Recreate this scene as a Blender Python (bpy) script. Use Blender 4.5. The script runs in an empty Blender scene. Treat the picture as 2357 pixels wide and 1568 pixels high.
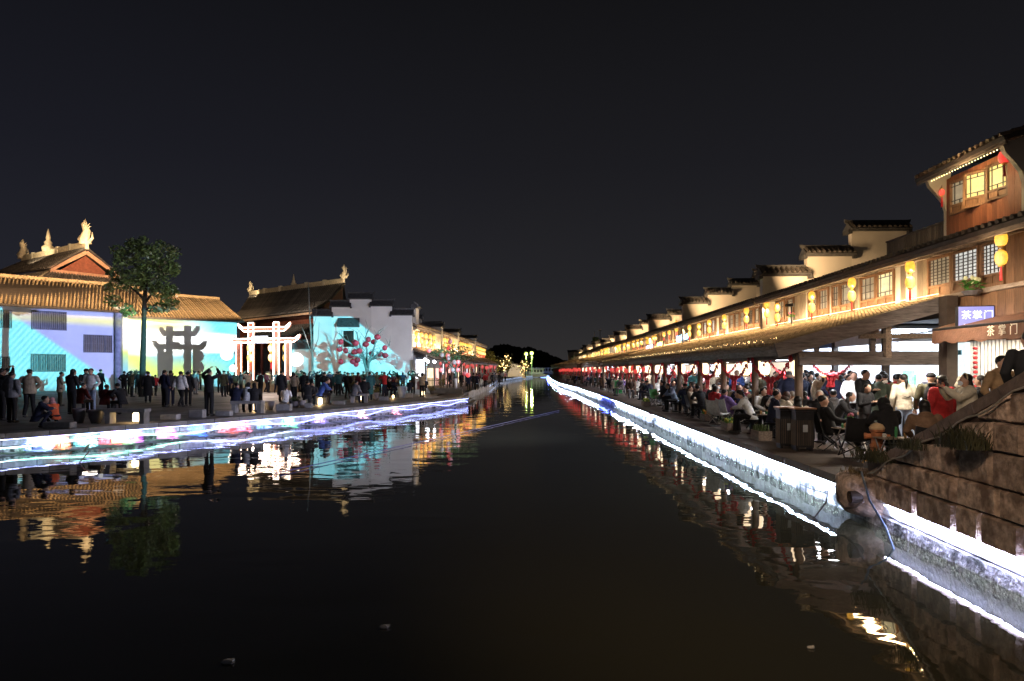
import bpy, bmesh, math, random
from mathutils import Vector, Matrix, noise
from math import radians as R, sin, cos, pi
random.seed(7)
S = bpy.context.scene
C = S.collection
# ------------------------------------------------------------------ camera
EYE, F, HY, CX = 2.4, 1571.0, 852.0, 1178.5
cam = bpy.data.cameras.new('camera'); cam.lens = 24; cam.sensor_width = 36
cam.shift_y = (HY-784)/2357.0; cam.clip_end = 3000; cam.clip_start = 0.05
co = bpy.data.objects.new('camera', cam); C.objects.link(co)
co.location = (0, 0, EYE); co.rotation_euler = (R(90), 0, 0); S.camera = co
# ------------------------------------------------------------------ night sky
W = bpy.data.worlds.new('World'); S.world = W; W.use_nodes = True
nt = W.node_tree; N = nt.nodes; L = nt.links
bg = N['Background']
tc = N.new('ShaderNodeTexCoord'); sp = N.new('ShaderNodeSeparateXYZ'); L.new(tc.outputs['Generated'], sp.inputs[0])
rp = N.new('ShaderNodeValToRGB'); L.new(sp.outputs['Z'], rp.inputs[0])
e = rp.color_ramp.elements
e[0].position = 0.0; e[0].color = (.0235, .022, .022, 1); e[1].position = .5; e[1].color = (.0046, .0046, .0054, 1)
k = e.new(.12); k.color = (.0135, .0133, .0155, 1)
k = e.new(.28); k.color = (.0085, .0084, .0105, 1)
sx = N.new('ShaderNodeMapRange'); L.new(sp.outputs['X'], sx.inputs[0])
sx.inputs[1].default_value = .05; sx.inputs[2].default_value = -.6; sx.inputs[3].default_value = 0; sx.inputs[4].default_value = 1
mx = N.new('ShaderNodeMix'); mx.data_type = 'RGBA'; mx.blend_type = 'MULTIPLY'; L.new(sx.outputs[0], mx.inputs[0])
L.new(rp.outputs[0], mx.inputs[6]); mx.inputs[7].default_value = (.90, .95, 1.15, 1)
L.new(mx.outputs[2], bg.inputs[0]); bg.inputs[1].default_value = 1.0
S.view_settings.view_transform = 'Standard'; S.view_settings.look = 'None'
S.view_settings.exposure = 0.4; S.view_settings.gamma = 1
S.render.engine = 'CYCLES'; cy = S.cycles
cy.use_denoising = True; cy.max_bounces = 5; cy.diffuse_bounces = 2; cy.glossy_bounces = 3; cy.transmission_bounces = 3
cy.transparent_max_bounces = 4; cy.sample_clamp_indirect = 2.5; cy.caustics_reflective = False; cy.caustics_refractive = False
cy.blur_glossy = 0.3

# ------------------------------------------------------------------ helpers
def G(x, y, z=0.6):
    d = (EYE-z)*F/(y-HY); return Vector(((x-CX)/F*d, d, z))
def P(x, y, d): return Vector(((x-CX)/F*d, d, EYE-(y-HY)/F*d))
RA = math.atan(.029)
def RT(u, v, z=0.6): return Vector((v*cos(RA)+u*sin(RA), u*cos(RA)-v*sin(RA), z))
def UV(x, v): return v*F/(x-1224.0)
def tag(o, label=None, cat=None, group=None, kind=None):
    if label: o['label'] = label
    if cat: o['category'] = cat
    if group: o['group'] = group
    if kind: o['kind'] = kind
    return o
def empty(name, loc=(0,0,0), rz=0, label=None, cat=None, group=None, kind=None, parent=None):
    o = bpy.data.objects.new(name, None); C.objects.link(o); o.location = loc; o.rotation_euler = (0, 0, rz)
    o.empty_display_size = .1
    if parent: o.parent = parent
    return tag(o, label, cat, group, kind)
def thing(name, label, cat, loc=(0,0,0), rz=0, group=None): return empty(name, loc, rz, label, cat, group)
class MB:
    def __init__(s): s.v = []; s.f = []
    def add(s, v, f):
        n = len(s.v); s.v += [tuple(p) for p in v]; s.f += [tuple(i+n for i in q) for q in f]; return s
    def box(s, c, d, rz=0, ry=0, rx=0):
        M = Matrix.Rotation(rz, 3, 'Z') @ Matrix.Rotation(ry, 3, 'Y') @ Matrix.Rotation(rx, 3, 'X') if (rz or ry or rx) else Matrix.Identity(3)
        c = Vector(c); h = [x/2 for x in d]
        vs = [c + M @ Vector((sx*h[0], sy*h[1], sz*h[2])) for sz in (-1, 1) for sy in (-1, 1) for sx in (-1, 1)]
        return s.add(vs, [(0,2,3,1),(4,5,7,6),(0,1,5,4),(2,6,7,3),(0,4,6,2),(1,3,7,5)])
    def beam(s, a, b, w, h, up=(0,0,1)):
        a = Vector(a); b = Vector(b); d = (b-a).normalized(); x = d.cross(Vector(up))
        if x.length < 1e-4: x = Vector((1, 0, 0))
        x.normalize(); z = x.cross(d)
        vs = [p + x*(sx*w/2) + z*(sz*h/2) for p in (a, b) for sz in (-1, 1) for sx in (-1, 1)]
        return s.add(vs, [(0,2,3,1),(4,5,7,6),(0,1,5,4),(2,6,7,3),(0,4,6,2),(1,3,7,5)])
    def tube(s, pts, r, n=8, cap=True, sq=1.0):
        pts = [Vector(p) for p in pts]; m = len(pts)
        if not hasattr(r, '__len__'): r = [r]*m
        vs = []; px = None
        for i, p in enumerate(pts):
            d = (pts[min(i+1, m-1)]-pts[max(i-1, 0)])
            d = d.normalized() if d.length > 1e-9 else Vector((0, 0, 1))
            if px is None:
                px = d.cross(Vector((0, 1, 0)));
                if px.length < .1: px = d.cross(Vector((1, 0, 0)))
            px = (px - d*px.dot(d)).normalized(); y = d.cross(px)
            for k in range(n):
                a = 2*pi*k/n; vs.append(p + px*(cos(a)*r[i]) + y*(sin(a)*r[i]*sq))
        fs = [(i*n+k, i*n+(k+1)%n, (i+1)*n+(k+1)%n, (i+1)*n+k) for i in range(m-1) for k in range(n)]
        if cap: fs += [tuple(range(n-1, -1, -1)), tuple((m-1)*n+k for k in range(n))]
        return s.add(vs, fs)
    def lathe(s, prof, n=12, c=(0,0,0), sx=1, sy=1):
        c = Vector(c); vs = []
        for r, z in prof:
            for k in range(n):
                a = 2*pi*k/n; vs.append(c+Vector((r*cos(a)*sx, r*sin(a)*sy, z)))
        m = len(prof)
        fs = [(i*n+k, i*n+(k+1)%n, (i+1)*n+(k+1)%n, (i+1)*n+k) for i in range(m-1) for k in range(n)]
        fs += [tuple(range(n-1, -1, -1)), tuple((m-1)*n+k for k in range(n))]
        return s.add(vs, fs)
    def ball(s, c, r, n=10, m=6, M=None):
        if not hasattr(r, '__len__'): r = (r, r, r)
        c = Vector(c); vs = []
        for i in range(m+1):
            t = pi*(i+.02)/(m+.04)
            for k in range(n):
                a = 2*pi*k/n; p = Vector((r[0]*sin(t)*cos(a), r[1]*sin(t)*sin(a), -r[2]*cos(t)))
                if M: p = M @ p
                vs.append(c+p)
        fs = [(i*n+k, i*n+(k+1)%n, (i+1)*n+(k+1)%n, (i+1)*n+k) for i in range(m) for k in range(n)]
        fs += [tuple(range(n-1, -1, -1)), tuple(m*n+k for k in range(n))]
        return s.add(vs, fs)
    def prism(s, poly, a, b):
        """poly: list of 3D points (planar), extruded from offset a to offset b (vectors)"""
        n = len(poly); a = Vector(a); b = Vector(b)
        vs = [Vector(p)+a for p in poly]+[Vector(p)+b for p in poly]
        fs = [tuple(range(n-1, -1, -1)), tuple(range(n, 2*n))]+[(i, (i+1) % n, n+(i+1) % n, n+i) for i in range(n)]
        return s.add(vs, fs)
    def mesh(s, name, mat=None, smooth=False, fix=False):
        me = bpy.data.meshes.new(name); me.from_pydata(s.v, [], s.f); 
        if fix:
            bm = bmesh.new(); bm.from_mesh(me); bmesh.ops.recalc_face_normals(bm, faces=bm.faces); bm.to_mesh(me); bm.free()
        if mat: me.materials.append(mat)
        if smooth: me.polygons.foreach_set('use_smooth', [True]*len(me.polygons))
        me.update(); return me
    def build(s, name, mat=None, parent=None, smooth=False, fix=True, loc=None, rz=0, kind=None):
        return put(name, s.mesh(name, mat, smooth, fix), parent, loc, rz, kind)
def put(name, me, parent=None, loc=None, rz=0, kind=None, M=None, color=None):
    o = bpy.data.objects.new(name, me); C.objects.link(o)
    if parent: o.parent = parent
    if M is not None: o.matrix_local = M
    else:
        if loc is not None: o.location = loc
        if rz: o.rotation_euler = (0, 0, rz)
    if kind: o['kind'] = kind
    if color: o.color = (*color, 1)
    return o
def copy_tree(o, parent=None):
    c = o.copy(); C.objects.link(c); c.parent = parent
    for ch in o.children: copy_tree(ch, c)
    return c

# ------------------------------------------------------------------ materials
_m = {}
def mat(name, col=(.5,.5,.5), rough=.7, var=.25, scale=3.0, bump=.0, emit=None, es=0, metal=0, objcol=False, stretch=None, spec=.4, bscale=None, samp=True, col2=None, obj=True):
    if name in _m: return _m[name]
    m = bpy.data.materials.new(name); m.use_nodes = True; n = m.node_tree.nodes; l = m.node_tree.links
    b = n['Principled BSDF']; b.inputs['Roughness'].default_value = rough; b.inputs['Metallic'].default_value = metal
    b.inputs['Specular IOR Level'].default_value = spec
    tc = n.new('ShaderNodeTexCoord'); mp = n.new('ShaderNodeMapping'); l.new(tc.outputs['Object' if obj else 'Generated'], mp.inputs[0])
    if stretch: mp.inputs['Scale'].default_value = stretch
    nz = n.new('ShaderNodeTexNoise'); nz.inputs['Scale'].default_value = scale; nz.inputs['Detail'].default_value = 5; nz.inputs['Roughness'].default_value = .65
    l.new(mp.outputs[0], nz.inputs['Vector'])
    base = None
    if objcol:
        oi = n.new('ShaderNodeObjectInfo'); base = oi.outputs['Color']
    mr = n.new('ShaderNodeMapRange'); mr.inputs[1].default_value = .3; mr.inputs[2].default_value = .7
    mr.inputs[3].default_value = 1-var; mr.inputs[4].default_value = 1+var; l.new(nz.outputs[0], mr.inputs[0])
    if not emit and not objcol and name not in ('skin',):
        oi_ = n.new('ShaderNodeObjectInfo'); mq = n.new('ShaderNodeMapRange'); mq.inputs[3].default_value = .68; mq.inputs[4].default_value = 1.3; l.new(oi_.outputs['Random'], mq.inputs[0])
        mm_ = n.new('ShaderNodeMath'); mm_.operation = 'MULTIPLY'; l.new(mr.outputs[0], mm_.inputs[0]); l.new(mq.outputs[0], mm_.inputs[1]); mr = mm_
    mx = n.new('ShaderNodeMix'); mx.data_type = 'RGBA'; mx.blend_type = 'MULTIPLY'; mx.inputs[0].default_value = 1
    if base: l.new(base, mx.inputs[6])
    else: mx.inputs[6].default_value = (*col, 1)
    l.new(mr.outputs[0], mx.inputs[7]); out = mx.outputs[2]
    if col2:
        m2 = n.new('ShaderNodeMix'); m2.data_type = 'RGBA'; n2 = n.new('ShaderNodeTexNoise'); n2.inputs['Scale'].default_value = scale*.45; n2.inputs['Detail'].default_value = 6
        l.new(mp.outputs[0], n2.inputs['Vector']); r2 = n.new('ShaderNodeMapRange'); r2.inputs[1].default_value = .47; r2.inputs[2].default_value = .62
        l.new(n2.outputs[0], r2.inputs[0]); l.new(r2.outputs[0], m2.inputs[0]); l.new(out, m2.inputs[6]); m2.inputs[7].default_value = (*col2, 1); out = m2.outputs[2]
    if emit:
        b.inputs['Base Color'].default_value = (*[c*.5 for c in col], 1)
        b.inputs['Emission Strength'].default_value = es
        m3 = n.new('ShaderNodeMix'); m3.data_type = 'RGBA'; m3.blend_type = 'MULTIPLY'; m3.inputs[0].default_value = 1
        m3.inputs[6].default_value = (*emit, 1); l.new(mr.outputs[0], m3.inputs[7]); l.new(m3.outputs[2], b.inputs['Emission Color'])
        if not samp: m.cycles.emission_sampling = 'NONE'
    else: l.new(out, b.inputs['Base Color'])
    if bump:
        bp = n.new('ShaderNodeBump'); bp.inputs['Strength'].default_value = 1; bp.inputs['Distance'].default_value = bump
        nb = n.new('ShaderNodeTexNoise'); nb.inputs['Scale'].default_value = bscale or scale*4; nb.inputs['Detail'].default_value = 6
        l.new(mp.outputs[0], nb.inputs['Vector']); l.new(nb.outputs[0], bp.inputs['Height']); l.new(bp.outputs[0], b.inputs['Normal'])
    _m[name] = m; return m
def glow(name, col, es, samp=True, var=.0, scale=5): return mat(name, (.4,.4,.4), .5, var, scale, emit=col, es=es, samp=samp)

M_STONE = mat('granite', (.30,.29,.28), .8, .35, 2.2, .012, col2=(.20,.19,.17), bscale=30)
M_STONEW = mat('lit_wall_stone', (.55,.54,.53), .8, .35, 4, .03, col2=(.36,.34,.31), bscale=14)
M_ROUGH = mat('rough_wall_stone', (.55,.52,.54), .85, .7, 9, .06, col2=(.05,.05,.045), bscale=14)
M_BROWN = mat('brown_sandstone', (.42,.32,.26), .9, .6, 9, .03, col2=(.16,.11,.085), bscale=24)
M_MOSS = mat('mossy_stone', (.26,.25,.24), .75, .6, 5, .08, col2=(.07,.09,.04), bscale=6)
M_PAVE = mat('paving_stone', (.20,.19,.18), .55, .3, 1.5, .008, col2=(.13,.12,.11))
M_DECK = mat('quay_paving', (.10,.075,.06), .6, .35, 2, .01)
M_PLASTER = mat('lime_plaster', (.66,.62,.55), .9, .12, .8, .004, col2=(.50,.46,.40))
M_WHITE = mat('white_plaster', (.78,.78,.76), .9, .06, .7, .003)
M_WOOD = mat('brown_timber', (.20,.105,.055), .6, .45, 3, .006, stretch=(14,14,1), bscale=12)
M_WOODL = mat('weathered_timber', (.26,.205,.155), .65, .4, 3, .006, stretch=(14,14,1), bscale=12)
M_WOODG = mat('grey_timber', (.27,.21,.17), .7, .45, 4, .015, stretch=(5,1,5), bscale=10)
M_DARK = mat('dark_timber', (.06,.045,.038), .6, .3, 4)
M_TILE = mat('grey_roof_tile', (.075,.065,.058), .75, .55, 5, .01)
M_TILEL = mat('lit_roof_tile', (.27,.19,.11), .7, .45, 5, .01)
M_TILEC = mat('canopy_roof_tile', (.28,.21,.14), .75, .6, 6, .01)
M_GLASS = mat('window_glass', (.06,.06,.05), .15, .2, 2)
M_SKIN = mat('skin', (.52,.31,.22), .55, .08, 20, objcol=False)
M_CLOTH = mat('cloth', (.1,.1,.1), .85, .3, 9, .012, objcol=True, bscale=11)
M_HAIR = mat('hair', (.012,.01,.009), .5, .3, 30)
M_HAIRG = mat('grey_hair', (.35,.33,.30), .6, .3, 30)
M_SHOE = mat('shoe', (.03,.03,.03), .5, .2, 10)
M_METAL = mat('dark_metal', (.04,.04,.045), .4, .2, 10, metal=.6)
M_ALU = mat('pale_metal', (.45,.42,.38), .4, .2, 10, metal=.5)
M_RED = mat('red_paper', (.60,.03,.04), .6, .25, 12)
M_GILD = mat('pale_ridge_ornament', (.70,.58,.40), .8, .3, 4, .02)
M_REDW = mat('red_painted_timber', (.24,.07,.04), .6, .3, 4)
M_BARK = mat('bark', (.07,.055,.04), .9, .5, 6, .03)
M_LEAF = mat('leaf', (.06,.09,.03), .6, .5, .6)
M_LEAFY = mat('yellow_leaf', (.20,.17,.04), .6, .5, 2)
M_POT = mat('glazed_pot', (.14,.13,.14), .4, .3, 4)
E_YEL = glow('yellow_lantern_light', (1,.47,.035), 1.1, var=.40, scale=9)
E_WLAN = glow('white_lantern_light', (1,.72,.45), 2.3, var=.15)
E_LED = glow('cool_led_strip', (.52,.68,1.0), 340)
E_WARM = glow('warm_led_strip', (1,.66,.30), 9)
E_ROOM = glow('shop_ceiling_light', (.72,.84,1.0), 30)
E_NEON = glow('warm_white_neon', (1,.76,.58), 14)
E_BULB = glow('white_bulb', (.9,.92,1), 22)
E_LAMP = glow('small_lamp_light', (1,.74,.40), 6)
M_MORTAR = mat('dark_mortar', (.05,.035,.03), .95)
# ------------------------------------------------------------------ water
def water_mat():
    m = bpy.data.materials.new('canal_water'); m.use_nodes = True; n = m.node_tree.nodes; l = m.node_tree.links
    b = n['Principled BSDF']; b.inputs['Base Color'].default_value = (.042, .042, .024, 1); b.inputs['Roughness'].default_value = .02
    b.inputs['IOR'].default_value = 1.68; b.inputs['Specular IOR Level'].default_value = .5
    tc = n.new('ShaderNodeTexCoord')
    def nz(sc, det, st, dist=0):
        mp = n.new('ShaderNodeMapping'); mp.inputs['Scale'].default_value = st; l.new(tc.outputs['Object'], mp.inputs[0])
        q = n.new('ShaderNodeTexNoise'); q.inputs['Scale'].default_value = sc; q.inputs['Detail'].default_value = det; q.inputs['Distortion'].default_value = dist
        l.new(mp.outputs[0], q.inputs['Vector']); return q.outputs[0]
    b1 = n.new('ShaderNodeBump'); b1.inputs['Distance'].default_value = .014; l.new(nz(.55, 1, (.8,1.2,1), .6), b1.inputs['Height'])
    b2 = n.new('ShaderNodeBump'); b2.inputs['Distance'].default_value = .0022; l.new(nz(2.6, 1.5, (.8,1.3,1), .3), b2.inputs['Height'])
    l.new(b1.outputs[0], b2.inputs['Normal']); l.new(b2.outputs[0], b.inputs['Normal'])
    return m
w = MB(); w.add([(-400,-60,0),(500,-60,0),(500,900,0),(-400,900,0)], [(0,1,2,3)])
w.build('canal_water', water_mat(), kind='structure', fix=False)

# bank lines in world xy
RB = [RT(u, v, 0).xy for u, v in ((-8,5.2),(6,5.2),(11.6,5.42),(22,5.45),(50,5.45),(75,5.05),(100,4.2),(160,4.5),(240,6.2))]
LB = [Vector(p) for p in ((-26,-4),(-19.2,10.5),(-14.5,19.4),(-12.2,23.3),(-9.06,29.2),(-6.1,37.6),(-3.2,47.1),(-5.3,47.8),(-5.4,53),(-3.6,56),(-2.9,85),(-2.7,135),(3.5,200),(9,236))]
def sheet(name, pts, z, m, label=None):
    q = MB(); q.add([(p[0], p[1], z) for p in pts], [tuple(range(len(pts)))])
    o = q.build(name, m, kind='structure', fix=False)
    if o.data.polygons[0].normal.z < 0: o.data.flip_normals()
    return o
sheet('quay_paving_right', list(RB)+[(120,236),(120,-8)], .6, M_DECK)
sheet('plaza_paving', list(LB)+[(-150,236),(-150,-4)], .6, M_PAVE)
far = MB(); far.add([(-400,236.2,.62),(500,236.2,.62),(500,900,.62),(-400,900,.62)], [(0,1,2,3)]); far.build('far_ground', M_PAVE, kind='structure', fix=False)

def along(pts, step):
    out = []
    for a, b in zip(pts[:-1], pts[1:]):
        a = Vector(a); b = Vector(b); n = max(1, round((b-a).length/step))
        for i in range(n): out.append((a.lerp(b, i/n), a.lerp(b, (i+1)/n)))
    return out
def slab(mb, a, b, o0, o1, z0, z1, side, gap=.012):
    """block between a and b; o0..o1 offsets toward the water (side=+1: water lies left of a->b)"""
    d = (b-a).normalized(); nrm = Vector((-d.y, d.x))*side; a = a+d*gap; b = b-d*gap
    q = [a+nrm*o0, b+nrm*o0, b+nrm*o1, a+nrm*o1]
    vs = [(p.x, p.y, z0) for p in q]+[(p.x, p.y, z1) for p in q]
    mb.add(vs, [(0,3,2,1),(4,5,6,7),(0,1,5,4),(1,2,6,5),(2,3,7,6),(3,0,4,7)])
rs = random.Random(3)
# ---- right quay wall (u from 6 on)
rw = thing('quay_wall', 'pale stone quay wall glowing under a white light strip below the diners', 'quay wall')
bk = MB()
for a, b in along(RB[1:], 6): slab(bk, a, b, -.5, -.06, -.6, .44, 1, 0)
bk.build('wall_core', M_ROUGH, rw)
for i, (a, b) in enumerate(along([RB[2]]+RB[3:], 1.25)):
    if a.y > 70: break
    q = MB(); j = rs.uniform(-.012, .012); slab(q, a, b, -.55, .24+j, .45, .6+rs.uniform(.002, .012), 1); q.build('coping_stone', M_DECK, rw)
for i, (a, b) in enumerate(along(RB[1:], 1.5)):
    if a.y > 62: break
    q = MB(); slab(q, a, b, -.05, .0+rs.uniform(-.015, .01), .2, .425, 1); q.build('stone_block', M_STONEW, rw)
q = MB()
for a, b in along(RB[1:], 1.9):
    slab(q, a, b, -.05, .06+rs.uniform(-.02, .03), -.3, .18+rs.uniform(-.02,.02), 1, .01)
q.build('rough_footing', M_ROUGH, rw)
q = MB()
for a, b in along(RB[5:], 3): slab(q, a, b, -.5, .24, .45, .6, 1); slab(q, a, b, -.05, 0, .2, .425, 1)
q.build('far_wall_course', M_STONEW, rw, kind='stuff')
def ledrun(line, off, z, side, step, skip=(), name='light_strip', grp='light strips under the quay edges', lab='', m=None, w=.03, alt=None):
    t = thing(name, lab, 'light strip', group=None)
    for i, (a, b) in enumerate(along(line, step)):
        if any(s0 < (a.y+b.y)/2 < s1 for s0, s1 in skip): continue
        q = MB(); slab(q, a, b, off, off+w, z-.005, z+.005, side, .0); q.build('strip_segment', alt[2] if alt and alt[0] < a.y < alt[1] else m or E_LED, t)
    return t
ledrun([RT(6.2,5.19,0).xy, RT(10.35,5.345,0).xy], .055, .385, 1, 1.1, m=glow('near_led_strip', (.55,.62,1.0), 170), lab='short bright light strip under the overhanging stair stones at the right')
ledrun(RB[1:], .20, .438, 1, 1.1, alt=(44,52,glow('blue_led_strip', (.10,.16,1), 60)), skip=((0,12.0),(29.8,31),(45.5,47)), lab='long white light strip tucked under the quay edge below the diners')
# ---- left quay wall
LL = LB[1:7]
lw = thing('quay_wall', 'grey stone quay wall washed with coloured light along the plaza edge', 'quay wall')
bk = MB()
for a, b in along(LB[:7], 6): slab(bk, a, b, -.6, -.06, -.6, .42, -1, 0)
bk.build('wall_core', M_ROUGH, lw)
for a, b in along(LL, 1.2):
    q = MB(); slab(q, a, b, -.5, .22+rs.uniform(-.012,.012), .44, .6+rs.uniform(.002,.014), -1); q.build('coping_stone', M_STONE, lw)
for a, b in along(LL, 1.0):
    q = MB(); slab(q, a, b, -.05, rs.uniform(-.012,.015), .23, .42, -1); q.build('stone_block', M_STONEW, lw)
q = MB()
for a, b in along(LL, .7): slab(q, a, b, -.05, .05+rs.uniform(-.02,.04), -.2, .215+rs.uniform(-.01,.01), -1)
q.build('rough_footing', M_ROUGH, lw)
# mossy sloping foot
q = MB(); ft = along(LL, .5); rows = 7; vs = []
for i, (a, b) in enumerate(ft):
    d = (b-a).normalized(); nr = Vector((d.y, -d.x)); wd = 1.25*min(1, .35+(60-a.y)/60)
    for j in range(rows+1):
        p = a+nr*(.02+wd*j/rows); z = .055*(1-j/rows)**.8-.03*(j/rows)+.05*noise.noise((p.x*2, p.y*2, 0))*(1 if j else 0)
        vs.append((p.x, p.y, z))
fs = [(i*(rows+1)+j, i*(rows+1)+j+1, (i+1)*(rows+1)+j+1, (i+1)*(rows+1)+j) for i in range(len(ft)-1) for j in range(rows)]
q.add(vs, fs); q.build('mossy_bank', M_MOSS, kind='structure', smooth=True)
tl = ledrun(LL, .18, .428, -1, 4, lab='white light strip under the coping of the plaza quay wall', m=glow('cool_led_strip_soft', (.40,.46,1.0), 10))
# far left bank: wall and steps
q = MB()
for a, b in along(LB[9:], 5): slab(q, a, b, -.5, .03, -.4, .6, -1, 0)
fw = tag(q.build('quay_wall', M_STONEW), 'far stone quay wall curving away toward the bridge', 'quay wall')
ledrun([p+Vector((.05,0)) for p in LB[10:]], (.02), .35, -1, 12, lab='distant bluish light strip along the far curve of the canal bank', m=glow('far_strip', (.5,.65,1), 3), w=.03)
st = thing('landing_steps', 'stone steps going down to the water at the end of the plaza', 'steps')
for i in range(4):
    q = MB(); q.box((-4.6+i*.35, 51.2, .45-i*.15), (1.6, 7.0-i*.6, .148)); q.build('step', M_STONE, st)
for i, (x, y) in enumerate(((1096,889),(1112,884))):
    p = G(x, y, .3); q = MB(); q.lathe([(.02,0),(.17,0),(.2,.1),(.2,.45),(.13,.6),(.02,.62)], 10)
    tag(q.build('light_bollard', glow('bluish_bollard', (.65,.85,1), 1.6), loc=p), ['pale glowing bollard at the foot of the landing steps', 'pale glowing bollard on the far side of the landing steps'][i], 'bollard')
# zigzag laser light drawn as glowing tubes + thin straight cable on the left wall
def wallpt(t, off, z):
    # t = distance along LL from its start
    s = t
    for a, b in zip(LL[:-1], LL[1:]):
        l = (b-a).length
        if s <= l: d = (b-a)/l; p = a+d*s; return Vector((p.x+d.y*off, p.y-d.x*off, z))
        s -= l
    return Vector((LL[-1].x, LL[-1].y, z))
tot = sum((b-a).length for a, b in zip(LL[:-1], LL[1:]))
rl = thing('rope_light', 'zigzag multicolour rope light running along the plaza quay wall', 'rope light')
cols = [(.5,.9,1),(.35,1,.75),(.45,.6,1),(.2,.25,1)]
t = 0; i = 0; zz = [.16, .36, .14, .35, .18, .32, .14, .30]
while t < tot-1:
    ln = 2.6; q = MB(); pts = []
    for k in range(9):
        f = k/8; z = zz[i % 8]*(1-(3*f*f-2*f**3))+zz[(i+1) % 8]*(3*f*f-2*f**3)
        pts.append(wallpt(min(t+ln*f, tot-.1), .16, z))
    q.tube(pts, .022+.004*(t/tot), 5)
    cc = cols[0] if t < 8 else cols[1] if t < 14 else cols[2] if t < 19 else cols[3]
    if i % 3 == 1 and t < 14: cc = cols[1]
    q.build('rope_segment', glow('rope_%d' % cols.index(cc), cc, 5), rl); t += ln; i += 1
q = MB(); q.tube([wallpt(x*tot/40, .13, .205) for x in range(41)], .008, 4)
tag(q.build('wall_cable', glow('dim_white_cable', (.75,.75,.9), 1.0)), 'thin pale cable running level along the left quay wall', 'cable')
for (x, y, c, nm) in ((165,1040,(1,.25,.12),'red'),(292,1027,(1,.12,.2),'crimson'),(315,1026,(.2,1,.15),'green'),(340,1022,(.6,.12,1),'purple'),(487,1003,(.02,.12,1),'blue'),(556,990,(1,.12,.15),'rosy'),(592,985,(1,.1,.18),'pink'),(865,953,(1,.35,.4),'salmon'),(230,1034,(.2,.9,1),'cyan'),(420,1012,(1,.1,.7),'magenta'),(640,978,(.1,.3,1),'blue'),(700,972,(.1,1,.4),'green'),(770,963,(.3,.2,1),'violet'),(940,942,(1,.2,.3),'pink'),(120,1045,(.2,.3,1),'blue')):
    p = G(x, y, .3); ld = bpy.data.lights.new('wall_spot', 'SPOT'); ld.energy = 330; ld.color = c; ld.shadow_soft_size = .03; ld.spot_size = R(55); ld.spot_blend = .4
    # find nearest wall point
    best = min((wallpt(tt*.1, .85, .30) for tt in range(int(tot*10))), key=lambda w_: abs(w_.x/w_.y-(x-CX)/F))
    o = bpy.data.objects.new('wall_spot', ld); C.objects.link(o); o.location = best
    tgt = min((wallpt(tt*.1, 0, .1) for tt in range(int(tot*10))), key=lambda w_: (w_-best).length)
    o.rotation_euler = (tgt-best).to_track_quat('-Z', 'Y').to_euler()
# little bank lamp and pole with hose near x 210
p = G(190, 1075, 0); hp = [Vector(p), G(183,1065,.05), G(205,1040,.25), G(212,1020,.4)]
tag(MB().tube([hp[0], hp[1], hp[2]], .014, 6).build('water_hose', mat('pink_hose', (.75,.35,.40), .5)), 'pale pink hose dangling from the plaza wall into the water', 'hose')
ml = thing('flood_lamp', 'small flood lamp clipped to the plaza wall above the pink hose', 'lamp', G(207,1020,.40))
MB().box((0,0,.02), (.35,.1,.05)).build('head', glow('flood_lens', (1,.9,.8), 6), ml); MB().beam((0,0,0), (-.1,-.1,-.22), .05, .05).build('bracket', M_ALU, ml)

# ---- near abutment of the stone stair on the right
def vline(u): return 5.16+(u-6)*.04
ab = thing('stair_abutment', 'rough brown sandstone flank of the bridge stair rising over the quay light', 'stone wall')
def ztop(u): return .80 if u > 10.9 else .80+(10.9-u)*.40
q = MB(); pl = []
for u in (6.0, 10.9, 11.35): pl.append((u, ztop(u)))
poly = [RT(6, vline(6), .40)]+[RT(11.35, vline(11.35), .40)]+[RT(u, vline(u), z) for u, z in reversed(pl)]
q.prism(poly, (0.03,0,0), (.45,0,0)); q.build('core', M_MORTAR, ab)
rr = random.Random(11); z = .40
hs = [.36,.33,.40,.34,.38,.36,.3]
row = 0
while z < 2.7:
    h = hs[row % 7]; u = 6.0+rr.uniform(-.3, 0)
    while u < 11.35:
        w_ = rr.uniform(.45, 1.0); u2 = min(u+w_, 11.35)
        if z < ztop(u2)-.02 and u2-u > .12:
            zt = min(z+h-.012, max(ztop(u), z+.05)); zt2 = min(z+h-.012, max(ztop(u2), z+.03)); pr = rr.uniform(.0, .04); g = .022+.02*rr.random()
            a = RT(u+g, vline(u)-.06-pr, z); b = RT(u2-g, vline(u2)-.06-pr, z); bv = .024
            a2 = RT(u+g, vline(u)+.1, z); b2 = RT(u2-g, vline(u2)+.1, z)
            dd = (b-a).normalized()*.028; fr = [a+dd+Vector((0,.0,bv)), b-dd+Vector((0,0,bv)), Vector((b.x,b.y,zt2-bv))-dd, Vector((a.x,a.y,zt-bv))+dd]
            bkk = [a2, b2, Vector((b2.x,b2.y,zt2)), Vector((a2.x,a2.y,zt))]
            md = [RT(u+g*.2, vline(u)-.03, z), RT(u2-g*.2, vline(u2)-.03, z), RT(u2-g*.2, vline(u2)-.03, zt2), RT(u+g*.2, vline(u)-.03, zt)]
            q = MB(); q.add(fr+md+bkk, [(0,1,2,3),(0,4,5,1),(1,5,6,2),(2,6,7,3),(3,7,4,0),(4,8,9,5),(5,9,10,6),(6,10,11,7),(7,11,8,4),(8,11,10,9)])
            q.build('stone_block', M_BROWN, ab)
        u = u2
    z += h; row += 1
us = [6.0+i*1.1 for i in range(5)]+[10.95]
for u0, u1 in zip(us[:-1], us[1:]):
    q = MB(); q.beam(RT(u0+.01, vline(u0)+.16, ztop(u0)+.07), RT(u1-.01, vline(u1)+.16, ztop(u1)+.07), .42, .14); q.build('coping_stone', mat('dark_coping', (.13,.10,.09), .85, .4, 5, .02), ab)
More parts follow.
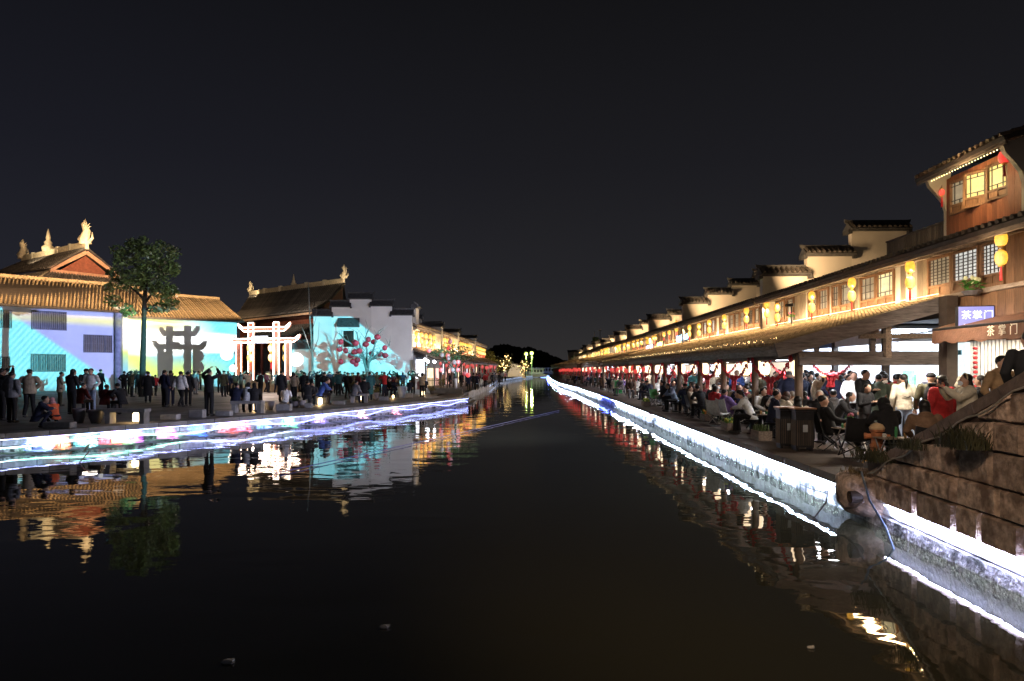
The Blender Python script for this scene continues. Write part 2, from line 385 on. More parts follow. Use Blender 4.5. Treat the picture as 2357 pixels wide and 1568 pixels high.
# round end pier
q = MB(); c_ = RT(11.2, 5.62, 0); q.lathe([(.1,.10),(.52,.10),(.64,.26),(.66,.5),(.65,.66),(.58,.71),(.05,.72)], 20, c_); q.build('end_pier', M_BROWN, ab, smooth=True)
q = MB(); q.tube([RT(10.85, 5.22, .42), RT(10.85, 4.98, .41)], .095, 14, cap=False); q.tube([RT(10.85, 5.03, .415), RT(10.85, 5.02, .415)], .08, 12)
q.build('drain_pipe', M_DARK, ab)
# stair behind it
sr = thing('bridge_steps', 'dark stone steps behind the sloping flank at the right', 'steps')
for i in range(9):
    q = MB(); q.box((7.6, 11.6-i*.42-1.0, .6+(i+1)*.075-.0), (4.3, 2.4, .15+i*.15), 0); 
    o = q.build('step', M_STONE, sr, loc=None)
    o.rotation_euler = (0, 0, -RA)
# ivy tufts, twigs, hoses
def tuft(loc, n, h, spread, name, label, m=None, sd=0):
    rr = random.Random(sd); q = MB()
    for i in range(n*3):
        a = rr.uniform(0, 2*pi); r0 = rr.uniform(0, spread); b = Vector((r0*cos(a), r0*sin(a), 0)); hh = h*rr.uniform(.4, 1)
        t = b+Vector((rr.uniform(-.5,.5)*hh, rr.uniform(-.5,.5)*hh, hh*rr.uniform(.5,1))); w_ = .005+hh*.018; s = Vector((cos(a+1), sin(a+1), 0))*w_
        md = b.lerp(t, .5)+Vector((0,0,hh*.15)); q.add([b-s*.5, b+s*.5, md+s*.6, md-s*.6, t], [(0,1,2,3),(3,2,4)])
    return tag(q.build(name, m or mat('dark_weed', (.045,.045,.018), .8), loc=loc, fix=False), label, 'plant')
tuft(RT(10.5,5.2,1.02), 160, .28, .35, 'wall_weeds', 'straggly dark weeds hanging over the low end of the stone stair', sd=1)
tuft(RT(9.2,5.0,1.35), 90, .22, .22, 'wall_weeds', 'small tuft of weeds rooted halfway up the stair flank', sd=2)
tuft(RT(8.0,4.95,1.5), 170, .34, .28, 'wall_weeds', 'broad grassy tuft on the brown stones near the picture edge', sd=3)
tuft(RT(11.2,5.35,.68), 90, .2, .35, 'wall_weeds', 'dry weeds on top of the round stone pier', mat('dry_weed', (.15,.11,.05), .8), sd=4)
M_HOSE = mat('blue_hose', (.10,.16,.28), .45)
tag(MB().tube([RT(10.55,5.02,.85), RT(10.1,4.92,.5), RT(9.6,4.9,.22), RT(9.3,4.85,.0), RT(9.2,4.8,-.05)], .015, 8).build('hose', M_HOSE, smooth=True), 'dark blue hose hanging from the stair flank down into the canal', 'hose')
tag(MB().tube([RT(11.5,5.1,.62), RT(11.6,4.98,.45), RT(11.4,4.85,.22), RT(11.2,4.6,.04), RT(11.1,4.5,-.03)], .012, 6).build('cable', M_DARK, smooth=True), 'thin black cable dipping from the round pier to the water', 'cable')
q = MB(); q.tube([RT(11.75,5.02,.30), RT(11.9,4.8,.36), RT(12.1,4.7,.40)], .008, 5); q.tube([RT(11.9,4.8,.36), RT(12.0,4.85,.44)], .006, 5); q.tube([RT(11.85,4.87,.34), RT(12.1,4.85,.33)], .005, 4)
tag(q.build('twig', M_BARK), 'bare twig sticking out over the lit wall beside the pier', 'twig')
hg = [RT(11.4,5.02,.5), RT(11.2,4.95,.28), RT(10.9,4.92,.22), RT(10.6,4.95,.3), RT(10.45,5.0,.42)]
tag(MB().tube(hg, .02, 7).build('cable', M_DARK, smooth=True), 'slack black cable looped between the pier and the drain pipe', 'cable')
cpt = [RT(u, vline(u)-.12, ztop(u)-.06+.03*sin(u*7)) for u in [6.2+.2*i for i in range(24)]]
tag(MB().tube(cpt, .012, 5).build('cable', M_ALU), 'pale cable clipped along the slope of the stair parapet', 'cable')
for (x, y, s, l_) in ((525,1526,.06,'larger white foam scrap floating in the open dark water'), (885,1445,.05,'crumpled white plastic scrap afloat nearest the canal middle'), (1866,1493,.035,'tiny pale scrap floating beneath the right bank reflections')):
    p = G(x, y, 0); q = MB(); rr = random.Random(x)
    q.ball((0,0,.01), (s, s*.6, s*.35), 7, 4); q.box((s*.6,0,.02), (s*.9,s*.3,s*.25), rr.uniform(0,2))
    tag(q.build('litter', mat('white_scrap', (.7,.7,.7), .6), loc=p), l_, 'litter')
# laser line lying over the water surface
lz = [G(1010,1003,.02), G(1150,975,.02), G(1290,945,.02)]
# ------------------------------------------------------------------ roof and wall kits
def row_mesh(name, ntile, m, r=.64):
    """unit tile course: length 1 along +y, width about 1 along x, in z up"""
    q = MB(); n = 5
    for i in range(ntile):
        y0 = i/ntile; y1 = (i+1.12)/ntile; r0 = r*.46; r1 = r*.40; zt = .04
        vs = []
        for (y, rr_, dz) in ((y0, r0, .10), (y1, r1, .0)):
            for k in range(n):
                a = pi*k/(n-1); vs.append((rr_*cos(a)*1.05, y, dz+rr_*sin(a)*1.5))
        q.add(vs, [(k, k+1, n+k+1, n+k) for k in range(n-1)]+[tuple(range(n-1, -1, -1))])
    return q.mesh(name, m)
ROWS = {}
def tiled_roof(par, E0, E1, R0, R1, sp, m, ntile=14, deck=None, th=.10, name='tile_row', scale=1.0, skipdeck=False):
    E0, E1, R0, R1 = map(Vector, (E0, E1, R0, R1))
    nrm = (E1-E0).cross(R0-E0).normalized()
    if nrm.z < 0: nrm = -nrm
    if not skipdeck:
        q = MB(); q.prism([E0, E1, R1, R0], nrm*-th, nrm*0); q.build('roof_deck', deck or M_DARK, par)
    key = (ntile, m.name)
    if key not in ROWS: ROWS[key] = row_mesh(name, ntile, m)
    n = max(2, round((E1-E0).length/sp)); 
    for i in range(n):
        f = (i+.5)/n; a = E0.lerp(E1, f); b = R0.lerp(R1, f); d = b-a; ln = d.length; d.normalize(); x = d.cross(nrm); z = x.cross(d)
        s = sp*scale; M = Matrix(((x.x*s, d.x*ln, z.x*s, a.x), (x.y*s, d.y*ln, z.y*s, a.y), (x.z*s, d.z*ln, z.z*s, a.z), (0,0,0,1)))
        put(name, ROWS[key], par, M=M)
def lattice(mb, x0, x1, z0, z1, y, nx, nz, w=.018, d=.02):
    for i in range(1, nx): mb.box((x0+(x1-x0)*i/nx, y, (z0+z1)/2), (w, d, z1-z0))
    for i in range(1, nz): mb.box(((x0+x1)/2, y, z0+(z1-z0)*i/nz), (x1-x0, d*.9, w))
def fret(mb, x0, x1, z0, z1, y, w=.02, d=.02):
    gx, gz = (x1-x0)*.2, (z1-z0)*.16
    for a, b in (((x0+gx,z0),(x0+gx,z1)),((x1-gx,z0),(x1-gx,z1)),((x0,z0+gz),(x1,z0+gz)),((x0,z1-gz),(x1,z1-gz))):
        mb.box(((a[0]+b[0])/2, y, (a[1]+b[1])/2), (max(w, b[0]-a[0]), d, max(w, b[1]-a[1])))
    cx_, cz_ = (x0+x1)/2, (z0+z1)/2
    mb.box((cx_, y, z1-gz*.5), (w, d, gz)); mb.box((cx_, y, z0+gz*.5), (w, d, gz))
E_WIN = glow('lit_window_room', (1,.85,.45), .75, samp=False, var=.45, scale=2.5)
E_WIN2 = glow('dim_window_room', (.8,.66,.42), .22, samp=False, var=.5, scale=2.5)
E_WIN3 = glow('white_window_room', (.85,.85,.8), .55, samp=False, var=.5, scale=6)
WMESH = {}
def window_meshes(kind, wd, ht):
    """casement, face towards -y local, origin bottom left; returns frame, panel, lattice, pane meshes"""
    k = (kind, round(wd, 2), round(ht, 2))
    if k in WMESH: return WMESH[k]
    fr = MB(); t = .07
    fr.box((t/2,0,ht/2), (t,.09,ht)); fr.box((wd-t/2,0,ht/2), (t,.09,ht)); fr.box((wd/2,0,t/2), (wd-2*t,.088,t)); fr.box((wd/2,0,ht-t/2), (wd-2*t,.088,t)); fr.box((wd/2,0,ht*.26), (wd-2*t,.086,t*.8))
    pn = MB(); pn.box((wd/2,.01,ht*.145), (wd-2*t,.04,ht*.19)); pn.box((wd/2,-.02,ht*.145), (.03,.03,ht*.16))
    la = MB(); 
    if kind == 0: lattice(la, t, wd-t, ht*.3, ht-t, -.015, 5, 8)
    elif kind == 1: fret(la, t, wd-t, ht*.3, ht-t, -.015)
    else: lattice(la, t, wd-t, ht*.3, ht-t, -.015, 3, 3)
    pa = MB(); pa.box((wd/2,.025,ht*.64), (wd-2*t,.01,ht*.68))
    WMESH[k] = tuple(x.mesh(nm, mm) for x, nm, mm in ((fr,'window',M_WOOD),(pn,'sill_panel',M_WOOD),(la,'lattice',M_DARK),(pa,'pane',E_WIN2)))
    return WMESH[k]
PANES = {}
def window(par, kind, wd, ht, loc, rz, pane=None, wood=None):
    f, p, l_, g = window_meshes(kind, wd, ht)
    o = put('window', f, par, loc, rz); put('sill_panel', p, o); put('lattice', l_, o)
    if pane: 
        key = (g.name, pane.name)
        if key not in PANES: m_ = g.copy(); m_.materials[0] = pane; PANES[key] = m_
        g = PANES[key]
    put('pane', g, o); return o
PLK = {}
def plank(par, wd, ht, loc, rz, m=M_WOODL):
    k = (round(wd,2), round(ht,2), m.name)
    if k not in PLK: q = MB(); q.box((wd/2,0,ht/2), (wd-.008,.04,ht)); PLK[k] = q.mesh('plank', m)
    return put('plank', PLK[k], par, loc, rz)
def lampline(t, pts, m, r=.02, name='light_strip'):
    for a, b in zip(pts[:-1], pts[1:]): MB().beam(a, b, r*2, r*2).build(name, m, t)
def area(name, loc, target, sx, sy, power, col, spread=180):
    ld = bpy.data.lights.new(name, 'AREA'); ld.shape = 'RECTANGLE'; ld.size = sx; ld.size_y = sy; ld.energy = power; ld.color = col; ld.spread = R(spread)
    o = bpy.data.objects.new(name, ld); C.objects.link(o); o.location = loc; o.rotation_euler = (Vector(target)-Vector(loc)).to_track_quat('-Z', 'X').to_euler(); return o
def spot(name, loc, target, power, col, size=60, blend=.5, soft=.15):
    ld = bpy.data.lights.new(name, 'SPOT'); ld.energy = power; ld.color = col; ld.spot_size = R(size); ld.spot_blend = blend; ld.shadow_soft_size = soft
    o = bpy.data.objects.new(name, ld); C.objects.link(o); o.location = loc; o.rotation_euler = (Vector(target)-Vector(loc)).to_track_quat('-Z', 'Y').to_euler(); return o
def P3(v, u, z): return Vector((v, u, z))      # local coordinates of the right-hand row (x across, y along)

# stepped gable wall in a plane across the row. local: x=v across, y thickness
def stepped(par, steps, z0, y, th, m, capm, rowm=None, tiles=True, flip=1):
    """steps: list of (x0, x1, ztop_wall); built as wall slices + tiled caps"""
    for i, (x0, x1, zt) in enumerate(steps):
        q = MB(); q.box(((x0+x1)/2, y, (z0+zt)/2), (abs(x1-x0), th+(.004 if i % 2 else 0), zt-z0)); q.build('wall', m, par)
        ov = .12; h = .42; cw = th/2+.28; c = par_cap(x0-ov, x1+ov, y, zt, cw, h, par, capm)
        if tiles and rowm:
            for s in (-1, 1):
                a0 = Vector((x0-ov, y+s*cw, zt+.10)); a1 = Vector((x1+ov, y+s*cw, zt+.10)); b0 = Vector((x0-ov, y+s*.04, zt+h-.06)); b1 = Vector((x1+ov, y+s*.04, zt+h-.06))
                tiled_roof(par, a0, a1, b0, b1, .22, rowm, 4, skipdeck=True)
def par_cap(x0, x1, y, z, cw, h, par, capm):
    q = MB(); q.box(((x0+x1)/2, y, z+.03), (x1-x0-.1, cw*1.5, .06))
    poly = [(x0, y-cw, z+.06), (x0, y-cw, z+.10), (x0, y-.05, z+h-.06), (x0, y+.05, z+h-.06), (x0, y+cw, z+.10), (x0, y+cw, z+.06)]
    q.prism(poly, (0,0,0), (x1-x0,0,0)); q.build('wall_cap', capm, par)
    q = MB(); q.box(((x0+x1)/2, y, z+h), (x1-x0, .13, .16))
    for xx, s in ((x0, -1), (x1, 1)):     # upturned ends
        q.add([(xx, y-.065, z+h-.08), (xx, y+.065, z+h-.08), (xx, y+.065, z+h+.08), (xx, y-.065, z+h+.08), (xx+s*.10, y-.05, z+h-.02), (xx+s*.10, y+.05, z+h-.02), (xx+s*.12, y+.05, z+h+.11), (xx+s*.12, y-.05, z+h+.11)],
              [(0,1,5,4),(3,7,6,2),(0,4,7,3),(1,2,6,5),(4,5,6,7)])
        q.box((xx-s*.02, y, z-.02), (.16, cw*1.3, .16))
    return q.build('cap_ridge', capm, par)
# ------------------------------------------------------------------ right-hand row
VW = 10.4
def text_mesh(s, size, m, ext=.004):
    cu = bpy.data.curves.new('lettering', 'FONT'); cu.body = s; cu.size = size; cu.extrude = ext; cu.align_x = 'CENTER'; cu.align_y = 'CENTER'
    cu.materials.append(m); o = bpy.data.objects.new('lettering', cu); C.objects.link(o); dg = bpy.context.evaluated_depsgraph_get(); dg.update()
    me = bpy.data.meshes.new_from_object(o.evaluated_get(dg)); bpy.data.objects.remove(o); return me
houses = [(6,29.45),(29.75,44.85),(45.15,57.4),(57.7,70.8),(71.1,80.8),(81.1,97.8),(98.1,110.8),(111.1,127.8),(128.1,151.8),(152.1,168)]
hl = ['nearest timber riverside house with lattice casements and brown plank upper floor', 'second timber house along the right bank with open casements and yellow lanterns',
 'third timber house of the right bank with pale shutters', 'fourth house of the right bank with glowing eaves', 'fifth and narrow house of the right bank row',
 'sixth house of the right bank row, wide and brightly lit', 'seventh house of the right bank row', 'eighth house of the right bank row, small in the distance', 'ninth house of the right bank row near the bridge','last house of the right bank row']
near_w = [(16.06,.8,0,2),(17.12,1.02,0,2),(18.16,1.02,0,1),(20.82,1.0,1,0),(21.84,.98,2,1),(23.25,.98,1,1),(23.88,.6,2,1),(24.95,.82,2,1),(25.9,.82,2,1),(28.1,.8,1,1),(29.2,.9,2,1)]
PN = [E_WIN, E_WIN2, E_WIN3]
rr = random.Random(5)
for hi, (u0, u1) in enumerate(houses):
    h = thing('timber_house', hl[hi], 'house', RT(u0, VW, .6), -RA)
    l = lambda v, u, z: Vector((v-VW, u-u0, z-.6))
    q = MB(); q.box(l((VW+17.5)/2+.1, (u0+u1)/2, (3.75+5.3)/2), (17.5-VW-.2, u1-u0, 1.55)); q.box(l(15.2, (u0+u1)/2, 2.15), (4.6, u1-u0, 3.1))
    q.build('wall', M_DARK if hi < 2 else M_PLASTER, h)
    wins = list(near_w) if hi == 0 else []
    if hi:
        u = u0+.25
        while u < u1-1.0:
            wd = rr.choice((.78,.85,.92)); wins.append((u+wd, wd, rr.choice((1,2,2,1,0)), rr.choice((1,1,2,0,1)))); u += wd+(rr.choice((.1,.55,.9)) if u < 80 else .9)
    wins.sort(); edge = u0
    zb = 4.28; 
    for (uh, wd, kd, pn) in wins:
        if u0 < 75: window(h, kd, wd, 1.02, l(VW-.03, uh, zb), R(-90), PN[pn])
        else:
            q = MB(); q.box(l(VW, uh-wd/2, zb+.5), (.08, wd, 1.0)); q.build('window', E_WIN2 if pn else E_WIN, h)
        a, b = edge, uh-wd
        if hi == 0 and b < 16: a = 11.0
        if b-a > .06 and u0 < 75:
            n = max(1, round((b-a)/.27)); w_ = (b-a)/n
            for i in range(n):
                if hi == 0 and a+w_*i < 17.2: plank(h, w_, 2.35, l(VW, a+w_*(i+1), 3.05), R(-90), M_WOOD)
                else: plank(h, w_, 1.2, l(VW, a+w_*(i+1), 4.2), R(-90), M_WOODL if rr.random() < .75 else M_PLASTER)
        edge = uh
        if hi == 0 and uh < 18: 
            n = max(1, round(wd/.27))
            for i in range(n): plank(h, wd/n, 1.18, l(VW, uh-wd+wd/n*(i+1), 3.08), R(-90), M_WOOD)
    if u1-edge > .1:
        plank(h, u1-edge, 1.2, l(VW, u1, 4.2), R(-90), M_WOODL)
    # beams, posts
    q = MB(); q.box(l(VW-.03, (u0+u1)/2, 5.38), (.12, u1-u0, .12)); q.box(l(VW-.05, (u0+u1)/2, 4.22), (.14, u1-u0, .1)); q.build('wall_beam', M_WOODG, h)
    q = MB(); q.box(l(9.62, (u0+u1)/2, 5.28), (.08, u1-u0, .17)); q.build('fascia_board', M_WOODG, h)
    if u0 < 60:
        u = u0+.3
        while u < u1:
            q = MB(); q.beam(l(9.68, u, 5.25), l(10.38, u, 5.36), .08, .1); q.build('rafter', M_WOODG, h); u += .9
    sp = .22 if hi == 0 else .26 if hi == 1 else .34 if hi < 5 else .7
    tiled_roof(h, l(9.5, u0, 5.37), l(9.5, u1, 5.37), l(13.5, u0, 6.42), l(13.5, u1, 6.42), sp, M_TILE, 18 if hi < 2 else 8, deck=M_DARK)
    q = MB(); q.prism([l(13.5, u0, 6.42), l(17.6, u0, 5.3), l(17.6, u0, 5.15), l(13.5, u0, 6.3)], (0,0,0), (0,u1-u0,0)); q.build('rear_roof', M_TILE, h)
    # light strip at facade foot (on canopy head) and on the roof slope for the gable wall
    lampline(h, [l(VW-.22, max(u0, 11.5) if hi == 0 else u0, 4.31 if u0 > 10 else 4.31), l(VW-.22, u1, 4.31)] if hi else [l(VW-.22, 17.4, 4.31), l(VW-.22, u1, 4.31)], E_WARM, .0035 if hi < 2 else .008)
    if hi < 9: lampline(h, [l(10.6, u1-3.4, 5.80), l(10.6, u1-.5, 5.80)], E_WARM, .006)
# parapet screens on ridges
for (ua, ub, zz, lb) in ((20.4,24.0,6.45,'slatted ridge parapet between the tower and the first gable wall'), (32,37,6.55,'slatted ridge parapet in front of the second gable wall')):
    t = thing('ridge_parapet', lb, 'parapet', RT(ua, 12.3, zz-.25), -RA)
    q = MB(); q.box((0,(ub-ua)/2,.62), (.12,ub-ua,.05)); q.box((0,(ub-ua)/2,.05), (.12,ub-ua,.1)); q.build('rail', M_WOODG, t)
    me = None; n = int((ub-ua)/.12)
    for i in range(n):
        if me is None: q = MB(); q.box((0,0,.34), (.06,.08,.5)); me = q.mesh('slat', M_WOODL)
        put('slat', me, t, (0, .06+i*.12, 0))
# gable walls
gw = [(29.6,[(9.85,11.72,4.0+EYE),(11.72,13.6,4.84+EYE),(13.6,15.9,5.9+EYE),(15.9,17.9,4.84+EYE)]),
 (45.0,[(9.85,11.45,4.3+EYE),(11.45,13.0,4.9+EYE),(13.0,14.6,5.5+EYE),(14.6,16.2,6.1+EYE),(16.2,17.9,5.5+EYE)]),
 (57.55,[(9.8,11.5,4.2+EYE),(11.5,13.0,4.6+EYE),(13.0,15,5.3+EYE),(15,17.5,4.6+EYE)]),
 (70.95,[(9.8,11.3,4.2+EYE),(11.3,13.0,4.7+EYE),(13.0,15,5.2+EYE),(15,17.5,4.6+EYE)]),
 (80.95,[(9.8,11.5,4.1+EYE),(11.5,13.5,4.5+EYE),(13.5,16,5.0+EYE)]),
 (97.95,[(9.8,11.2,4.0+EYE),(11.2,13.0,4.5+EYE),(13.0,16,5.0+EYE)]),
 (110.95,[(9.8,11.5,4.2+EYE),(11.5,13.5,4.7+EYE),(13.5,16,5.1+EYE)]),
 (127.95,[(9.6,12,4.2+EYE),(12,14.5,4.9+EYE),(14.5,17,5.3+EYE)]),
 (151.95,[(9.3,12,4.0+EYE),(12,15,4.6+EYE)]),
 (168,[(8.9,12,4.4+EYE),(12,15,5.0+EYE)])]
wo = ['first','second','third','fourth','fifth','sixth','seventh','eighth','ninth','last']
M_CAP = mat('dark_cap_tile', (.07,.07,.072), .7, .5, 5)
for i, (u, stp) in enumerate(gw):
    g = thing('gable_wall', wo[i]+' stepped plaster gable wall with dark tiled caps on the right bank', 'gable wall', RT(u, VW, .6), -RA)
    stepped(g, [(a-VW, b-VW, z-.6) for a, b, z in stp], 3.0-.6 if i else 3.0, 0, .3, M_PLASTER, M_CAP, M_TILE, tiles=i < 4)
    if i > 6: continue
for i in range(9):
    u = gw[i][0]; 
    area('gable_wash', RT(u-1.6, 10.8, 6.15), RT(u, 13, 7.2), 1.6, .1, (115,115,120,125,130,140,150,160,160)[i], (1,.64,.32), 150)
# facade wash (the strip lamps' light)
for (ua, ub, pw) in ((17.4,29,150),(30,44,200),(45.3,57,180),(58,70,200),(71.5,97,430),(98,150,900)):
    o = area('facade_wash', RT((ua+ub)/2, 9.95, 4.26), RT((ua+ub)/2, 10.4, 4.9), ub-ua, .06, pw, (1,.72,.40), 170)
    o.rotation_euler = (Vector((.45,0,.7)).to_track_quat('-Z','Y')).to_euler(); o.rotation_euler = (0,0,0)
    d = (RT(1, .55, .75)-RT(1, 0, 0)).normalized(); ax = RT(1, 0, 0).normalized(); zz = -d; yy = zz.cross(ax); M = Matrix((ax, yy, zz)).transposed().to_4x4(); M.translation = o.location; o.matrix_world = M
for (ua, ub, pw) in ((17.4,30,430),(30,44,430),(44.5,58,410),(60,96,850),(98,150,1000)):
    o = area('canopy_wash', RT((ua+ub)/2, 9.9, 5.0), RT((ua+ub)/2, 8.8, 3.8), .1, ub-ua, pw, (1,.66,.30), 170)
    ax = RT(1, 0, 0).normalized(); zz = -(RT(0, -.75, -1)).normalized(); yy = zz.cross(ax); M = Matrix((yy, ax, -zz.cross(yy).cross(ax) if False else zz)).transposed().to_4x4(); M = Matrix((yy*-1, ax, zz)).transposed().to_4x4(); M.translation = o.location; o.matrix_world = M
# ---- third-storey tower
tw = thing('tower_room', 'small lit attic room with tiled roof, red lantern and fretwork windows at the upper right', 'house', RT(17.0, 12.0, 6.1), -RA)
l = lambda v, u, z: Vector((v-12, u-17, z-6.1))
q = MB(); q.box(l(14.2, 18.6, 6.95), (4.2, 3.0, 1.8)); q.build('wall', M_PLASTER, tw)
M_REDP = mat('reddish_plank', (.30,.11,.055), .6, .4, 3, .005, stretch=(14,14,1))
for (ua, ub, z0, z1) in ((17.05,17.55,6.2,7.9),(17.55,19.9,6.2,6.80),(17.55,19.9,7.76,7.92),(19.86,20.1,6.2,7.9)):
    n = max(1, round((ub-ua)/.2)); 
    for i in range(n): w_ = (ub-ua)/n; plank(tw, w_, z1-z0, l(12.0, ua+w_*(i+1), z0), R(-90), M_REDP)
E_TW = glow('attic_room_glow', (1,.74,.20), .8, samp=False, var=.4, scale=3)
for i, (uh, wd, a, pn) in enumerate(((19.83,.80,-84,E_WIN2),(19.02,.76,-66,E_TW),(18.26,.72,-82,E_TW))): window(tw, 1, wd, .95, l(11.93-(.0 if i != 1 else .12), uh, 6.8), R(a), pn)
for un in (17.0, 20.15):
    pr = [(12.1,5.9),(11.98,5.9),(11.98,7.0),(11.9,7.25),(11.7,7.5),(11.5,7.72),(11.45,7.88),(11.4,7.95),(12.1,8.1)]
    q = MB(); q.prism([l(v, un, z) for v, z in pr], (0,-.07,0), (0,.07,0)); q.build('fin_wall', M_PLASTER, tw)
q = MB(); q.prism([l(12.1,16.93,5.9), l(16.2,16.93,5.9), l(16.2,16.93,8.0), l(14.0,16.93,8.75), l(12.1,16.93,8.1)], (0,-.1,0), (0,0,0)); q.build('end_wall', M_PLASTER, tw)
tiled_roof(tw, l(11.3,16.7,8.02), l(11.3,20.5,8.02), l(14.2,16.7,8.95), l(14.2,20.5,8.95), .22, M_TILEC, 10)
q = MB(); q.box(l(11.38, 18.6, 7.92), (.06, 3.8, .14)); q.build('fascia_board', M_WOODG, tw)
q = MB()
for i in range(26): q.ball(l(11.5, 17.1+i*.12, 7.84), .016, 5, 3)
q.build('bulb_string', glow('warm_bulb', (1,.75,.35), 5), tw)
ld = bpy.data.lights.new('attic_glow', 'POINT'); ld.energy = 60; ld.color = (1,.7,.35); ld.shadow_soft_size = .1
o = bpy.data.objects.new('attic_glow', ld); C.objects.link(o); o.location = RT(18.3, 11.2, 7.3)

# ---- canopies
M_FASC = mat('canopy_fascia', (.30,.27,.25), .7, .45, 4, .012, stretch=(5,.7,5), bscale=12)
M_VERGE = mat('verge_timber', (.17,.15,.15), .7, .45, 4, .012, stretch=(.7,5,5), bscale=12)
cl = ['nearest tiled timber canopy over the riverside diners','second tiled canopy along the right promenade','third tiled canopy of the right promenade','fourth tiled canopy of the right promenade','fifth tiled canopy, far along the promenade','sixth tiled canopy, far along the promenade','farthest tiled canopy near the bridge']
secs = [(17.3,30.6),(30.8,44.2),(44.4,60),(60.2,80),(80.2,110),(110.3,150),(150.3,190)]
POSTM = MB(); POSTM.tube([(0,0,.16),(0,0,2.2)], .105, 10); POSTM.build
pm = POSTM.mesh('post', mat('round_timber_post', (.22,.15,.11), .5, .4, 3, .008, stretch=(8,8,1)), True)
pb = MB().lathe([(.16,0),(.18,.05),(.17,.14),(.12,.17)], 10).mesh('post_base', M_STONE)
posts_u = []
for si, (ua, ub) in enumerate(secs):
    bend = 0 if ua < 59 else (-.4 if ua < 79 else -.9 if ua < 109 else -.8)
    cn = thing('canopy', cl[si], 'canopy', RT(ua, 6.76+bend, .6), -RA)
    l = lambda v, u, z: Vector((v-6.76, u-ua, z-.6))
    tv = VW-.12-bend
    sp = (.20,.26,.34,.5,.8,1.2,1.5)[si]
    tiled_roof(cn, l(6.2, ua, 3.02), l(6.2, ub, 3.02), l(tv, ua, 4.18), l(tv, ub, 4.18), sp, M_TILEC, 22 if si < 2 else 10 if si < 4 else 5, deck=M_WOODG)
    q = MB(); q.box(l(6.28, (ua+ub)/2, 2.86), (.10, ub-ua, .19)); q.build('fascia_board', M_FASC, cn)
    q = MB(); q.beam(l(6.76, ua, 2.78), l(6.76, ub, 2.78), .14, .18); q.build('eave_beam', M_WOODG, cn)
    q = MB(); q.beam(l(8.6, ua, 3.4), l(8.6, ub, 3.4), .12, .14); q.build('purlin', M_WOODG, cn)
    u = ua-.4+.02 if si == 0 else ua+.7
    if si == 0: u = 16.95+.55
    us_ = []
    while u < ub: us_.append(u); u += 3.38 if si < 3 else 5.2
    for u in us_:
        p = put('post', pm, cn, l(6.76, u, .6)); put('post_base', pb, cn, l(6.76, u, .6)); posts_u.append(u)
        if u < 62:
            q = MB(); q.beam(l(6.7, u, 2.79), l(tv, u, 2.79), .12, .17); q.beam(l(6.8, u, 3.08), l(tv, u, 4.02), .1, .12); q.beam(l(8.6, u, 2.87), l(8.6, u, 3.42), .12, .12, up=(0,1,0)); q.build('tie_beam', M_VERGE, cn)
    if si == 0:
        q = MB(); q.beam(l(6.1, ua-.06, 2.88), l(10.3, ua-.06, 4.07), .10, .36); q.build('verge_board', M_VERGE, cn)
        q = MB(); q.beam(l(6.7, ua+.05, 2.62), l(10.3, ua+.05, 2.62), .14, .2); q.build('cross_beam', M_VERGE, cn)
        q = MB(); q.beam(l(8.9, ua+.05, 2.7), l(8.9, ua+.05, 3.6), .14, .14, up=(0,1,0)); q.build('strut', M_WOODG, cn)
        q = MB(); q.beam(l(8.2, ua+.05, 3.25), l(10.3, ua+.05, 3.25), .1, .12); q.build('collar_beam', M_WOODG, cn)
tubem = MB(); tubem.box((0,0,0), (.05,1.1,.03)); tubem = tubem.mesh('tube_lamp', glow('tube_lamp', (.9,.92,1), 5, samp=False))
for i, u in enumerate(posts_u):
    if u > 75: break
    t = put('tube_lamp', tubem, None, RT(u+1.7, 8.2, 2.72), -RA); tag(t, 'thin white tube lamp under the canopy rafters of the right bank', 'lamp', 'tube lamps under the canopies')
    area('tube_light', RT(u+1.7, 8.2, 2.69), RT(u+1.7, 8.2, 0), .1, 1.2, 55, (.95,.94,1), 170)
area('tube_light', RT(15.6, 8.4, 2.9), RT(15.2, 7.6, 0), .3, .8, 60, (1,.9,.78), 170)  # added fill with no tube above it, brightens people by the stall
fm = MB()  # glints on the canopy tiles, put in as tiny glowing beads
for k in range(150): fm.ball((rr.uniform(-.02,.5), k*.2+rr.uniform(-.08,.08), 0), .007+.006*rr.random(), 4, 3); pass
fm.v = [(x, y, z+max(x,0)*.28+.05) for x, y, z in fm.v]
fm = fm.mesh('bulb', glow('fairy_bulb', (1,.72,.34), 4.5, samp=False))  # beads for the tile glints, not bulbs
for i, ua in enumerate((18.2, 48.4)):
    t = thing('fairy_lights', ['string of warm fairy lights along the eave of the nearest canopies','string of warm fairy lights along the farther canopy eaves'][i], 'fairy lights', RT(ua, 6.16, 3.10), -RA)
    put('bulb', fm, t, kind='stuff')  # glint beads, not bulbs
area('awning_front', RT(15.2, 8.0, 4.2), RT(15.4, 9.8, 3.1), .3, 1.2, 45, (1,.82,.6), 120)  # added light from the canal side, brightens the awning and its lettering
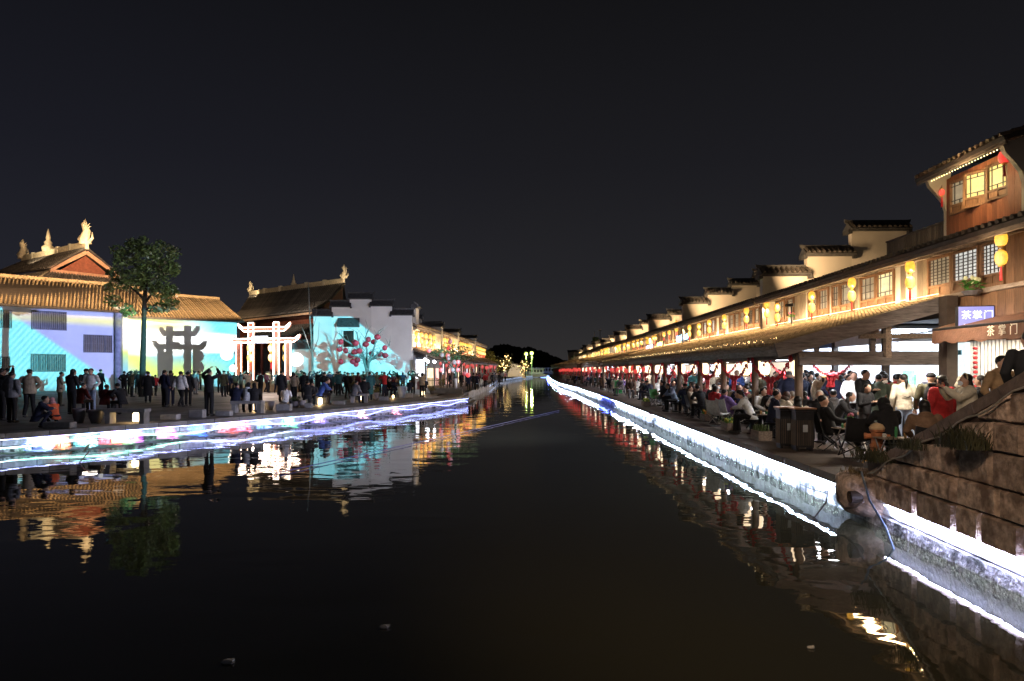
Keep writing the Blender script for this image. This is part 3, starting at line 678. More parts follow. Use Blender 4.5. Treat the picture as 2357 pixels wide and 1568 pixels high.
# ---- shops
rs = random.Random(9)
def shop(u0, wd, label, hue, detail=True):
    s = thing('shop_front', label, 'shop', RT(u0, VW, .6), -RA)
    q = MB(); q.box((2.1, wd/2, 1.5), (.08, wd, 3.0)); q.build('back_wall', mat('shop_wall_%d' % hue, [(.85,.86,.9),(.85,.8,.7),(.9,.75,.7),(.7,.85,.9)][hue], .8, .05), s)
    q = MB(); q.box((1.1, wd/2, 3.06), (2.1, wd, .08)); q.build('shop_ceiling', mat('shop_white', (.8,.8,.82), .8, .05), s)
    q = MB(); q.box((.95, wd/2, 2.99), (1.0, wd*.7, .03)); q.build('ceiling_light', [E_ROOM, glow('shop_ceiling_warm', (1,.82,.62), 11), glow('shop_ceiling_pink', (1,.75,.85), 10), E_ROOM][hue], s)
    if u0 > 21: q = MB(); q.box((1.1, .04, 1.5), (2.1, .06, 3.0)); q.build('side_wall', mat('shop_white', (.8,.8,.82)), s)
    q = MB(); q.box((0, .09, 1.55), (.16,.18,3.1)); q.build('front_post', M_DARK, s)
    q = MB(); q.box((0, wd/2+.09, 2.78), (.1, wd-.2, .40)); q.build('sign_board', [mat('sign_white',(.75,.75,.8),.5,.1),mat('sign_dark',(.05,.03,.03),.5,.1),mat('sign_red',(.4,.03,.03),.5,.1),mat('sign_blue',(.08,.15,.35),.5,.1)][(hue*3+int(u0)) % 4], s)
    q = MB(); q.box((2.03, wd*.5, 2.2), (.04, wd*.86, 1.1)); q.build('light_box', [glow('menu_cool', (.72,.84,1), 1.9, var=.35, scale=2.2), glow('menu_warm', (1,.82,.6), 1.6, var=.4, scale=2.2), glow('menu_pink', (1,.68,.74), 1.5, var=.4, scale=2.2), glow('menu_cool', (.72,.84,1), 1.9)][hue], s)
    if detail:
        q = MB(); q.box((.5, wd*.42, .5), (.55, wd*.6, 1.0)); q.build('counter', M_WOODL, s)
        for k in range(3):
            q = MB(); w_ = rs.uniform(.4,.8); y = wd*(.2+.28*k)
            q.box((2.03, y, rs.uniform(1.2,1.7)), (.08, w_, rs.uniform(.4,.8))); q.build('poster', mat('poster_%d' % (rs.randrange(5)), [(.8,.25,.2),(.2,.5,.7),(.85,.7,.2),(.25,.55,.35),(.7,.5,.7)][rs.randrange(5)], .6, .5, 6), s)
        q = MB()
        for k in range(14): y = wd*.14+k*wd*.045; hh = rs.uniform(.06,.22); q.box((.45+rs.uniform(-.1,.1), y, 1.0+hh/2), (.09,.08,hh))
        q.build('counter_goods', mat('goods', (.6,.35,.2), .5, .6, 9), s, kind='stuff')
    return s
ordw = ['first','second','third','fourth','fifth','sixth','seventh','eighth','ninth','tenth','eleventh','twelfth','thirteenth','fourteenth','fifteenth','sixteenth','seventeenth','eighteenth','nineteenth','twentieth','twenty-first','twenty-second','twenty-third','twenty-fourth','twenty-fifth','twenty-sixth','twenty-seventh']
u = 20.3; i = 0
while u < 130:
    wd = 3.35 if u < 62 else 6.7
    shop(u, wd, 'brightly lit open shop under the canopy, %s along from the awning stall' % ordw[i], [0,0,1,3,1,0,2,1][i % 8], u < 50); u += wd; i += 1
# ---- lantern templates
def lantern_pair(label, name='lantern_pair', m=E_YEL, n=2, r=.122, h=.30, gap=.10, tas=True, squash=1):
    t = thing(name, label, 'lantern'); z = 0
    cm = MB(); cm.tube([(0,0,.12),(0,0,-n*(h+gap)-.02)], .006, 4); cm.build('cord', M_DARK, t)
    for i in range(n):
        zt = -i*(h+gap); q = MB(); prof = [(.45*r, zt-h)]
        for k in range(1, 16): a = pi*k/16; prof.append((r*(.5+.5*sin(a)**.5)-(.006 if k % 2 else 0), zt-h+h*k/16))
        prof.append((.45*r, zt)); q.lathe(prof, 16)
        q.build('lantern_body', m, t, smooth=False)
        q = MB(); q.lathe([(.42*r, zt), (.46*r, zt+.02), (.42*r, zt+.035)], 10); q.lathe([(.42*r, zt-h-.035), (.46*r, zt-h-.02), (.42*r, zt-h)], 10); q.build('lantern_cap', mat('gilt_cap', (.6,.35,.08), .5), t)
    if tas:
        zt = -n*(h+gap)+gap-.03; q = MB(); q.tube([(0,0,zt),(0,0,zt-.06),(0,0,zt-.3)], [.012,.022,.03], 6); q.build('tassel', M_RED, t)
    return t
protoY = lantern_pair('stacked pair of yellow lanterns under the right bank eaves'); protoY['group'] = 'yellow lantern pairs under the eaves'
pl_ = [(2282,538),(2080,604),(1950,642),(1860,673),(1782.5,700),(1759,692),(1713,708),(1663,725),(1629,737),(1605.7,745),(1584,749),(1554.5,740),(1538,748),(1526,753),(1507,763),(1502,762),(1487.7,773),(1475,775),(1466,779),(1456.6,782),(1446,786),(1436,790),(1425,793),(1419,796),(1399,802),(1395,803),(1391,804),(1384,806),(1377,812),(1372,813),(1366,815),(1360,818),(1354,820),(1349,822),(1344,823),(1338,826),(1333,828)]
first = True
for (x, y) in pl_:
    o = protoY if first else copy_tree(protoY); first = False
    v = 9.9 if x > 1400 else 9.6
    u = UV(x, v); z = EYE+(HY-y)/F*u; o.location = RT(u, v, z-.02 if u < 60 else z+.1); o.rotation_euler = (0,0,rr.uniform(0,1))
    if u > 60: o.scale = (1.25,)*3
rl_ = lantern_pair('single red lantern with a long tassel under the attic eave', 'red_lantern', glow('red_lantern_light', (1,.05,.04), .75, var=.2), 1, .14, .30); rl_.location = RT(17.25, 11.7, 7.83)
rl2 = lantern_pair('small red lantern at the far corner of the attic window', 'red_lantern', _m['red_lantern_light'], 1, .08, .18); rl2.location = RT(20.0, 11.8, 7.6)
protoW = lantern_pair('glowing white drum lantern under the riverside canopy', 'white_lantern', E_WLAN, 1, .155, .46, tas=False); protoW['group'] = 'white lanterns under the canopies'
first = True; k = 0
for a, b in zip(posts_u[:-1], posts_u[1:]):
    if a > 150: break
    for f in ((.35,.8) if a < 50 else (.5,)):
        o = protoW if first else copy_tree(protoW); first = False
        bend = 0 if a < 59 else -.5
        o.location = RT(a+(b-a)*f, 7.25+bend+rr.uniform(-.1,.1)+(1.3 if (k % 3 == 1 and a < 40) else 0), 2.68)
        k += 1
protoR = lantern_pair('small red lantern hanging at the canopy edge of the right bank', 'red_lantern', glow('red_canopy_lantern', (1,.07,.06), .6, var=.3, samp=False), 1, .095, .22); protoR['group'] = 'red lanterns at the canopy edges'
for i in range(44):
    o = protoR if i == 0 else copy_tree(protoR); u = 40+i*2.2+rr.uniform(-.7,.7); o.location = RT(u, 6.35+(0 if u < 59 else -.4 if u < 79 else -.9)+rr.uniform(-.1,.2), 2.66+rr.uniform(-.22,.06)); o.scale = (1+u*.006,)*3
# ---- garlands
def garland():
    t = thing('paper_garland', 'red paper garland with bow looped between canopy posts', 'garland', group='red garlands between the canopy posts')
    ln = 3.0; pts = [Vector((0, ln*i/16, -.62*(1-(2*i/16-1)**2)**.9)) for i in range(17)]
    q = MB(); q.tube(pts, .012, 4); q.build('cord', M_RED, t)
    rg = MB(); 
    for k in range(8): a = 2*pi*k/8; a2 = 2*pi*(k+1)/8; rg.beam((.0,.05*cos(a),.05*sin(a)), (0,.05*cos(a2),.05*sin(a2)), .03, .016)
    rg.box((0,0,.02), (.02,.12,.05)); rm = rg.mesh('paper_ring', M_RED)
    for i in range(2, 30): 
        f = i/31; y = ln*f; z = -.62*max(0, 1-(2*f-1)**2)**.9
        put('paper_ring', rm, t, (rr.uniform(-.03,.03), y, z-.02)).rotation_euler = (rr.uniform(-1,1), 0, rr.uniform(-.8,.8))
    q = MB()
    for s in (-1, 1):
        q.ball((0, ln/2+s*.17, -.62), (.05,.15,.11), 8, 5); q.ball((0, ln/2+s*.13, -.78), (.04,.09,.12), 8, 5)
    q.ball((0, ln/2, -.64), (.08,.06,.08), 8, 5)
    for kx in (-.18,-.08,.03,.12,.2): q.box((0, ln/2+kx, -.95), (.015,.035,.22), rx=kx)
    q.build('bow', M_RED, t)
    q = MB(); q.ball((0, .03, -.03), (.05,.09,.10), 8, 5); q.ball((0, ln-.03, -.03), (.05,.08,.10), 8, 5); q.build('end_knot', M_RED, t)
    return t
g0 = garland(); first = True
for a, b in zip(posts_u[:-1], posts_u[1:]):
    if a > 88: break
    o = g0 if first else copy_tree(g0); first = False
    o.location = RT(a+.15, 6.62+(0 if a < 59 else -.4), 2.72); o.rotation_euler = (0,0,-RA); o.scale = (1, (b-a-.3)/3.0, rr.uniform(.85,1.1))
for i, (a, b) in enumerate(zip(posts_u[:-1], posts_u[1:])):
    if a > 60: break
    o = copy_tree(g0); o.location = RT(a+.2, 8.3, 2.74); o.rotation_euler = (0,0,-RA); o.scale = (.8, (b-a-.4)/3.0, .75)
    o['label'] = 'red paper garland hung deeper under the canopy'; o['group'] = 'inner red garlands under the canopy'
# red hanging bunting far along
q = MB()
for i in range(90):
    u = 88+i*1.1; q.box((6.1+rr.uniform(-.2,.2), u, 2.35+rr.uniform(-.1,.1)), (.25,.3,.45+rr.uniform(-.1,.2)))
o = tag(q.build('red_bunting', M_RED), 'row of tiny red hangings under the distant canopies of the right bank', 'bunting', kind='stuff'); o.rotation_euler = (0,0,-RA)
# ---- neon signs on canopy roof
def sign(name, label, c, u, v, z, w_, h_, m, extra=None):
    t = thing(name, label, 'sign', RT(u, v, z), -RA)
    q = MB(); q.box((0,0,0), (.1,w_,h_)); q.build('case', M_METAL, t)
    q = MB(); rq = random.Random(int(u*10)); y = -w_/2+.12
    while y < w_/2-.12:
        cw = .22; q.box((-.06,y,rq.uniform(-.05,.05)), (.02,.02,h_*.7)); q.box((-.06,y+.08,h_*.2), (.02,.14,.02)); q.box((-.06,y+.08,-h_*.1), (.02,.12,.02)); q.box((-.06,y+.14,-h_*.15), (.02,.02,h_*.4)); y += cw+.05
    q.build('neon_lettering', m, t); return t
sign('neon_sign','bluish white neon shop sign above the canopy roof',0,45.5,10.0,4.55,3.6,.5,glow('neon_blue',(.25,.6,1),6))
sign('neon_sign','pink and yellow neon sign beyond the blue one',0,57.5,9.9,4.35,3.4,.4,glow('neon_pink',(1,.6,.75),5))
sign('neon_sign','short yellow neon sign between the pink and the blue signs',0,53.0,9.9,4.4,2.4,.4,glow('neon_yel',(.9,1,.3),5))
# ---- awning stall, blade sign, column
s = thing('awning_stall', 'tea stall with brown scalloped awning and slatted back wall at the far right', 'stall', RT(12.2, VW, .6), -RA)
q = MB(); q.box((1.9, 4.1, 1.3), (.08, 7.6, 2.6)); q.build('back_wall', mat('stall_back', (.55,.52,.48), .8), s)
sm = MB(); sm.box((0,0,.8), (.05,.10,1.6)); sm = sm.mesh('slat', mat('pale_slat', (.62,.60,.56), .6, .15))
for i in range(22): put('slat', sm, s, (1.45, 3.9+i*.145, 1.45))
q = MB(); q.box((.62, 5.85, 1.35), (.1, .95, 2.3)); q.build('poster_board', glow('poster_board', (.75,.9,.95), .95, samp=False, var=.12, scale=9), s)
for k in range(9):
    q = MB(); q.box((.56, 5.5+.35*(k % 3)+rr.uniform(-.08,.08), .6+.45*(k//3)+rr.uniform(-.1,.1)), (.02, rr.uniform(.08,.2), rr.uniform(.06,.18))); q.build('printed_item', mat('poster_%d' % rr.randrange(5), (.3,.5,.6)), s)
q = MB(); q.box((.56, 5.85, 2.25), (.02,.6,.12)); q.build('poster_heading', mat('poster_blue', (.1,.4,.55), .5), s)
q = MB(); q.box((.9, 3.6, .5), (.5, 3.0, 1.0)); q.box((.85,3.6,1.02), (.65,3.1,.05)); q.build('counter', mat('pale_counter', (.7,.68,.65), .5), s)
for k in range(4):
    q = MB(); q.lathe([(.05,0),(.065,.22),(.06,.23)], 10, (.75, 2.6+k*.6, 1.05)); q.build('paper_cup', mat('paper_cup', (.8,.75,.7), .5), s)
q = MB(); q.beam((.05,-.3,2.52), (.05,4.4,2.52), .05, .05); q.build('under_light', glow('stall_light', (1,.85,.6), 14), s)
q = MB(); q.box((1.0, 4.0, 2.66), (2.0, 7.9, .06)); q.build('stall_ceiling', mat('shop_white', (.8,.8,.82)), s)
M_AWN = mat('brown_awning', (.24,.12,.08), .8, .2, 6, .01)
q = MB(); n = 44; y0, y1 = -1.2, 4.45; vs = []
for i in range(n+1):
    y = y0+(y1-y0)*i/n; vs += [(.05, y, 3.02), (-.75, y, 2.80), (-.80, y, 2.74), (-.82, y, 2.46-.045*abs(sin(i*pi/4))-.02*sin(i*.9))]
q.add(vs, [(4*i+j, 4*i+j+1, 4*i+5+j, 4*i+4+j) for i in range(n) for j in range(3)]); o = q.build('awning_cloth', M_AWN, s)
q = MB(); q.tube([(-.78,y0,2.76),(-.78,y1,2.76)], .035, 8); q.build('awning_bar', M_METAL, s)
for i, ch in enumerate('茶掌门'):
    me = text_mesh(ch, .24, mat('cream_letter', (.8,.75,.65), .6), .004)
    o = put('lettering', me, s); o.location = (-.85, UV(2262+i*25.5, 9.58)-12.2, 2.60); o.rotation_euler = (R(90), 0, R(-90))
bm_ = MB(); 
bm_.ball((0,0,0), (.06,.06,.045), 8, 5); bmm = bm_.mesh('paper_ball', M_RED)
for (x_, y) in ((.75,5.3),(.1,2.0)):
    for k in range(9): put('paper_ball', bmm, s, (x_, y, 2.35-k*.12))
ld = bpy.data.lights.new('stall_lamp', 'AREA'); ld.shape = 'RECTANGLE'; ld.size = .3; ld.size_y = 4.6; ld.energy = 75; ld.color = (1,.86,.66)
o = bpy.data.objects.new('stall_lamp', ld); C.objects.link(o); o.location = RT(17.0, VW+.9, 3.15); o.rotation_euler = (0,0,-RA)
cn = thing('stall_post', 'thick dark timber post between the canopy and the tea stall', 'post', RT(16.95, 10.15, .6), -RA)
MB().box((0,0,1.85), (.26,.34,3.5)).build('shaft', M_DARK, cn); MB().box((0,0,.05), (.36,.42,.12)).build('footing', M_STONE, cn)
bs = thing('blade_sign', 'blue lit box sign with white characters on the plank wall over the awning', 'sign', RT(15.75, 10.02, 3.6), -RA-R(12))
MB().box((0,.0,0), (.74,.14,.50)).build('sign_case', M_METAL, bs); MB().box((0,-.08,0), (.70,.02,.46)).build('sign_face', glow('sign_blue_face', (.20,.24,.90), .7, var=.25, scale=2), bs)
for i, ch in enumerate('茶掌门'):
    o = put('lettering', text_mesh(ch, .21, glow('sign_white_letter', (.9,.92,1), 1.6), .003), bs); o.location = (-.2+i*.22, -.095, .03); o.rotation_euler = (R(90),0,0)
MB().box((0,-.094,-.17), (.5,.004,.02)).build('small_print', _m['sign_white_letter'], bs); MB().box((.3,0,0), (.14,.05,.05)).build('bracket', M_METAL, bs)
ld = bpy.data.lights.new('plank_wash', 'POINT'); ld.energy = 30; ld.color = (1,.72,.42); ld.shadow_soft_size = .2
o = bpy.data.objects.new('plank_wash', ld); C.objects.link(o); o.location = RT(14.4, 9.3, 4.6)
# potted plants on the sill
def leafy(name, label, loc, n, r, ls, m=M_LEAF, stems=True, flower=None, pot=True, cat='plant', sd=0, ph=.22, pr=.13):
    t = thing(name, label, cat, loc); rq = random.Random(sd)
    zb = ph if pot else 0
    if pot: MB().lathe([(pr*.7,0),(pr,ph*.7),(pr*1.08,ph),(pr*.9,ph)], 12).build('pot', M_POT, t)
    q = MB()
    for i in range(n):
        a = rq.uniform(0,2*pi); rr_ = r*rq.random()**.5; z = zb+r*1.2*rq.random(); c = Vector((rr_*cos(a), rr_*sin(a), z)); s = ls*rq.uniform(.6,1.2)
        x = Vector((rq.uniform(-1,1), rq.uniform(-1,1), rq.uniform(-.4,.6))).normalized()*s; y = x.cross(Vector((rq.uniform(-1,1), rq.uniform(-1,1), 1))).normalized()*s*.45
        q.add([c-x, c-y, c+x, c+y], [(0,1,2,3)])
    q.build('foliage', m, t, fix=False)
    if flower:
        q = MB()
        for i in range(9): a = rq.uniform(0,2*pi); q.ball((r*.8*rq.random()*cos(a), r*.8*rq.random()*sin(a), zb+r*rq.uniform(.9,1.4)), ls*.55, 6, 4)
        q.build('blossom', flower, t)
    return t
M_GRN = mat('bright_leaf', (.10,.32,.05), .5, .3, 5)
leafy('potted_plant', 'green leafy plant with pale flowers on the plank wall above the blue sign', RT(16.0, 10.12, 4.12), 60, .22, .09, M_GRN, flower=mat('cream_flower',(.8,.8,.5),.6), pot=True, ph=.1, pr=.2, sd=3)
leafy('potted_plant', 'white pot with pink flowers on the canopy head by a window', RT(27.0, 10.15, 4.25), 40, .14, .06, M_GRN, flower=mat('pink_flower',(.75,.1,.25),.6), sd=4)
# ------------------------------------------------------------------ left-hand plaza buildings
def wallbox(mb, a, b, z0, z1, th, back):
    """wall slab from a to b (xy), thickness going to 'back' side vector"""
    a = Vector((a[0], a[1])); b = Vector((b[0], b[1])); d = (b-a).normalized(); n = Vector((-d.y, d.x)); n = n if n.dot(back) > 0 else -n
    q = [a, b, b+n*th, a+n*th]; mb.add([(p.x, p.y, z0) for p in q]+[(p.x, p.y, z1) for p in q], [(0,3,2,1),(4,5,6,7),(0,1,5,4),(1,2,6,5),(2,3,7,6),(3,0,4,7)])
EV = 5.55
def onwall(A, B, x):
    """point of the wall line A-B seen at picture column x"""
    k = (x-CX)/F; d = B-A; t = (k*A.y-A.x)/(d.x-k*d.y); return A+d*t
def eavept(x, y, zr=EV): d = zr*F/(HY-y); return Vector(((x-CX)/F*d, d))
A1, B1 = eavept(0, 697), eavept(295, 715.6); d1 = (B1-A1).normalized(); A1 = A1-d1*14
A2, B2 = eavept(292, 725), eavept(545, 737); d2 = (B2-A2).normalized()
R1a, R1b = eavept(0, 638, 8.3), eavept(240, 657, 8.3); R1a = R1a-(R1b-R1a).normalized()*14; 
R2a, R2b = eavept(250, 669.8, 8.35), eavept(505, 690, 8.35)
bk_ = Vector((-.75,.66))
def facade(name, label, A, B, ztop, wins, ridge):
    t = thing(name, label, 'building')
    q = MB(); wallbox(q, A, B, .5, ztop, .3, bk_); q.build('wall', M_WHITE, t)
    n = Vector((d1.y, -d1.x)); n = n if n.dot(bk_) < 0 else -n   # outward
    rz = math.atan2((B-A).y, (B-A).x)
    for (xa, ya, xb, yb) in wins:
        pa, pb = onwall(A, B, xa), onwall(A, B, xb); wd = (pb-pa).length; dm = (pa.y+pb.y)/2
        z1 = EYE-(ya-HY)/F*dm; z0 = EYE-(yb-HY)/F*dm; h = z1-z0
        o = empty('window', (pa.x, pa.y, z0), rz, parent=t)
        q = MB(); q.box((wd/2,-.03,h/2), (wd,.04,h)); q.build('pane', mat('dark_pane',(.06,.045,.035),.3,.4), o)
        q = MB(); f_ = .07
        for xx in (0, wd/4, wd/2, 3*wd/4, wd): q.box((xx,-.08,h/2), (f_,.06,h))
        for zz_ in (0, h): q.box((wd/2,-.08,zz_), (wd+f_,.07,f_))
        q.build('frame', mat('window_bar',(.16,.15,.14),.6), o)
        q = MB(); nb = int(wd/.16)
        for i in range(1, nb): q.box((wd*i/nb,-.13,h*.5), (.03,.03,h*.96))
        for zz_ in (.12,.5,.88): q.box((wd/2,-.13,h*zz_), (wd,.018,.018))
        q.build('grille', mat('window_bar'), o)
    return t, n
f1, n1 = facade('long_hall', 'long white two-storey hall with tiled roof lit by the projected picture at the left edge', A1, B1, EV+EYE+.05,
    [(-30,714,26,754),(73,717,152,759),(193,772,257,811),(72,816,150,855),(-34,822,22,855)], None)
f2, n2 = facade('low_hall', 'white hall with hipped tiled roof carrying the bright yellow and white projection', A2, B2, EV+EYE+.05, [], None)
def roofed(t, A, B, Ra, Rb, n, over, m, sp):
    z = EYE+EV-.12
    e0 = Vector((*(A+n*over), z)); e1 = Vector((*(B+n*over), z)); r0 = Vector((*Ra, EYE+8.3)); r1 = Vector((*Rb, EYE+8.3))
    tiled_roof(t, e0, e1, r0, r1, sp, m, 16)
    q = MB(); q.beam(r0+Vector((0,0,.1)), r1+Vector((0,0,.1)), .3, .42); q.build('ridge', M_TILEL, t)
    q = MB(); q.beam(e0-Vector((0,0,.1)), e1-Vector((0,0,.1)), .14, .16); q.build('eave_board', M_DARK, t)
    # back slope and gable infill
    q = MB(); bo = Vector((bk_.x, bk_.y, 0))*6; q.prism([r0, r1, r1+bo-Vector((0,0,3)), r0+bo-Vector((0,0,3))], (0,0,-.15), (0,0,0)); q.build('rear_roof', M_TILE, t)
    return e0, e1, r0, r1
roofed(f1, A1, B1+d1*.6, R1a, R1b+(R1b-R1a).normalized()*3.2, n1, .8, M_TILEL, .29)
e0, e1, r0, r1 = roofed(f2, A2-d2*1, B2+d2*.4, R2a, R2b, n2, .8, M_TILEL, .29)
q = MB(); b2 = e1+Vector((bk_.x,bk_.y,0))*9; q.prism([e1, b2, r1], (0,0,-.12), (0,0,0)); q.build('hip_roof', M_TILEL, f2)
pr_ = onwall(A1, B1, 270); q = MB(); q.lathe([(.33,.0),(.33,7.3),(.5,7.5),(.5,7.7)], 14, (pr_.x+n1.x*.35, pr_.y+n1.y*.35, .5)); q.build('corner_pier', mat('grey_pier', (.36,.37,.42), .8), f1, smooth=True)
q = MB(); wallbox(q, B1, A2, .5, EV+EYE, .3, bk_); q.build('end_wall', M_WHITE, f1)
# side wall of low hall end
q = MB(); c_ = B2+Vector((bk_.x,bk_.y))*8; wallbox(q, B2, c_, .5, EV+EYE, .3, Vector((-1,-.5))); q.build('end_wall', M_WHITE, f2)
# ---- temple 1
M_TR = mat('temple_roof_tile', (.11,.095,.085), .75, .5, 4)
def finial(par, p, s, kind=0):
    q = MB(); x, y, z = p
    if kind == 0:   # dragon-fish like curled tail ornament
        q.tube([(x,y,z),(x-.05*s,y,z+.35*s),(x+.10*s,y,z+.75*s),(x-.08*s,y,z+1.15*s),(x+.02*s,y,z+1.45*s)], [.34*s,.27*s,.22*s,.16*s,.03*s], 8)
        q.tube([(x+.2*s,y,z+.15*s),(x+.42*s,y,z+.35*s),(x+.40*s,y,z+.7*s)], [.12*s,.08*s,.02*s], 6); q.tube([(x-.2*s,y,z+.1*s),(x-.38*s,y,z+.3*s),(x-.33*s,y,z+.5*s)], [.12*s,.08*s,.02*s], 6)
        for k in range(5): a = k*.5+.3; q.tube([(x+.1*s*cos(a),y,z+.9*s+.1*s*sin(a)),(x+.38*s*cos(a),y,z+.95*s+.36*s*sin(a))], [.06*s,.015*s], 4)
    else: q.lathe([(.34*s,0),(.38*s,.3*s),(.2*s,.42*s),(.24*s,.6*s),(.12*s,.75*s),(.14*s,.9*s),(.03*s,1.5*s)], 8, (x,y,z))
    return q.build('ridge_finial', M_GILD, par, smooth=True)
def temple(label, Rl, Rr, H, El, Er, E, fr, ends, mid):
    t = thing('temple_hall', label, 'temple'); Rl, Rr, El, Er = [Vector(p) for p in (Rl, Rr, El, Er)]
    r0 = Vector((Rl.x,Rl.y,EYE+H)); r1 = Vector((Rr.x,Rr.y,EYE+H)); e0 = Vector((El.x,El.y,EYE+E)); e1 = Vector((Er.x,Er.y,EYE+E))
    m0 = (r0*.45+e0*.55); m1 = (r1*.45+e1*.55); m0.z -= .45; m1.z -= .45     # concave roof
    tiled_roof(t, m0, m1, r0, r1, .42, M_TR, 12); tiled_roof(t, e0, e1, m0, m1, .42, M_TR, 12)
    q = MB(); q.beam(r0+Vector((0,0,.25)), r1+Vector((0,0,.25)), .35, .8); q.build('ridge', M_GILD, t)
    d = (r1-r0).normalized()
    for f in (.18,.36,.64,.82): q = MB(); c = r0.lerp(r1, f)+Vector((0,0,.3)); q.beam(c-d*.25, c+d*.25, .42, .95); q.build('ridge_panel', mat('ridge_panel', (.75,.66,.5), .8), t)
    finial(t, r0+Vector((0,0,.6)), ends*.6, 0); finial(t, r1+Vector((0,0,.6)), ends*.68, 0); finial(t, r0.lerp(r1, .5)+Vector((0,0,.6)), mid, 1)
    bk = (r0-e0); bk.z = 0; b0 = r0+bk; b1 = r1+bk; b0.z = e0.z; b1.z = e1.z
    q = MB(); q.prism([r0, r1, b1, b0], (0,0,-.15), (0,0,0)); q.build('rear_roof', M_TR, t)
    q = MB(); ins = (b0-e0)*.12
    a, b, c, dd = e0+ins+d*1, e1+ins-d*1, b1-ins-d*1, b0-ins+d*1
    for p in (a, b, c, dd): p.z = .5
    q.prism([a, b, c, dd], (0,0,0), (0,0,EYE+E-.6)); q.build('wall', M_REDW, t)
    # gable infill + upturned corner
    for rr_, ee, bb in ((r1, e1, b1), (r0, e0, b0)):
        s = 1 if rr_ is r1 else -1
        p0 = ee+(bb-ee)*.12; p1 = bb+(ee-bb)*.12; q = MB(); q.prism([p0, p1, rr_-Vector((0,0,.5))], d*(-s*.5), d*(-s*.3)); q.build('gable', M_REDW, t)
        q = MB(); q.tube([rr_, (rr_+ee)/2-Vector((0,0,.45)), ee+Vector((0,0,.05)), ee+(ee-bb).normalized()*.9+d*s*.6+Vector((0,0,.75))], [.16,.16,.15,.04], 6); q.build('verge', M_TR, t, smooth=True)
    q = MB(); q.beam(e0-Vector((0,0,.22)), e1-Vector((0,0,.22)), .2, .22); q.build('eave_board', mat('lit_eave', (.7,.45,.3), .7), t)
    return t, r0, r1, e0, e1, b0, b1
tA = temple('dark-roofed temple hall with pale ridge and curled finials behind the neon gate', (-37,96.5), (-20.4,82.9), 10.5, (-35.0,85.0), (-20.9,71.6), 6.2, None, 1.75, 1.0)
# second eave layer under (photo shows red fascia and a lower roof)
p0, p1 = Vector((-31.5,82.0,EYE+4.6)), Vector((-20.2,70.6,EYE+4.4))
tB = thing('temple_porch', 'lower tiled porch roof with red fascia between the neon gate and the temple', 'porch')
bkv = Vector((2.3,2.5,0)).normalized()
tiled_roof(tB, Vector((-31,79.0,EYE+3.7)), Vector((-20.4,69.4,EYE+3.7)), Vector((-29.8,81,EYE+4.9)), Vector((-19,71.2,EYE+4.9)), .42, M_TR, 8)
q = MB(); q.beam((-29.8,81.2,EYE+5.3), (-18.8,71.4,EYE+5.3), .2, .5); q.build('fascia', M_REDW, tB)
q = MB(); q.beam((-30.2,80.2,2.6), (-19.6,70.4,2.6), .2, 4.6); q.build('wall', mat('dark_hall_wall', (.10,.10,.12), .7), tB)
for i in range(7):
    f = (i+.5)/7; c = Vector((-30.6,79.4,0)).lerp(Vector((-20.1,69.8,0)), f); q = MB(); q.lathe([(.18,.5),(.18,EYE+3.6)], 8, c); q.build('column', mat('dark_red_column', (.18,.03,.02), .5), tB)
# temple 1 far left
t1 = thing('temple_hall', 'tall temple hall with red gable and three pale finials above the long hall roof', 'temple')
Rr_ = Vector((-50.3, 80.0, EYE+14.2)); Rl_ = Vector((-63.5, 88.6, EYE+14.0)); dr = (Rr_-Rl_).normalized(); pn_ = Vector((-dr.y, dr.x, 0)).normalized(); pn_ = -pn_ if pn_.y > 0 else pn_
g = Rr_+dr*.8
ef, eb = pn_*4.0, pn_*-4.0
def dn(p, o, z): return Vector((p.x+o.x, p.y+o.y, EYE+z))
tiled_roof(t1, dn(Rl_, ef, 11.6), dn(Rr_+dr, ef, 11.3), Rl_, Rr_+dr, .45, M_TR, 12)
tiled_roof(t1, dn(Rr_+dr, eb, 11.3), dn(Rl_, eb, 11.6), Rr_+dr, Rl_, .45, M_TR, 12)
sk = 3.2
c4 = [dn(Rr_+dr*.6, ef*.95, 11.0), dn(Rr_+dr*.6, eb*.95, 11.0), dn(Rl_, eb*.95, 11.2), dn(Rl_, ef*.95, 11.2)]
o4 = [c4[0]+dr*sk+pn_*sk, c4[1]+dr*sk-pn_*sk, c4[2]-dr*sk-pn_*sk, c4[3]-dr*sk+pn_*sk]
for p in o4: p.z = EYE+9.0
for i in range(4): tiled_roof(t1, o4[i], o4[(i+1) % 4], c4[i], c4[(i+1) % 4], .5, M_TR, 10)
q = MB(); q.prism([dn(g, ef*.72, 11.2), dn(g, eb*.72, 11.2), g-Vector((0,0,.9))], dr*-.3, dr*-.1); q.build('gable', M_REDW, t1)
q = MB()
for s in (ef, eb): q.beam(dn(g+dr*.1, s*.95, 11.25), g+dr*.1-Vector((0,0,.5)), .15, .42)
q.beam(dn(g+dr*.1, ef*.95, 11.1), dn(g+dr*.1, eb*.95, 11.1), .2, .4); q.build('barge_board', mat('salmon_board', (.62,.34,.22), .7), t1)
q = MB(); q.beam(Rl_+Vector((0,0,.3)), Rr_+dr+Vector((0,0,.3)), .4, .9); q.build('ridge', M_GILD, t1)
for f in (.2,.4,.62,.82): q = MB(); c = Rl_.lerp(Rr_, f)+Vector((0,0,.35)); q.beam(c-dr*.2, c+dr*.2, .5, 1.1); q.build('ridge_panel', _m['ridge_panel'], t1)
finial(t1, Rr_+dr*.6+Vector((0,0,.5)), 2.0, 0); finial(t1, Rl_+Vector((0,0,.5)), 1.7, 0); finial(t1, Rl_.lerp(Rr_, .45)+Vector((0,0,.6)), 1.9, 1)
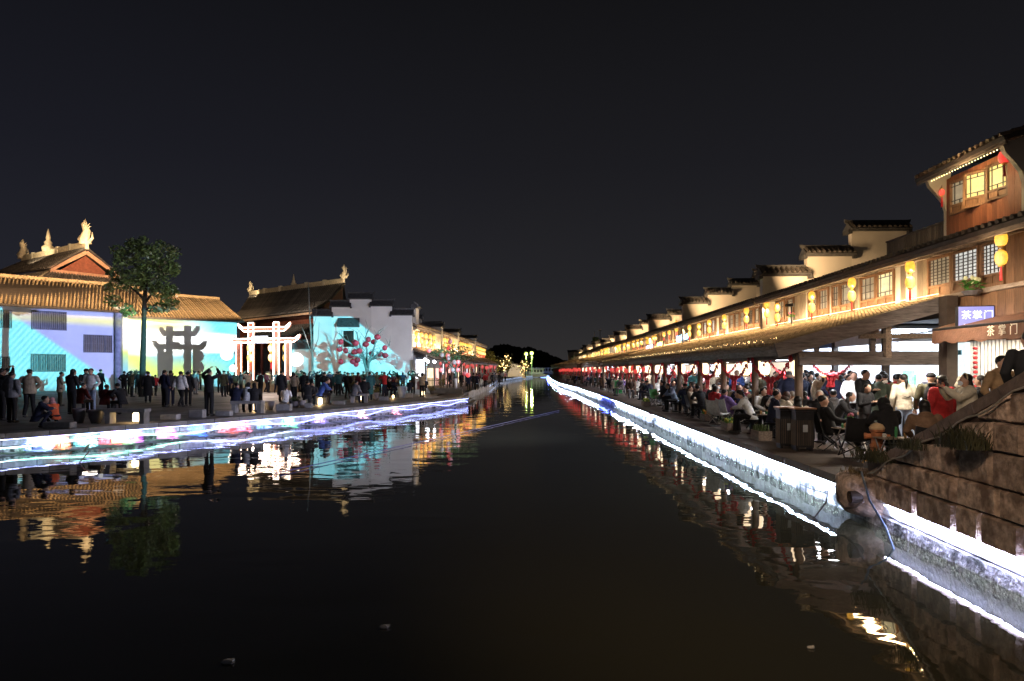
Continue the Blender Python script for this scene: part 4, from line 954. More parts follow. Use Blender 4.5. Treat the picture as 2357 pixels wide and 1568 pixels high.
for i in range(4):
    q = MB(); q.tube([c4[i]+Vector((0,0,.2)), (c4[i]+o4[i])/2, o4[i], o4[i]+(o4[i]-c4[i]).normalized()*.9+Vector((0,0,1.0))], [.22,.2,.18,.05], 6); q.build('hip_ridge', M_GILD if i in (0,3) else M_TR, t1, smooth=True)
q = MB(); q.prism([Vector((p.x,p.y,.5)) for p in c4], (0,0,0), (0,0,10.2)); q.build('wall', M_REDW, t1)
# ---- gable wall of the corner house (cyan projection)
D = 62.0
def gx(x): return (x-CX)/F*D
def gz(y): return EYE-(y-HY)/F*D
gwl = thing('corner_gable', 'big white stepped gable wall washed in cyan projector light behind the lantern tree', 'gable wall', (0, D, 0))
for i, (xa, xb, y) in enumerate([(723,765,729),(765,806,708),(806,856,690),(856,903,706),(903,949,727)]):
    q = MB(); q.box(((gx(xa)+gx(xb))/2, 0, (gz(y)+.4)/2), (gx(xb)-gx(xa), .4 if i % 2 else .396, gz(y)-.4)); q.build('wall', M_WHITE, gwl)
    par_cap(gx(xa)-.15, gx(xb)+(.15 if i else .1), 0, gz(y)+.0, .5, .62, gwl, M_CAP)
w0 = empty('window', (gx(791), -.22, gz(802)), 0, parent=gwl)
q = MB(); q.box((.52,-.02,.85), (.95,.05,1.5)); q.build('pane', mat('dark_pane'), w0)
q = MB(); q.box((.52,-.06,.85+.78), (1.1,.08,.08)); q.box((.52,-.06,.07), (1.1,.08,.08)); q.box((.0,-.06,.85), (.08,.08,1.6)); q.box((1.04,-.06,.85), (.08,.08,1.6)); q.build('frame', M_WHITE, w0)
q = MB(); lattice(q, .04, 1.0, .1, 1.6, -.07, 7, 10, .03); q.build('lattice', M_METAL, w0)
q = MB(); q.prism([(-.45,-.02,1.9),(-.45,-.55,1.95),(-.45,-.45,2.15),(-.45,-.02,2.75)], (0,0,0), (1.95,0,0)); q.build('hood_roof', M_CAP, w0)
q = MB(); q.box((gx(945)+.05, 4, gz(760)/2), (.3, 8, gz(760))); q.build('side_wall', M_WHITE, gwl)
q = MB(); q.box((gx(835),-.22,.75), (gx(945)-gx(725)-.2,.06,.5)); q.build('plinth', mat('plinth_grey', (.5,.5,.5), .8), gwl)
# low wall between gate and gable
lw2 = thing('courtyard_wall', 'low tiled courtyard wall between the neon gate and the corner gable', 'wall', (0,63,0))
q = MB(); q.box(((gx(668)+gx(724))/2, 0, 2.4), (2.6, .4, 3.8)); q.build('wall', M_WHITE, lw2)
par_cap(gx(664), gx(730), 0, 4.3, .6, .85, lw2, M_CAP)
# ---- neon gate
gp = G(610, 902, .6); gD = gp.y; sc = gD/F
gt = thing('neon_gate', 'memorial archway outlined in glowing pink and white neon on a low stage', 'gateway', gp, R(-17))
def gxx(x): return (x-610)*sc*1.16
def gzz(y): return (902-y)*sc
q = MB(); q.box((0,.3,gzz(876)/2), (gxx(692)-gxx(540),2.4,gzz(876))); q.build('stage', mat('tan_stage', (.45,.33,.2), .8), gt)
q = MB(); q.box((0,.3,gzz(876)+.01), (gxx(694)-gxx(538),2.5,.06)); q.build('stage_top', M_STONE, gt)
M_GC = mat('gate_core', (.22,.07,.05), .6)
E_NEON2 = E_NEON
def outline(par, pts, closed=True, r=.032):
    q = MB(); n = len(pts)
    for i in range(n if closed else n-1): q.tube([pts[i], pts[(i+1) % n]], r, 6)
    q.build('neon_tube', E_NEON2, par)
for (xa, xb, yt) in ((544,556,786),(573,585,743),(632,644,743),(659,671,786)):
    q = MB(); q.box(((gxx(xa)+gxx(xb))/2, 0, (gzz(876)+gzz(yt))/2), (gxx(xb)-gxx(xa)-.06,.22,gzz(yt)-gzz(876))); q.build('pillar', M_GC, gt)
    outline(gt, [(gxx(xa),-.13,gzz(876)),(gxx(xa),-.13,gzz(yt)),(gxx(xb),-.13,gzz(yt)),(gxx(xb),-.13,gzz(876))], False)
for (xa, xb, y, up, h) in ((549,671,758,14,9),(527,692,784,12,9)):
    top = [(xa,y-up),(xa+12,y-4),(xa+30,y-h/2),(xb-30,y-h/2),(xb-12,y-4),(xb,y-up)]; bot = [(x+(3 if x < 610 else -3), yy+h) for x, yy in top][::-1]
    pts = [(gxx(x),-.17,gzz(yy)) for x, yy in top+bot]
    q = MB()
    for i in range(5):
        a, b, c, d_ = top[i], top[i+1], bot[-2-i], bot[-1-i]; q.prism([(gxx(x), 0, gzz(yy)) for x, yy in (a, b, c, d_)], (0,-.12,0), (0,.12,0))
    q.build('crossbeam', M_GC, gt); outline(gt, pts)
q = MB(); q.box((gxx(601),-.2,gzz(782)), (1.5,.1,.55)); q.build('name_board', glow('gate_board', (.75,.8,1), 5, var=.7, scale=5), gt)
ld = bpy.data.lights.new('gate_lamp', 'POINT'); ld.energy = 600; ld.color = (1,.78,.66); ld.shadow_soft_size = .8
o = bpy.data.objects.new('gate_lamp', ld); C.objects.link(o); o.location = gp+Vector((0,-1.2,3.4))
for x, sgn in ((592,0),(620,1),(649,2)):
    t = copy_tree(protoY); t['label'] = ['left string of yellow lanterns hanging inside the neon gate','middle string of yellow lanterns hanging inside the neon gate','right string of yellow lanterns hanging inside the neon gate'][sgn]; t['group'] = 'lantern strings in the neon gate'; t.location = gp+Vector((gxx(x)-.6*(sgn == 0)+.0, .3, gzz(793))); t.scale = (2.2,2.2,2.0)
for (x, y, r_) in ((522,816,.52),(681,859,.0)):
    if r_: q = MB(); q.ball((0,0,0), r_, 16, 10); o = tag(q.build('moon_lamp', glow('moon_white', (1,.98,.95), 2.2), smooth=True, loc=P(x, y, 60)), 'round white moon lamp hanging left of the neon gate', 'lamp')
q = MB(); q.ball((0,0,0), .30, 14, 9); tag(q.build('moon_lamp', _m['moon_white'], smooth=True, loc=P(537, 848, 56)), 'lower round white lamp at the left foot of the neon gate', 'lamp')  # ball takes in part of the neon gate's glare
q = MB(); q.lathe([(.02,0),(.9,0.02),(.9,.06),(.02,.08)], 20); q2 = q.build('moon_lamp', glow('moon_soft', (.95,1,1), 1.5), loc=P(683, 828, 62.5)); q2.rotation_euler = (R(90),0,0); q2.scale = (.72,)*3
tag(q2, 'round white disc lamp on the courtyard wall right of the gate', 'lamp')
# ---- projector with a slide
PJ = Vector((9.8, 24.7, 4.85))
fw_ = Vector((-.72, .694, 0)).normalized(); rt_ = Vector((fw_.y, -fw_.x, 0))
def ab(p): r = Vector(p)-PJ; f = r.dot(fw_); return (r.dot(rt_)/f, r.z/f)
def wp1(x, y): p = onwall(A1, B1, x); return Vector((p.x, p.y, EYE-(y-HY)/F*p.y))
def wp2(x, y): p = onwall(A2, B2, x); return Vector((p.x, p.y, EYE-(y-HY)/F*p.y))
def wg(x, y): return P(x, y, D-.2)
ld = bpy.data.lights.new('projector_light', 'SPOT'); ld.energy = 165000; ld.spot_size = R(78); ld.spot_blend = .02; ld.shadow_soft_size = .05; ld.use_nodes = True
po = bpy.data.objects.new('projector_light', ld); C.objects.link(po); po.location = PJ
M_ = Matrix((rt_, Vector((0,0,1)), -fw_)).transposed().to_4x4(); M_.translation = PJ; po.matrix_world = M_
n = ld.node_tree.nodes; l_ = ld.node_tree.links
em = n.get('Emission') or n.new('ShaderNodeEmission')
tc = n.new('ShaderNodeTexCoord'); sx_ = n.new('ShaderNodeSeparateXYZ'); l_.new(tc.outputs['Normal'], sx_.inputs[0])
def mth(op, a, b=None, clamp=False):
    k = n.new('ShaderNodeMath'); k.operation = op; k.use_clamp = clamp
    for i, v in enumerate((a, b)):
        if v is None: continue
        if hasattr(v, 'links') or hasattr(v, 'is_linked'): l_.new(v, k.inputs[i])
        else: k.inputs[i].default_value = v
    return k.outputs[0]
nzv = mth('ABSOLUTE', sx_.outputs['Z']); A_ = mth('DIVIDE', sx_.outputs['X'], nzv); B_ = mth('DIVIDE', sx_.outputs['Y'], nzv)
def half(p, q_, side, soft=.002):
    """1 on the side of line p-q where point 'side' lies"""
    (a0, b0), (a1, b1), (a2, b2) = ab(p), ab(q_), ab(side)
    nx, ny = -(b1-b0), (a1-a0); ln = math.hypot(nx, ny); nx /= ln; ny /= ln; c = nx*a0+ny*b0
    if nx*a2+ny*b2 < c: nx, ny, c = -nx, -ny, -c
    v = mth('SUBTRACT', mth('ADD', mth('MULTIPLY', A_, nx), mth('MULTIPLY', B_, ny)), c)
    return mth('ADD', mth('DIVIDE', v, soft), .5, True)
def blob(p, ra, rb, pw=1.0):
    a, b = ab(p); u_ = mth('DIVIDE', mth('SUBTRACT', A_, a), ra); v_ = mth('DIVIDE', mth('SUBTRACT', B_, b), rb)
    s = mth('ADD', mth('MULTIPLY', u_, u_), mth('MULTIPLY', v_, v_)); return mth('POWER', mth('SUBTRACT', 1.0, s, True), pw)
def mixc(f, c0, c1):
    k = n.new('ShaderNodeMix'); k.data_type = 'RGBA'; l_.new(f, k.inputs[0])
    for i, c in ((6, c0), (7, c1)):
        if isinstance(c, tuple): k.inputs[i].default_value = (*c, 1)
        else: l_.new(c, k.inputs[i])
    return k.outputs[2]
# stripes (diagonal), fine noise
cmb = n.new('ShaderNodeCombineXYZ'); l_.new(A_, cmb.inputs[0]); l_.new(B_, cmb.inputs[1])
def wave(ang, sc, dist=1.0):
    mp = n.new('ShaderNodeMapping'); mp.inputs['Rotation'].default_value = (0,0,ang); l_.new(cmb.outputs[0], mp.inputs[0])
    k = n.new('ShaderNodeTexWave'); k.inputs['Scale'].default_value = sc; k.inputs['Distortion'].default_value = dist; k.inputs['Detail'].default_value = 2; l_.new(mp.outputs[0], k.inputs['Vector']); return k.outputs['Fac']
stripe = wave(R(38), 52, .6); stripe2 = wave(R(90), 5, 7)
lav = (.27,.34,.84); cyan = (.10,.72,.95); cyan2 = (.22,.88,1.0)
cy_ = mixc(stripe, (.06,.62,.86), (.22,.93,1.0))
col = mixc(half(wp1(0,705), wp1(215,850), wp1(0,850), .004), lav, cy_)
# yellow streak from hall 1 into hall 2
yl = mth('MULTIPLY', half(wp1(150,730), wp1(300,736), wp1(150,760), .01), half(wp1(150,742), wp1(300,752), wp1(150,700), .01))
col = mixc(mth('MULTIPLY', yl, .85), col, (.85,.85,.22))
g2 = half(wp1(275,700), wp1(272,880), wp2(340,800), .004)
c2 = mixc(stripe2, (.16,.55,.80), (.66,.88,.12))
c2 = mixc(half(wp2(290,720), wp2(460,780), wp2(300,860), .05), (.50,.74,.03), c2)
c2 = mixc(blob(wp2(365,772), .16, .035, .8), c2, (2.4,2.1,1.9))
c2 = mixc(blob(wp2(360,745), .08, .016, 1), c2, (1.1,1.1,.12))
c2 = mixc(half(wp2(430,740), wp2(500,880), wp2(540,800), .08), c2, cy_)
c2 = mixc(blob(wp2(500,790), .09, .018, .7), c2, (1.8,1.9,2.0))
col = mixc(g2, col, c2)
# cut for the corner gable: cyan below the diagonal, dark above
g3 = half(wp2(549,700), wp2(549,880), wg(800,800), .001)
c3 = mixc(stripe, (.045,.40,.50), (.08,.48,.56))
c3 = mixc(half(wg(809,728.6), wg(936,835), wg(780,850), .003), (.0,.0,.0), c3)
c3 = mixc(half(wg(720,728.5), wg(812,728.5), wg(780,850), .002), (0,0,0), c3)
col = mixc(g3, col, c3)
below = half(wp1(0,707), wp1(295,722), wp1(0,850), .003)
below2 = half(wp2(300,734), wp2(548,742), wp2(400,850), .003)
msk = mth('MAXIMUM', mth('MULTIPLY', below, mth('SUBTRACT', 1.0, g2)), mth('MULTIPLY', below2, g2)); msk = mth('MAXIMUM', msk, g3)
ft_ = half(Vector((-42,56,.9)), Vector((-10,62,.9)), Vector((-30,60,5)), .01)
rr2 = half(wg(951,700), wg(951,880), wg(800,800), .001)
tot_ = mth('MULTIPLY', mth('MULTIPLY', msk, ft_), rr2)
l_.new(col, em.inputs[0]); l_.new(tot_, em.inputs[1])
on = next((k for k in n if k.type == 'OUTPUT_LIGHT'), None) or n.new('ShaderNodeOutputLight'); l_.new(em.outputs[0], on.inputs[0])
pjt = thing('projector', 'small black projector standing on the canopy roof above the diners', 'projector', PJ-Vector((0,0,.12))); pjt.rotation_euler = (0,0,math.atan2(fw_.y, fw_.x))
MB().box((-.30,0,.0), (.2,.15,.11)).build('body', M_METAL, pjt); MB().tube([(-.19,0,0),(-.1,0,0)], .05, 8).build('lens', M_GLASS, pjt); MB().tube([(-.30,0,-.05),(-.30,0,-.85)], .02, 6).build('mount', M_METAL, pjt)
# wash on unlit plaster and roofs
for A_w, B_w, n_w, pw in ((A1, B1, n1, 1500), (A2, B2, n2, 1200)):
    c = (A_w+B_w)/2+n_w*3.4; o = area('roof_flood', (c.x, c.y, EYE+EV+.9), (c.x-n_w.x*5, c.y-n_w.y*5, EYE+EV+1.6), 1, .3, pw, (1,.68,.36), 75)
    o.data.size = (B_w-A_w).length+4; ax = Vector((*(B_w-A_w).normalized(), 0)); zz = Vector((n_w.x, n_w.y, -.12)).normalized(); yy = zz.cross(ax); M = Matrix((ax, yy, zz)).transposed().to_4x4(); M.translation = o.location; o.matrix_world = M
spot('temple_flood', (-44,66,13), (-55,86,15.5), 7000, (1,.66,.36), 75, .8, .3)
spot('temple_flood', (-22,66,9.2), (-27,86,12.5), 1700, (1,.82,.62), 80, .8, .3)
spot('finial_flood', (-19,80,12.6), (-20.4,82.9,13.8), 500, (1,.80,.5), 60, .8, .1)
spot('finial_flood', (-35,93,12.6), (-37,96.5,13.8), 600, (1,.80,.5), 60, .8, .1)
spot('finial_flood', (-47,76,16.5), (-50,80,17.8), 1200, (1,.80,.5), 50, .8, .1)
spot('finial_flood', (-58,80,15.5), (-58,85,17.8), 1500, (1,.80,.5), 70, .8, .1)
spot('hall_fill', (-12,32,7), (-36,64,4), 1700, (.86,.86,.95), 62, .8, .5)
spot('gable_fill', (2.0,47,4.5), (-13,62,6.0), 4500, (.75,.78,1.0), 60, .9, .4)
# ---- left bank house row going away
lr = [((-9.4,62.3),(-8.3,73.0)),((-8.2,73.3),(-7.4,84)),((-7.3,84.3),(-6.1,99)),((-6.0,99.3),(-5.0,118))]
lbl = ['first lit timber house beyond the corner gable on the left bank','second lit timber house of the left bank row','third lit timber house of the left bank row','last lit timber house of the left bank row']
for i, (a, b) in enumerate(lr):
    a, b = Vector(a), Vector(b); d = (b-a); L0 = d.length; ang = math.atan2(d.y, d.x); h = thing('timber_house', lbl[i], 'house', (a.x, a.y, .6), ang)
    # local: x along facade going away, y to the left (behind); facade faces -y
    q = MB(); q.box((L0/2, 3, 4.8), (L0, 5.6, 1.9)); q.box((L0/2, 3.6, 1.9), (L0, 4.4, 3.8)); q.build('wall', M_PLASTER, h)
    x = .3
    while x < L0-1.1:
        window(h, rr.choice((0,1,2)), .95, 1.5, (x, .14, 4.15), 0, PN[rr.choice((0,0,1,2))]); q = None
        if rr.random() < .8: plank(h, .5, 1.9, (x+1.0, .16, 3.9), 0)
        x += 1.55
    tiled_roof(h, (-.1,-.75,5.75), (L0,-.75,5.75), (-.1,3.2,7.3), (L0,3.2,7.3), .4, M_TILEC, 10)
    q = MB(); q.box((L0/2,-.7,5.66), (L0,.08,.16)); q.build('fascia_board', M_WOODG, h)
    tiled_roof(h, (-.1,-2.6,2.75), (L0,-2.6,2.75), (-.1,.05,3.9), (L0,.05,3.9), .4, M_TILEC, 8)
    q = MB(); q.box((L0/2,-2.55,2.62), (L0,.08,.16)); q.build('canopy_fascia', M_FASC, h)
    for k in range(int(L0/3)+1): q = MB(); q.tube([(.3+k*3,-2.3,0),(.3+k*3,-2.3,2.6)], .1, 8); q.build('post', M_WOODG, h)
    lampline(h, [(.2,-.1,3.98),(L0-.2,-.1,3.98)], E_WARM, .018)
    for k in range(int(L0/3.4)):
        q = MB(); q.box((1.8+k*3.4, .9, 1.3), (2.9,.06,2.5)); q.build('shop_opening', [glow('shop_glow_white', (.85,.88,1), 1.3, var=.5, scale=1.2), glow('shop_glow_warm', (1,.72,.42), 1.4, var=.5, scale=1.2), glow('shop_glow_pink', (1,.5,.42), 1.2, var=.5, scale=1.2)][(k+i) % 3 if i else 0], h)
        q = MB(); q.box((3.5+k*3.4, .8, 1.3), (.2,.2,2.6)); q.build('door_post', M_DARK, h)
    if i < 3:
        g = thing('gable_wall', 'white stepped gable wall between %s left bank houses' % ['the first and second','the second and third','the third and last'][i], 'gable wall', (b.x, b.y, .6), ang+R(90))
        stepped(g, [(-.9, 1.4, 6.4), (1.4, 3.4, 7.3), (3.4, 5.4, 6.4)], 2.0, 0, .3, M_PLASTER, M_CAP, M_TILE, tiles=False)
    for k in range(int(L0/1.9)):
        o = copy_tree(protoY); o['label'] = 'pair of yellow lanterns under the left bank eaves'; o['group'] = 'yellow lantern pairs on the left bank'
        p = a+d.normalized()*(.6+k*1.9); nn = Vector((d.y,-d.x)).normalized()*.55; o.location = (p.x+nn.x, p.y+nn.y, 5.95); o.scale = (1.5,1.5,1.45)
    ld = area('facade_wash', (a.x+d.x/2+1.2, a.y+d.y/2, 4.7), (a.x+d.x/2, a.y+d.y/2, 5.3), .2, L0, 520, (1,.68,.32), 170)
for i in range(26):
    f = i/26; p = Vector((-6.3,63)).lerp(Vector((-2.6,118)), f)
    o = copy_tree(protoR); o.location = (p.x+rr.uniform(-.3,.3), p.y, 3.15+rr.uniform(-.25,.1)); o.scale = (1.3+f,)*3
    o['label'] = 'red lantern at the canopy edge of the left bank houses'; o['group'] = 'red lanterns on the left bank'
# first house neighbour cap
g = thing('gable_wall', 'small dark-capped wall right behind the corner gable', 'gable wall', (-9.0, 63.2, .6), R(90)); stepped(g, [(-.2,1.8,7.6)], 5.5, 0, .3, M_PLASTER, M_CAP, M_TILE, tiles=False)
for i, x in enumerate((985,1010,1040,1075,1105)):
    q = MB(); q.lathe([(.3,-.35),(.34,0),(.3,.35)], 10); pass
# ------------------------------------------------------------------ people kit
KIT = bpy.data.scenes.new('kit')
def remesh(mb, vox, name, m, smooth_it=3):
    me = mb.mesh(name, None, False, True); o = bpy.data.objects.new('tmp', me); KIT.collection.objects.link(o)
    r = o.modifiers.new('r', 'REMESH'); r.mode = 'VOXEL'; r.voxel_size = vox; r.use_smooth_shade = True
    s = o.modifiers.new('s', 'SMOOTH'); s.factor = .5; s.iterations = smooth_it
    with bpy.context.temp_override(scene=KIT, view_layer=KIT.view_layers[0]):
        dg = bpy.context.evaluated_depsgraph_get(); out = bpy.data.meshes.new_from_object(o.evaluated_get(dg))
    bpy.data.objects.remove(o)
    out.name = name; out.materials.clear(); out.materials.append(m); return out
def V(*a): return Vector(a)
def torso(mb, rings, n=12):
    """rings: (center, rx, ry)"""
    vs = []
    for c, rx, ry in rings:
        for k in range(n): a = 2*pi*k/n; vs.append(V(c[0]+rx*cos(a), c[1]+ry*sin(a), c[2]))
    m = len(rings); mb.add(vs, [(i*n+k, i*n+(k+1) % n, (i+1)*n+(k+1) % n, (i+1)*n+k) for i in range(m-1) for k in range(n)]+[tuple(range(n-1, -1, -1)), tuple((m-1)*n+k for k in range(n))])
POSES = {
 'stand': dict(),
 'pocket': dict(wr=((-.17,-.12,.96),(.17,-.12,.96)), el=((-.29,.03,1.15),(.29,.03,1.15))),
 'phone': dict(el=((-.24,-.05,1.12),(.24,-.05,1.12)), wr=((-.07,-.30,1.22),(.08,-.30,1.22)), tilt=-.06),
 'photo': dict(el=((-.33,-.16,1.52),(.33,-.16,1.52)), wr=((-.14,-.26,1.74),(.14,-.26,1.74))),
 'shoot': dict(el=((-.25,-.22,1.26),(.25,-.22,1.26)), wr=((-.09,-.40,1.46),(.05,-.40,1.46))),
 'walk': dict(an=((-.09,.22,.12),(.09,-.24,.08)), kn=((-.10,.02,.50),(.10,-.18,.52)), wr=((-.24,-.18,.93),(.25,.18,.95)), el=((-.26,-.02,1.14),(.26,.08,1.14))),
 'wide': dict(el=((-.34,.02,1.20),(.34,.02,1.20)), wr=((-.18,-.08,1.02),(.18,-.08,1.02)), an=((-.16,0,.08),(.16,0,.08))),
 'sit': dict(hip=(0,0,.50), lean=-.10, kn=((-.13,-.42,.50),(.13,-.42,.50)), an=((-.13,-.44,.08),(.13,-.44,.08)), el=((-.26,-.14,.74),(.26,-.14,.74)), wr=((-.12,-.36,.62),(.12,-.36,.62))),
 'sitlean': dict(hip=(0,0,.50), lean=-.24, kn=((-.14,-.42,.50),(.14,-.42,.50)), an=((-.12,-.38,.08),(.14,-.44,.08)), el=((-.27,-.32,.78),(.27,-.32,.78)), wr=((-.08,-.50,.72),(.08,-.50,.74)), tilt=-.05),
 'sitback': dict(hip=(0,0,.44), lean=.14, kn=((-.13,-.42,.48),(.13,-.42,.46)), an=((-.15,-.52,.08),(.15,-.60,.08)), el=((-.29,.02,.72),(.29,.02,.72)), wr=((-.20,-.26,.62),(.20,-.26,.62))),
 'squat': dict(hip=(0,.05,.28), lean=-.20, kn=((-.2,-.32,.46),(.2,-.32,.46)), an=((-.14,-.10,.08),(.14,-.10,.08)), el=((-.26,-.30,.60),(.26,-.30,.60)), wr=((-.08,-.42,.62),(.08,-.42,.62))),
}
TPL = {}
def template(pose, coat='hip', hair='short', vox=.024):
    key = (pose, coat, hair)
    if key in TPL: return TPL[key]
    p = POSES[pose]; hip = V(*p.get('hip', (0,0,.93))); lean = p.get('lean', 0); dz = hip.z-.93
    def up(x, y, z):      # torso point, z measured standing
        h = (z-.93)/.6; return V(x, y+hip.y+lean*h*1.1, z+dz-abs(lean)*.12*h)
    ch = up(0, 0, 1.28); nk = up(0, 0, 1.46); hd = up(0, -.03+p.get('tilt', 0), 1.60)
    sh = [up(s*.19, 0, 1.41) for s in (-1, 1)]
    el = [V(*q) for q in p.get('el', ((-.27,.03,1.14),(.27,.03,1.14)))]; wr = [V(*q) for q in p.get('wr', ((-.27,-.07,.90),(.27,-.07,.90)))]
    kn = [V(*q) for q in p.get('kn', ((-.10,-.02,.50),(.10,-.02,.50)))]; an = [V(*q) for q in p.get('an', ((-.10,0,.08),(.10,0,.08)))]
    hj = [hip+V(s*.09, 0, 0) for s in (-1, 1)]
    out = {}
    # body: one continuous figure
    b = MB(); b.ball(hd, (.078,.095,.115), 14, 9); b.ball(hd+V(0,-.02,-.07), (.055,.068,.06), 10, 6); b.ball(hd+V(0,-.098,-.015), (.013,.02,.022), 6, 4)
    for s in (-1, 1): b.ball(hd+V(s*.08,.005,-.01), (.014,.022,.032), 6, 4)
    b.tube([nk-V(0,0,.06), nk+V(0,0,.0), hd-V(0,0,.05)], [.06,.055,.052], 10)
    torso(b, [(hip-V(0,0,.05),.13,.09),(up(0,0,1.1),.11,.08),(ch,.14,.09),(up(0,0,1.42),.15,.07),(nk,.06,.05)])
    for i, s in enumerate((-1, 1)):
        b.tube([sh[i], el[i], wr[i]], [.045,.038,.026], 8); b.tube([hj[i], kn[i], an[i]], [.075,.05,.036], 8)
        d = (wr[i]-el[i]).normalized(); b.ball(wr[i]+d*.05, (.026,.036,.036), 8, 5); b.ball(an[i]+V(0,-.06,-.04), (.035,.1,.03), 8, 5)
    me = remesh(b, .017, 'body', M_SKIN, 2)
    # fingers rooted in the palms
    fg = MB()
    for i, s in enumerate((-1, 1)):
        d = (wr[i]-el[i]).normalized(); side = d.cross(V(0,-.3,1)).normalized(); nrm = side.cross(d)
        c = wr[i]+d*.06
        for k, ln in enumerate((.058,.068,.064,.05)):
            r0 = c+side*(-.024+.016*k)+d*.015; m1 = r0+d*ln*.55-nrm*.006; fg.tube([r0, m1, m1+d*ln*.4-nrm*.018], [.0085,.008,.0065], 5)
        t0 = c-side*s*.02-d*.01; fg.tube([t0, t0-side*s*.022+d*.02-nrm*.01, t0-side*s*.024+d*.045-nrm*.018], [.010,.009,.007], 5)
    bm = bmesh.new(); bm.from_mesh(me); fm = fg.mesh('f', None, True, True); bm.from_mesh(fm); bm.to_mesh(me); bm.free(); me.polygons.foreach_set('use_smooth', [True]*len(me.polygons))
    out['body'] = me
    # jacket
    j = MB(); bot = {'hip': .86, 'puffer': .84, 'long': .38, 'mid': .70}[coat]; pf = .03 if coat in ('puffer','long') else 0
    if pose[:3] in ('sit','squ') and coat == 'long': bot = .72
    if pose[:3] in ('sit','squ'): bot = .84
    rings = [(up(0,0,bot), .19+pf+(.02 if bot < .6 else 0), .135+pf), (up(0,0,.95), .18+pf, .13+pf), (up(0,0,1.12), .165+pf, .12+pf), (up(0,0,1.28), .19+pf, .135+pf), (up(0,0,1.40), .19+pf*.7, .115+pf*.7), (up(0,0,1.47), .09, .08)]
    if coat == 'long' and bot < .6: rings.insert(1, (up(0,0,.65), .20+pf, .14+pf))
    torso(j, rings, 14)
    for i in range(2):
        m0 = sh[i].lerp(el[i], .5)
        j.tube([sh[i]+V(0,0,.0), m0, el[i], el[i].lerp(wr[i], .55), wr[i]], [.078+pf*.5,.070+pf*.6,.062+pf*.5,.058+pf*.4,.044], 10)
        j.ball(sh[i], (.08+pf*.3,.075+pf*.3,.075), 8, 5)
    if coat in ('puffer','long','hip'): j.ball(nk+V(0,.045,-.0), (.12,.085,.07), 10, 6)   # collar or hood behind the neck
    out['jacket'] = remesh(j, vox*.85, 'jacket', M_CLOTH, 2)
    # trousers
    t = MB(); torso(t, [(hip-V(0,0,.08), .15,.115), (hip+V(0,0,.04), .165,.12), (hip+V(0,0,.10), .155,.11)])
    for i in range(2): t.tube([hj[i], kn[i], an[i]+V(0,0,.0)], [.098,.072,.062], 10); t.ball(kn[i], .074, 8, 5)
    out['trousers'] = remesh(t, vox*.9, 'trousers', M_CLOTH, 2)
    sh_ = MB()
    for i in range(2): sh_.ball(an[i]+V(0,-.055,-.035), (.05,.135,.05), 10, 5)
    out['shoes'] = sh_.mesh('shoes', M_SHOE, True, True)
    # hair / hats
    h = MB()
    if hair == 'short': h.ball(hd+V(0,.030,.043), (.086,.098,.088), 12, 7)
    elif hair == 'long': h.ball(hd+V(0,.032,.035), (.090,.100,.095), 12, 7); h.tube([hd+V(0,.06,.02), hd+V(0,.085,-.12), hd+V(0,.085,-.30)], [.085,.09,.055], 10, sq=.6)
    elif hair == 'bun': h.ball(hd+V(0,.030,.043), (.086,.098,.088), 12, 7); h.ball(hd+V(0,.11,.03), .04, 8, 5); h.tube([hd+V(0,.11,.02), hd+V(0,.16,-.06), hd+V(0,.14,-.24)], [.03,.04,.012], 8)
    elif hair == 'cap': h.ball(hd+V(0,.0,.05), (.095,.108,.075), 12, 7); h.box(hd+V(0,-.12,.045), (.13,.10,.015), rx=-.15)
    elif hair == 'hood': h.ball(hd+V(0,.045,.015), (.115,.115,.135), 12, 7); h.tube([hd+V(0,.05,-.02), nk+V(0,.03,0)], [.11,.12], 10)
    elif hair == 'bald': h.tube([hd+V(-.07,.03,-.01), hd+V(0,.095,-.01), hd+V(.07,.03,-.01)], .014, 6)
    out['hair'] = h.mesh({'cap': 'cap', 'hood': 'hood'}.get(hair, 'hair'), M_CLOTH if hair in ('cap','hood') else M_HAIR, True, True)
    f = MB()
    for s in (-1, 1): f.ball(hd+V(s*.03,-.088,.012), (.011,.007,.006), 6, 4)
    f.box(hd+V(0,-.092,-.055), (.04,.008,.007)); out['face'] = f.mesh('eyes', M_HAIR, True, True)
    g = MB()
    for s in (-1, 1):
        pts = [hd+V(s*.034+.026*cos(a*pi/4), -.112, .012+.02*sin(a*pi/4)) for a in range(8)]
        for k in range(8): g.beam(pts[k], pts[(k+1) % 8], .004, .004)
        g.beam(hd+V(s*.06,-.108,.012), hd+V(s*.085,-.0,.01), .004, .004)
    out['glasses'] = g.mesh('glasses', M_ALU, False, True); out['wr'] = wr; out['hd'] = hd
    TPL[key] = out; return out
CN = {'black': (.012,.012,.014), 'navy': (.014,.018,.045), 'charcoal': (.035,.035,.04), 'dark brown': (.05,.028,.018), 'olive': (.07,.065,.035), 'grey': (.20,.20,.21), 'beige': (.42,.34,.24),
 'cream': (.62,.56,.44), 'white': (.75,.75,.74), 'red': (.50,.03,.035), 'maroon': (.13,.02,.025), 'blue': (.06,.12,.38), 'pale blue': (.30,.38,.55), 'pink': (.55,.28,.30), 'orange': (.75,.14,.05),
 'purple': (.18,.11,.30), 'brown': (.17,.10,.06), 'tan': (.30,.19,.10), 'teal': (.03,.12,.13), 'camouflage': (.10,.13,.10), 'green': (.05,.2,.06)}
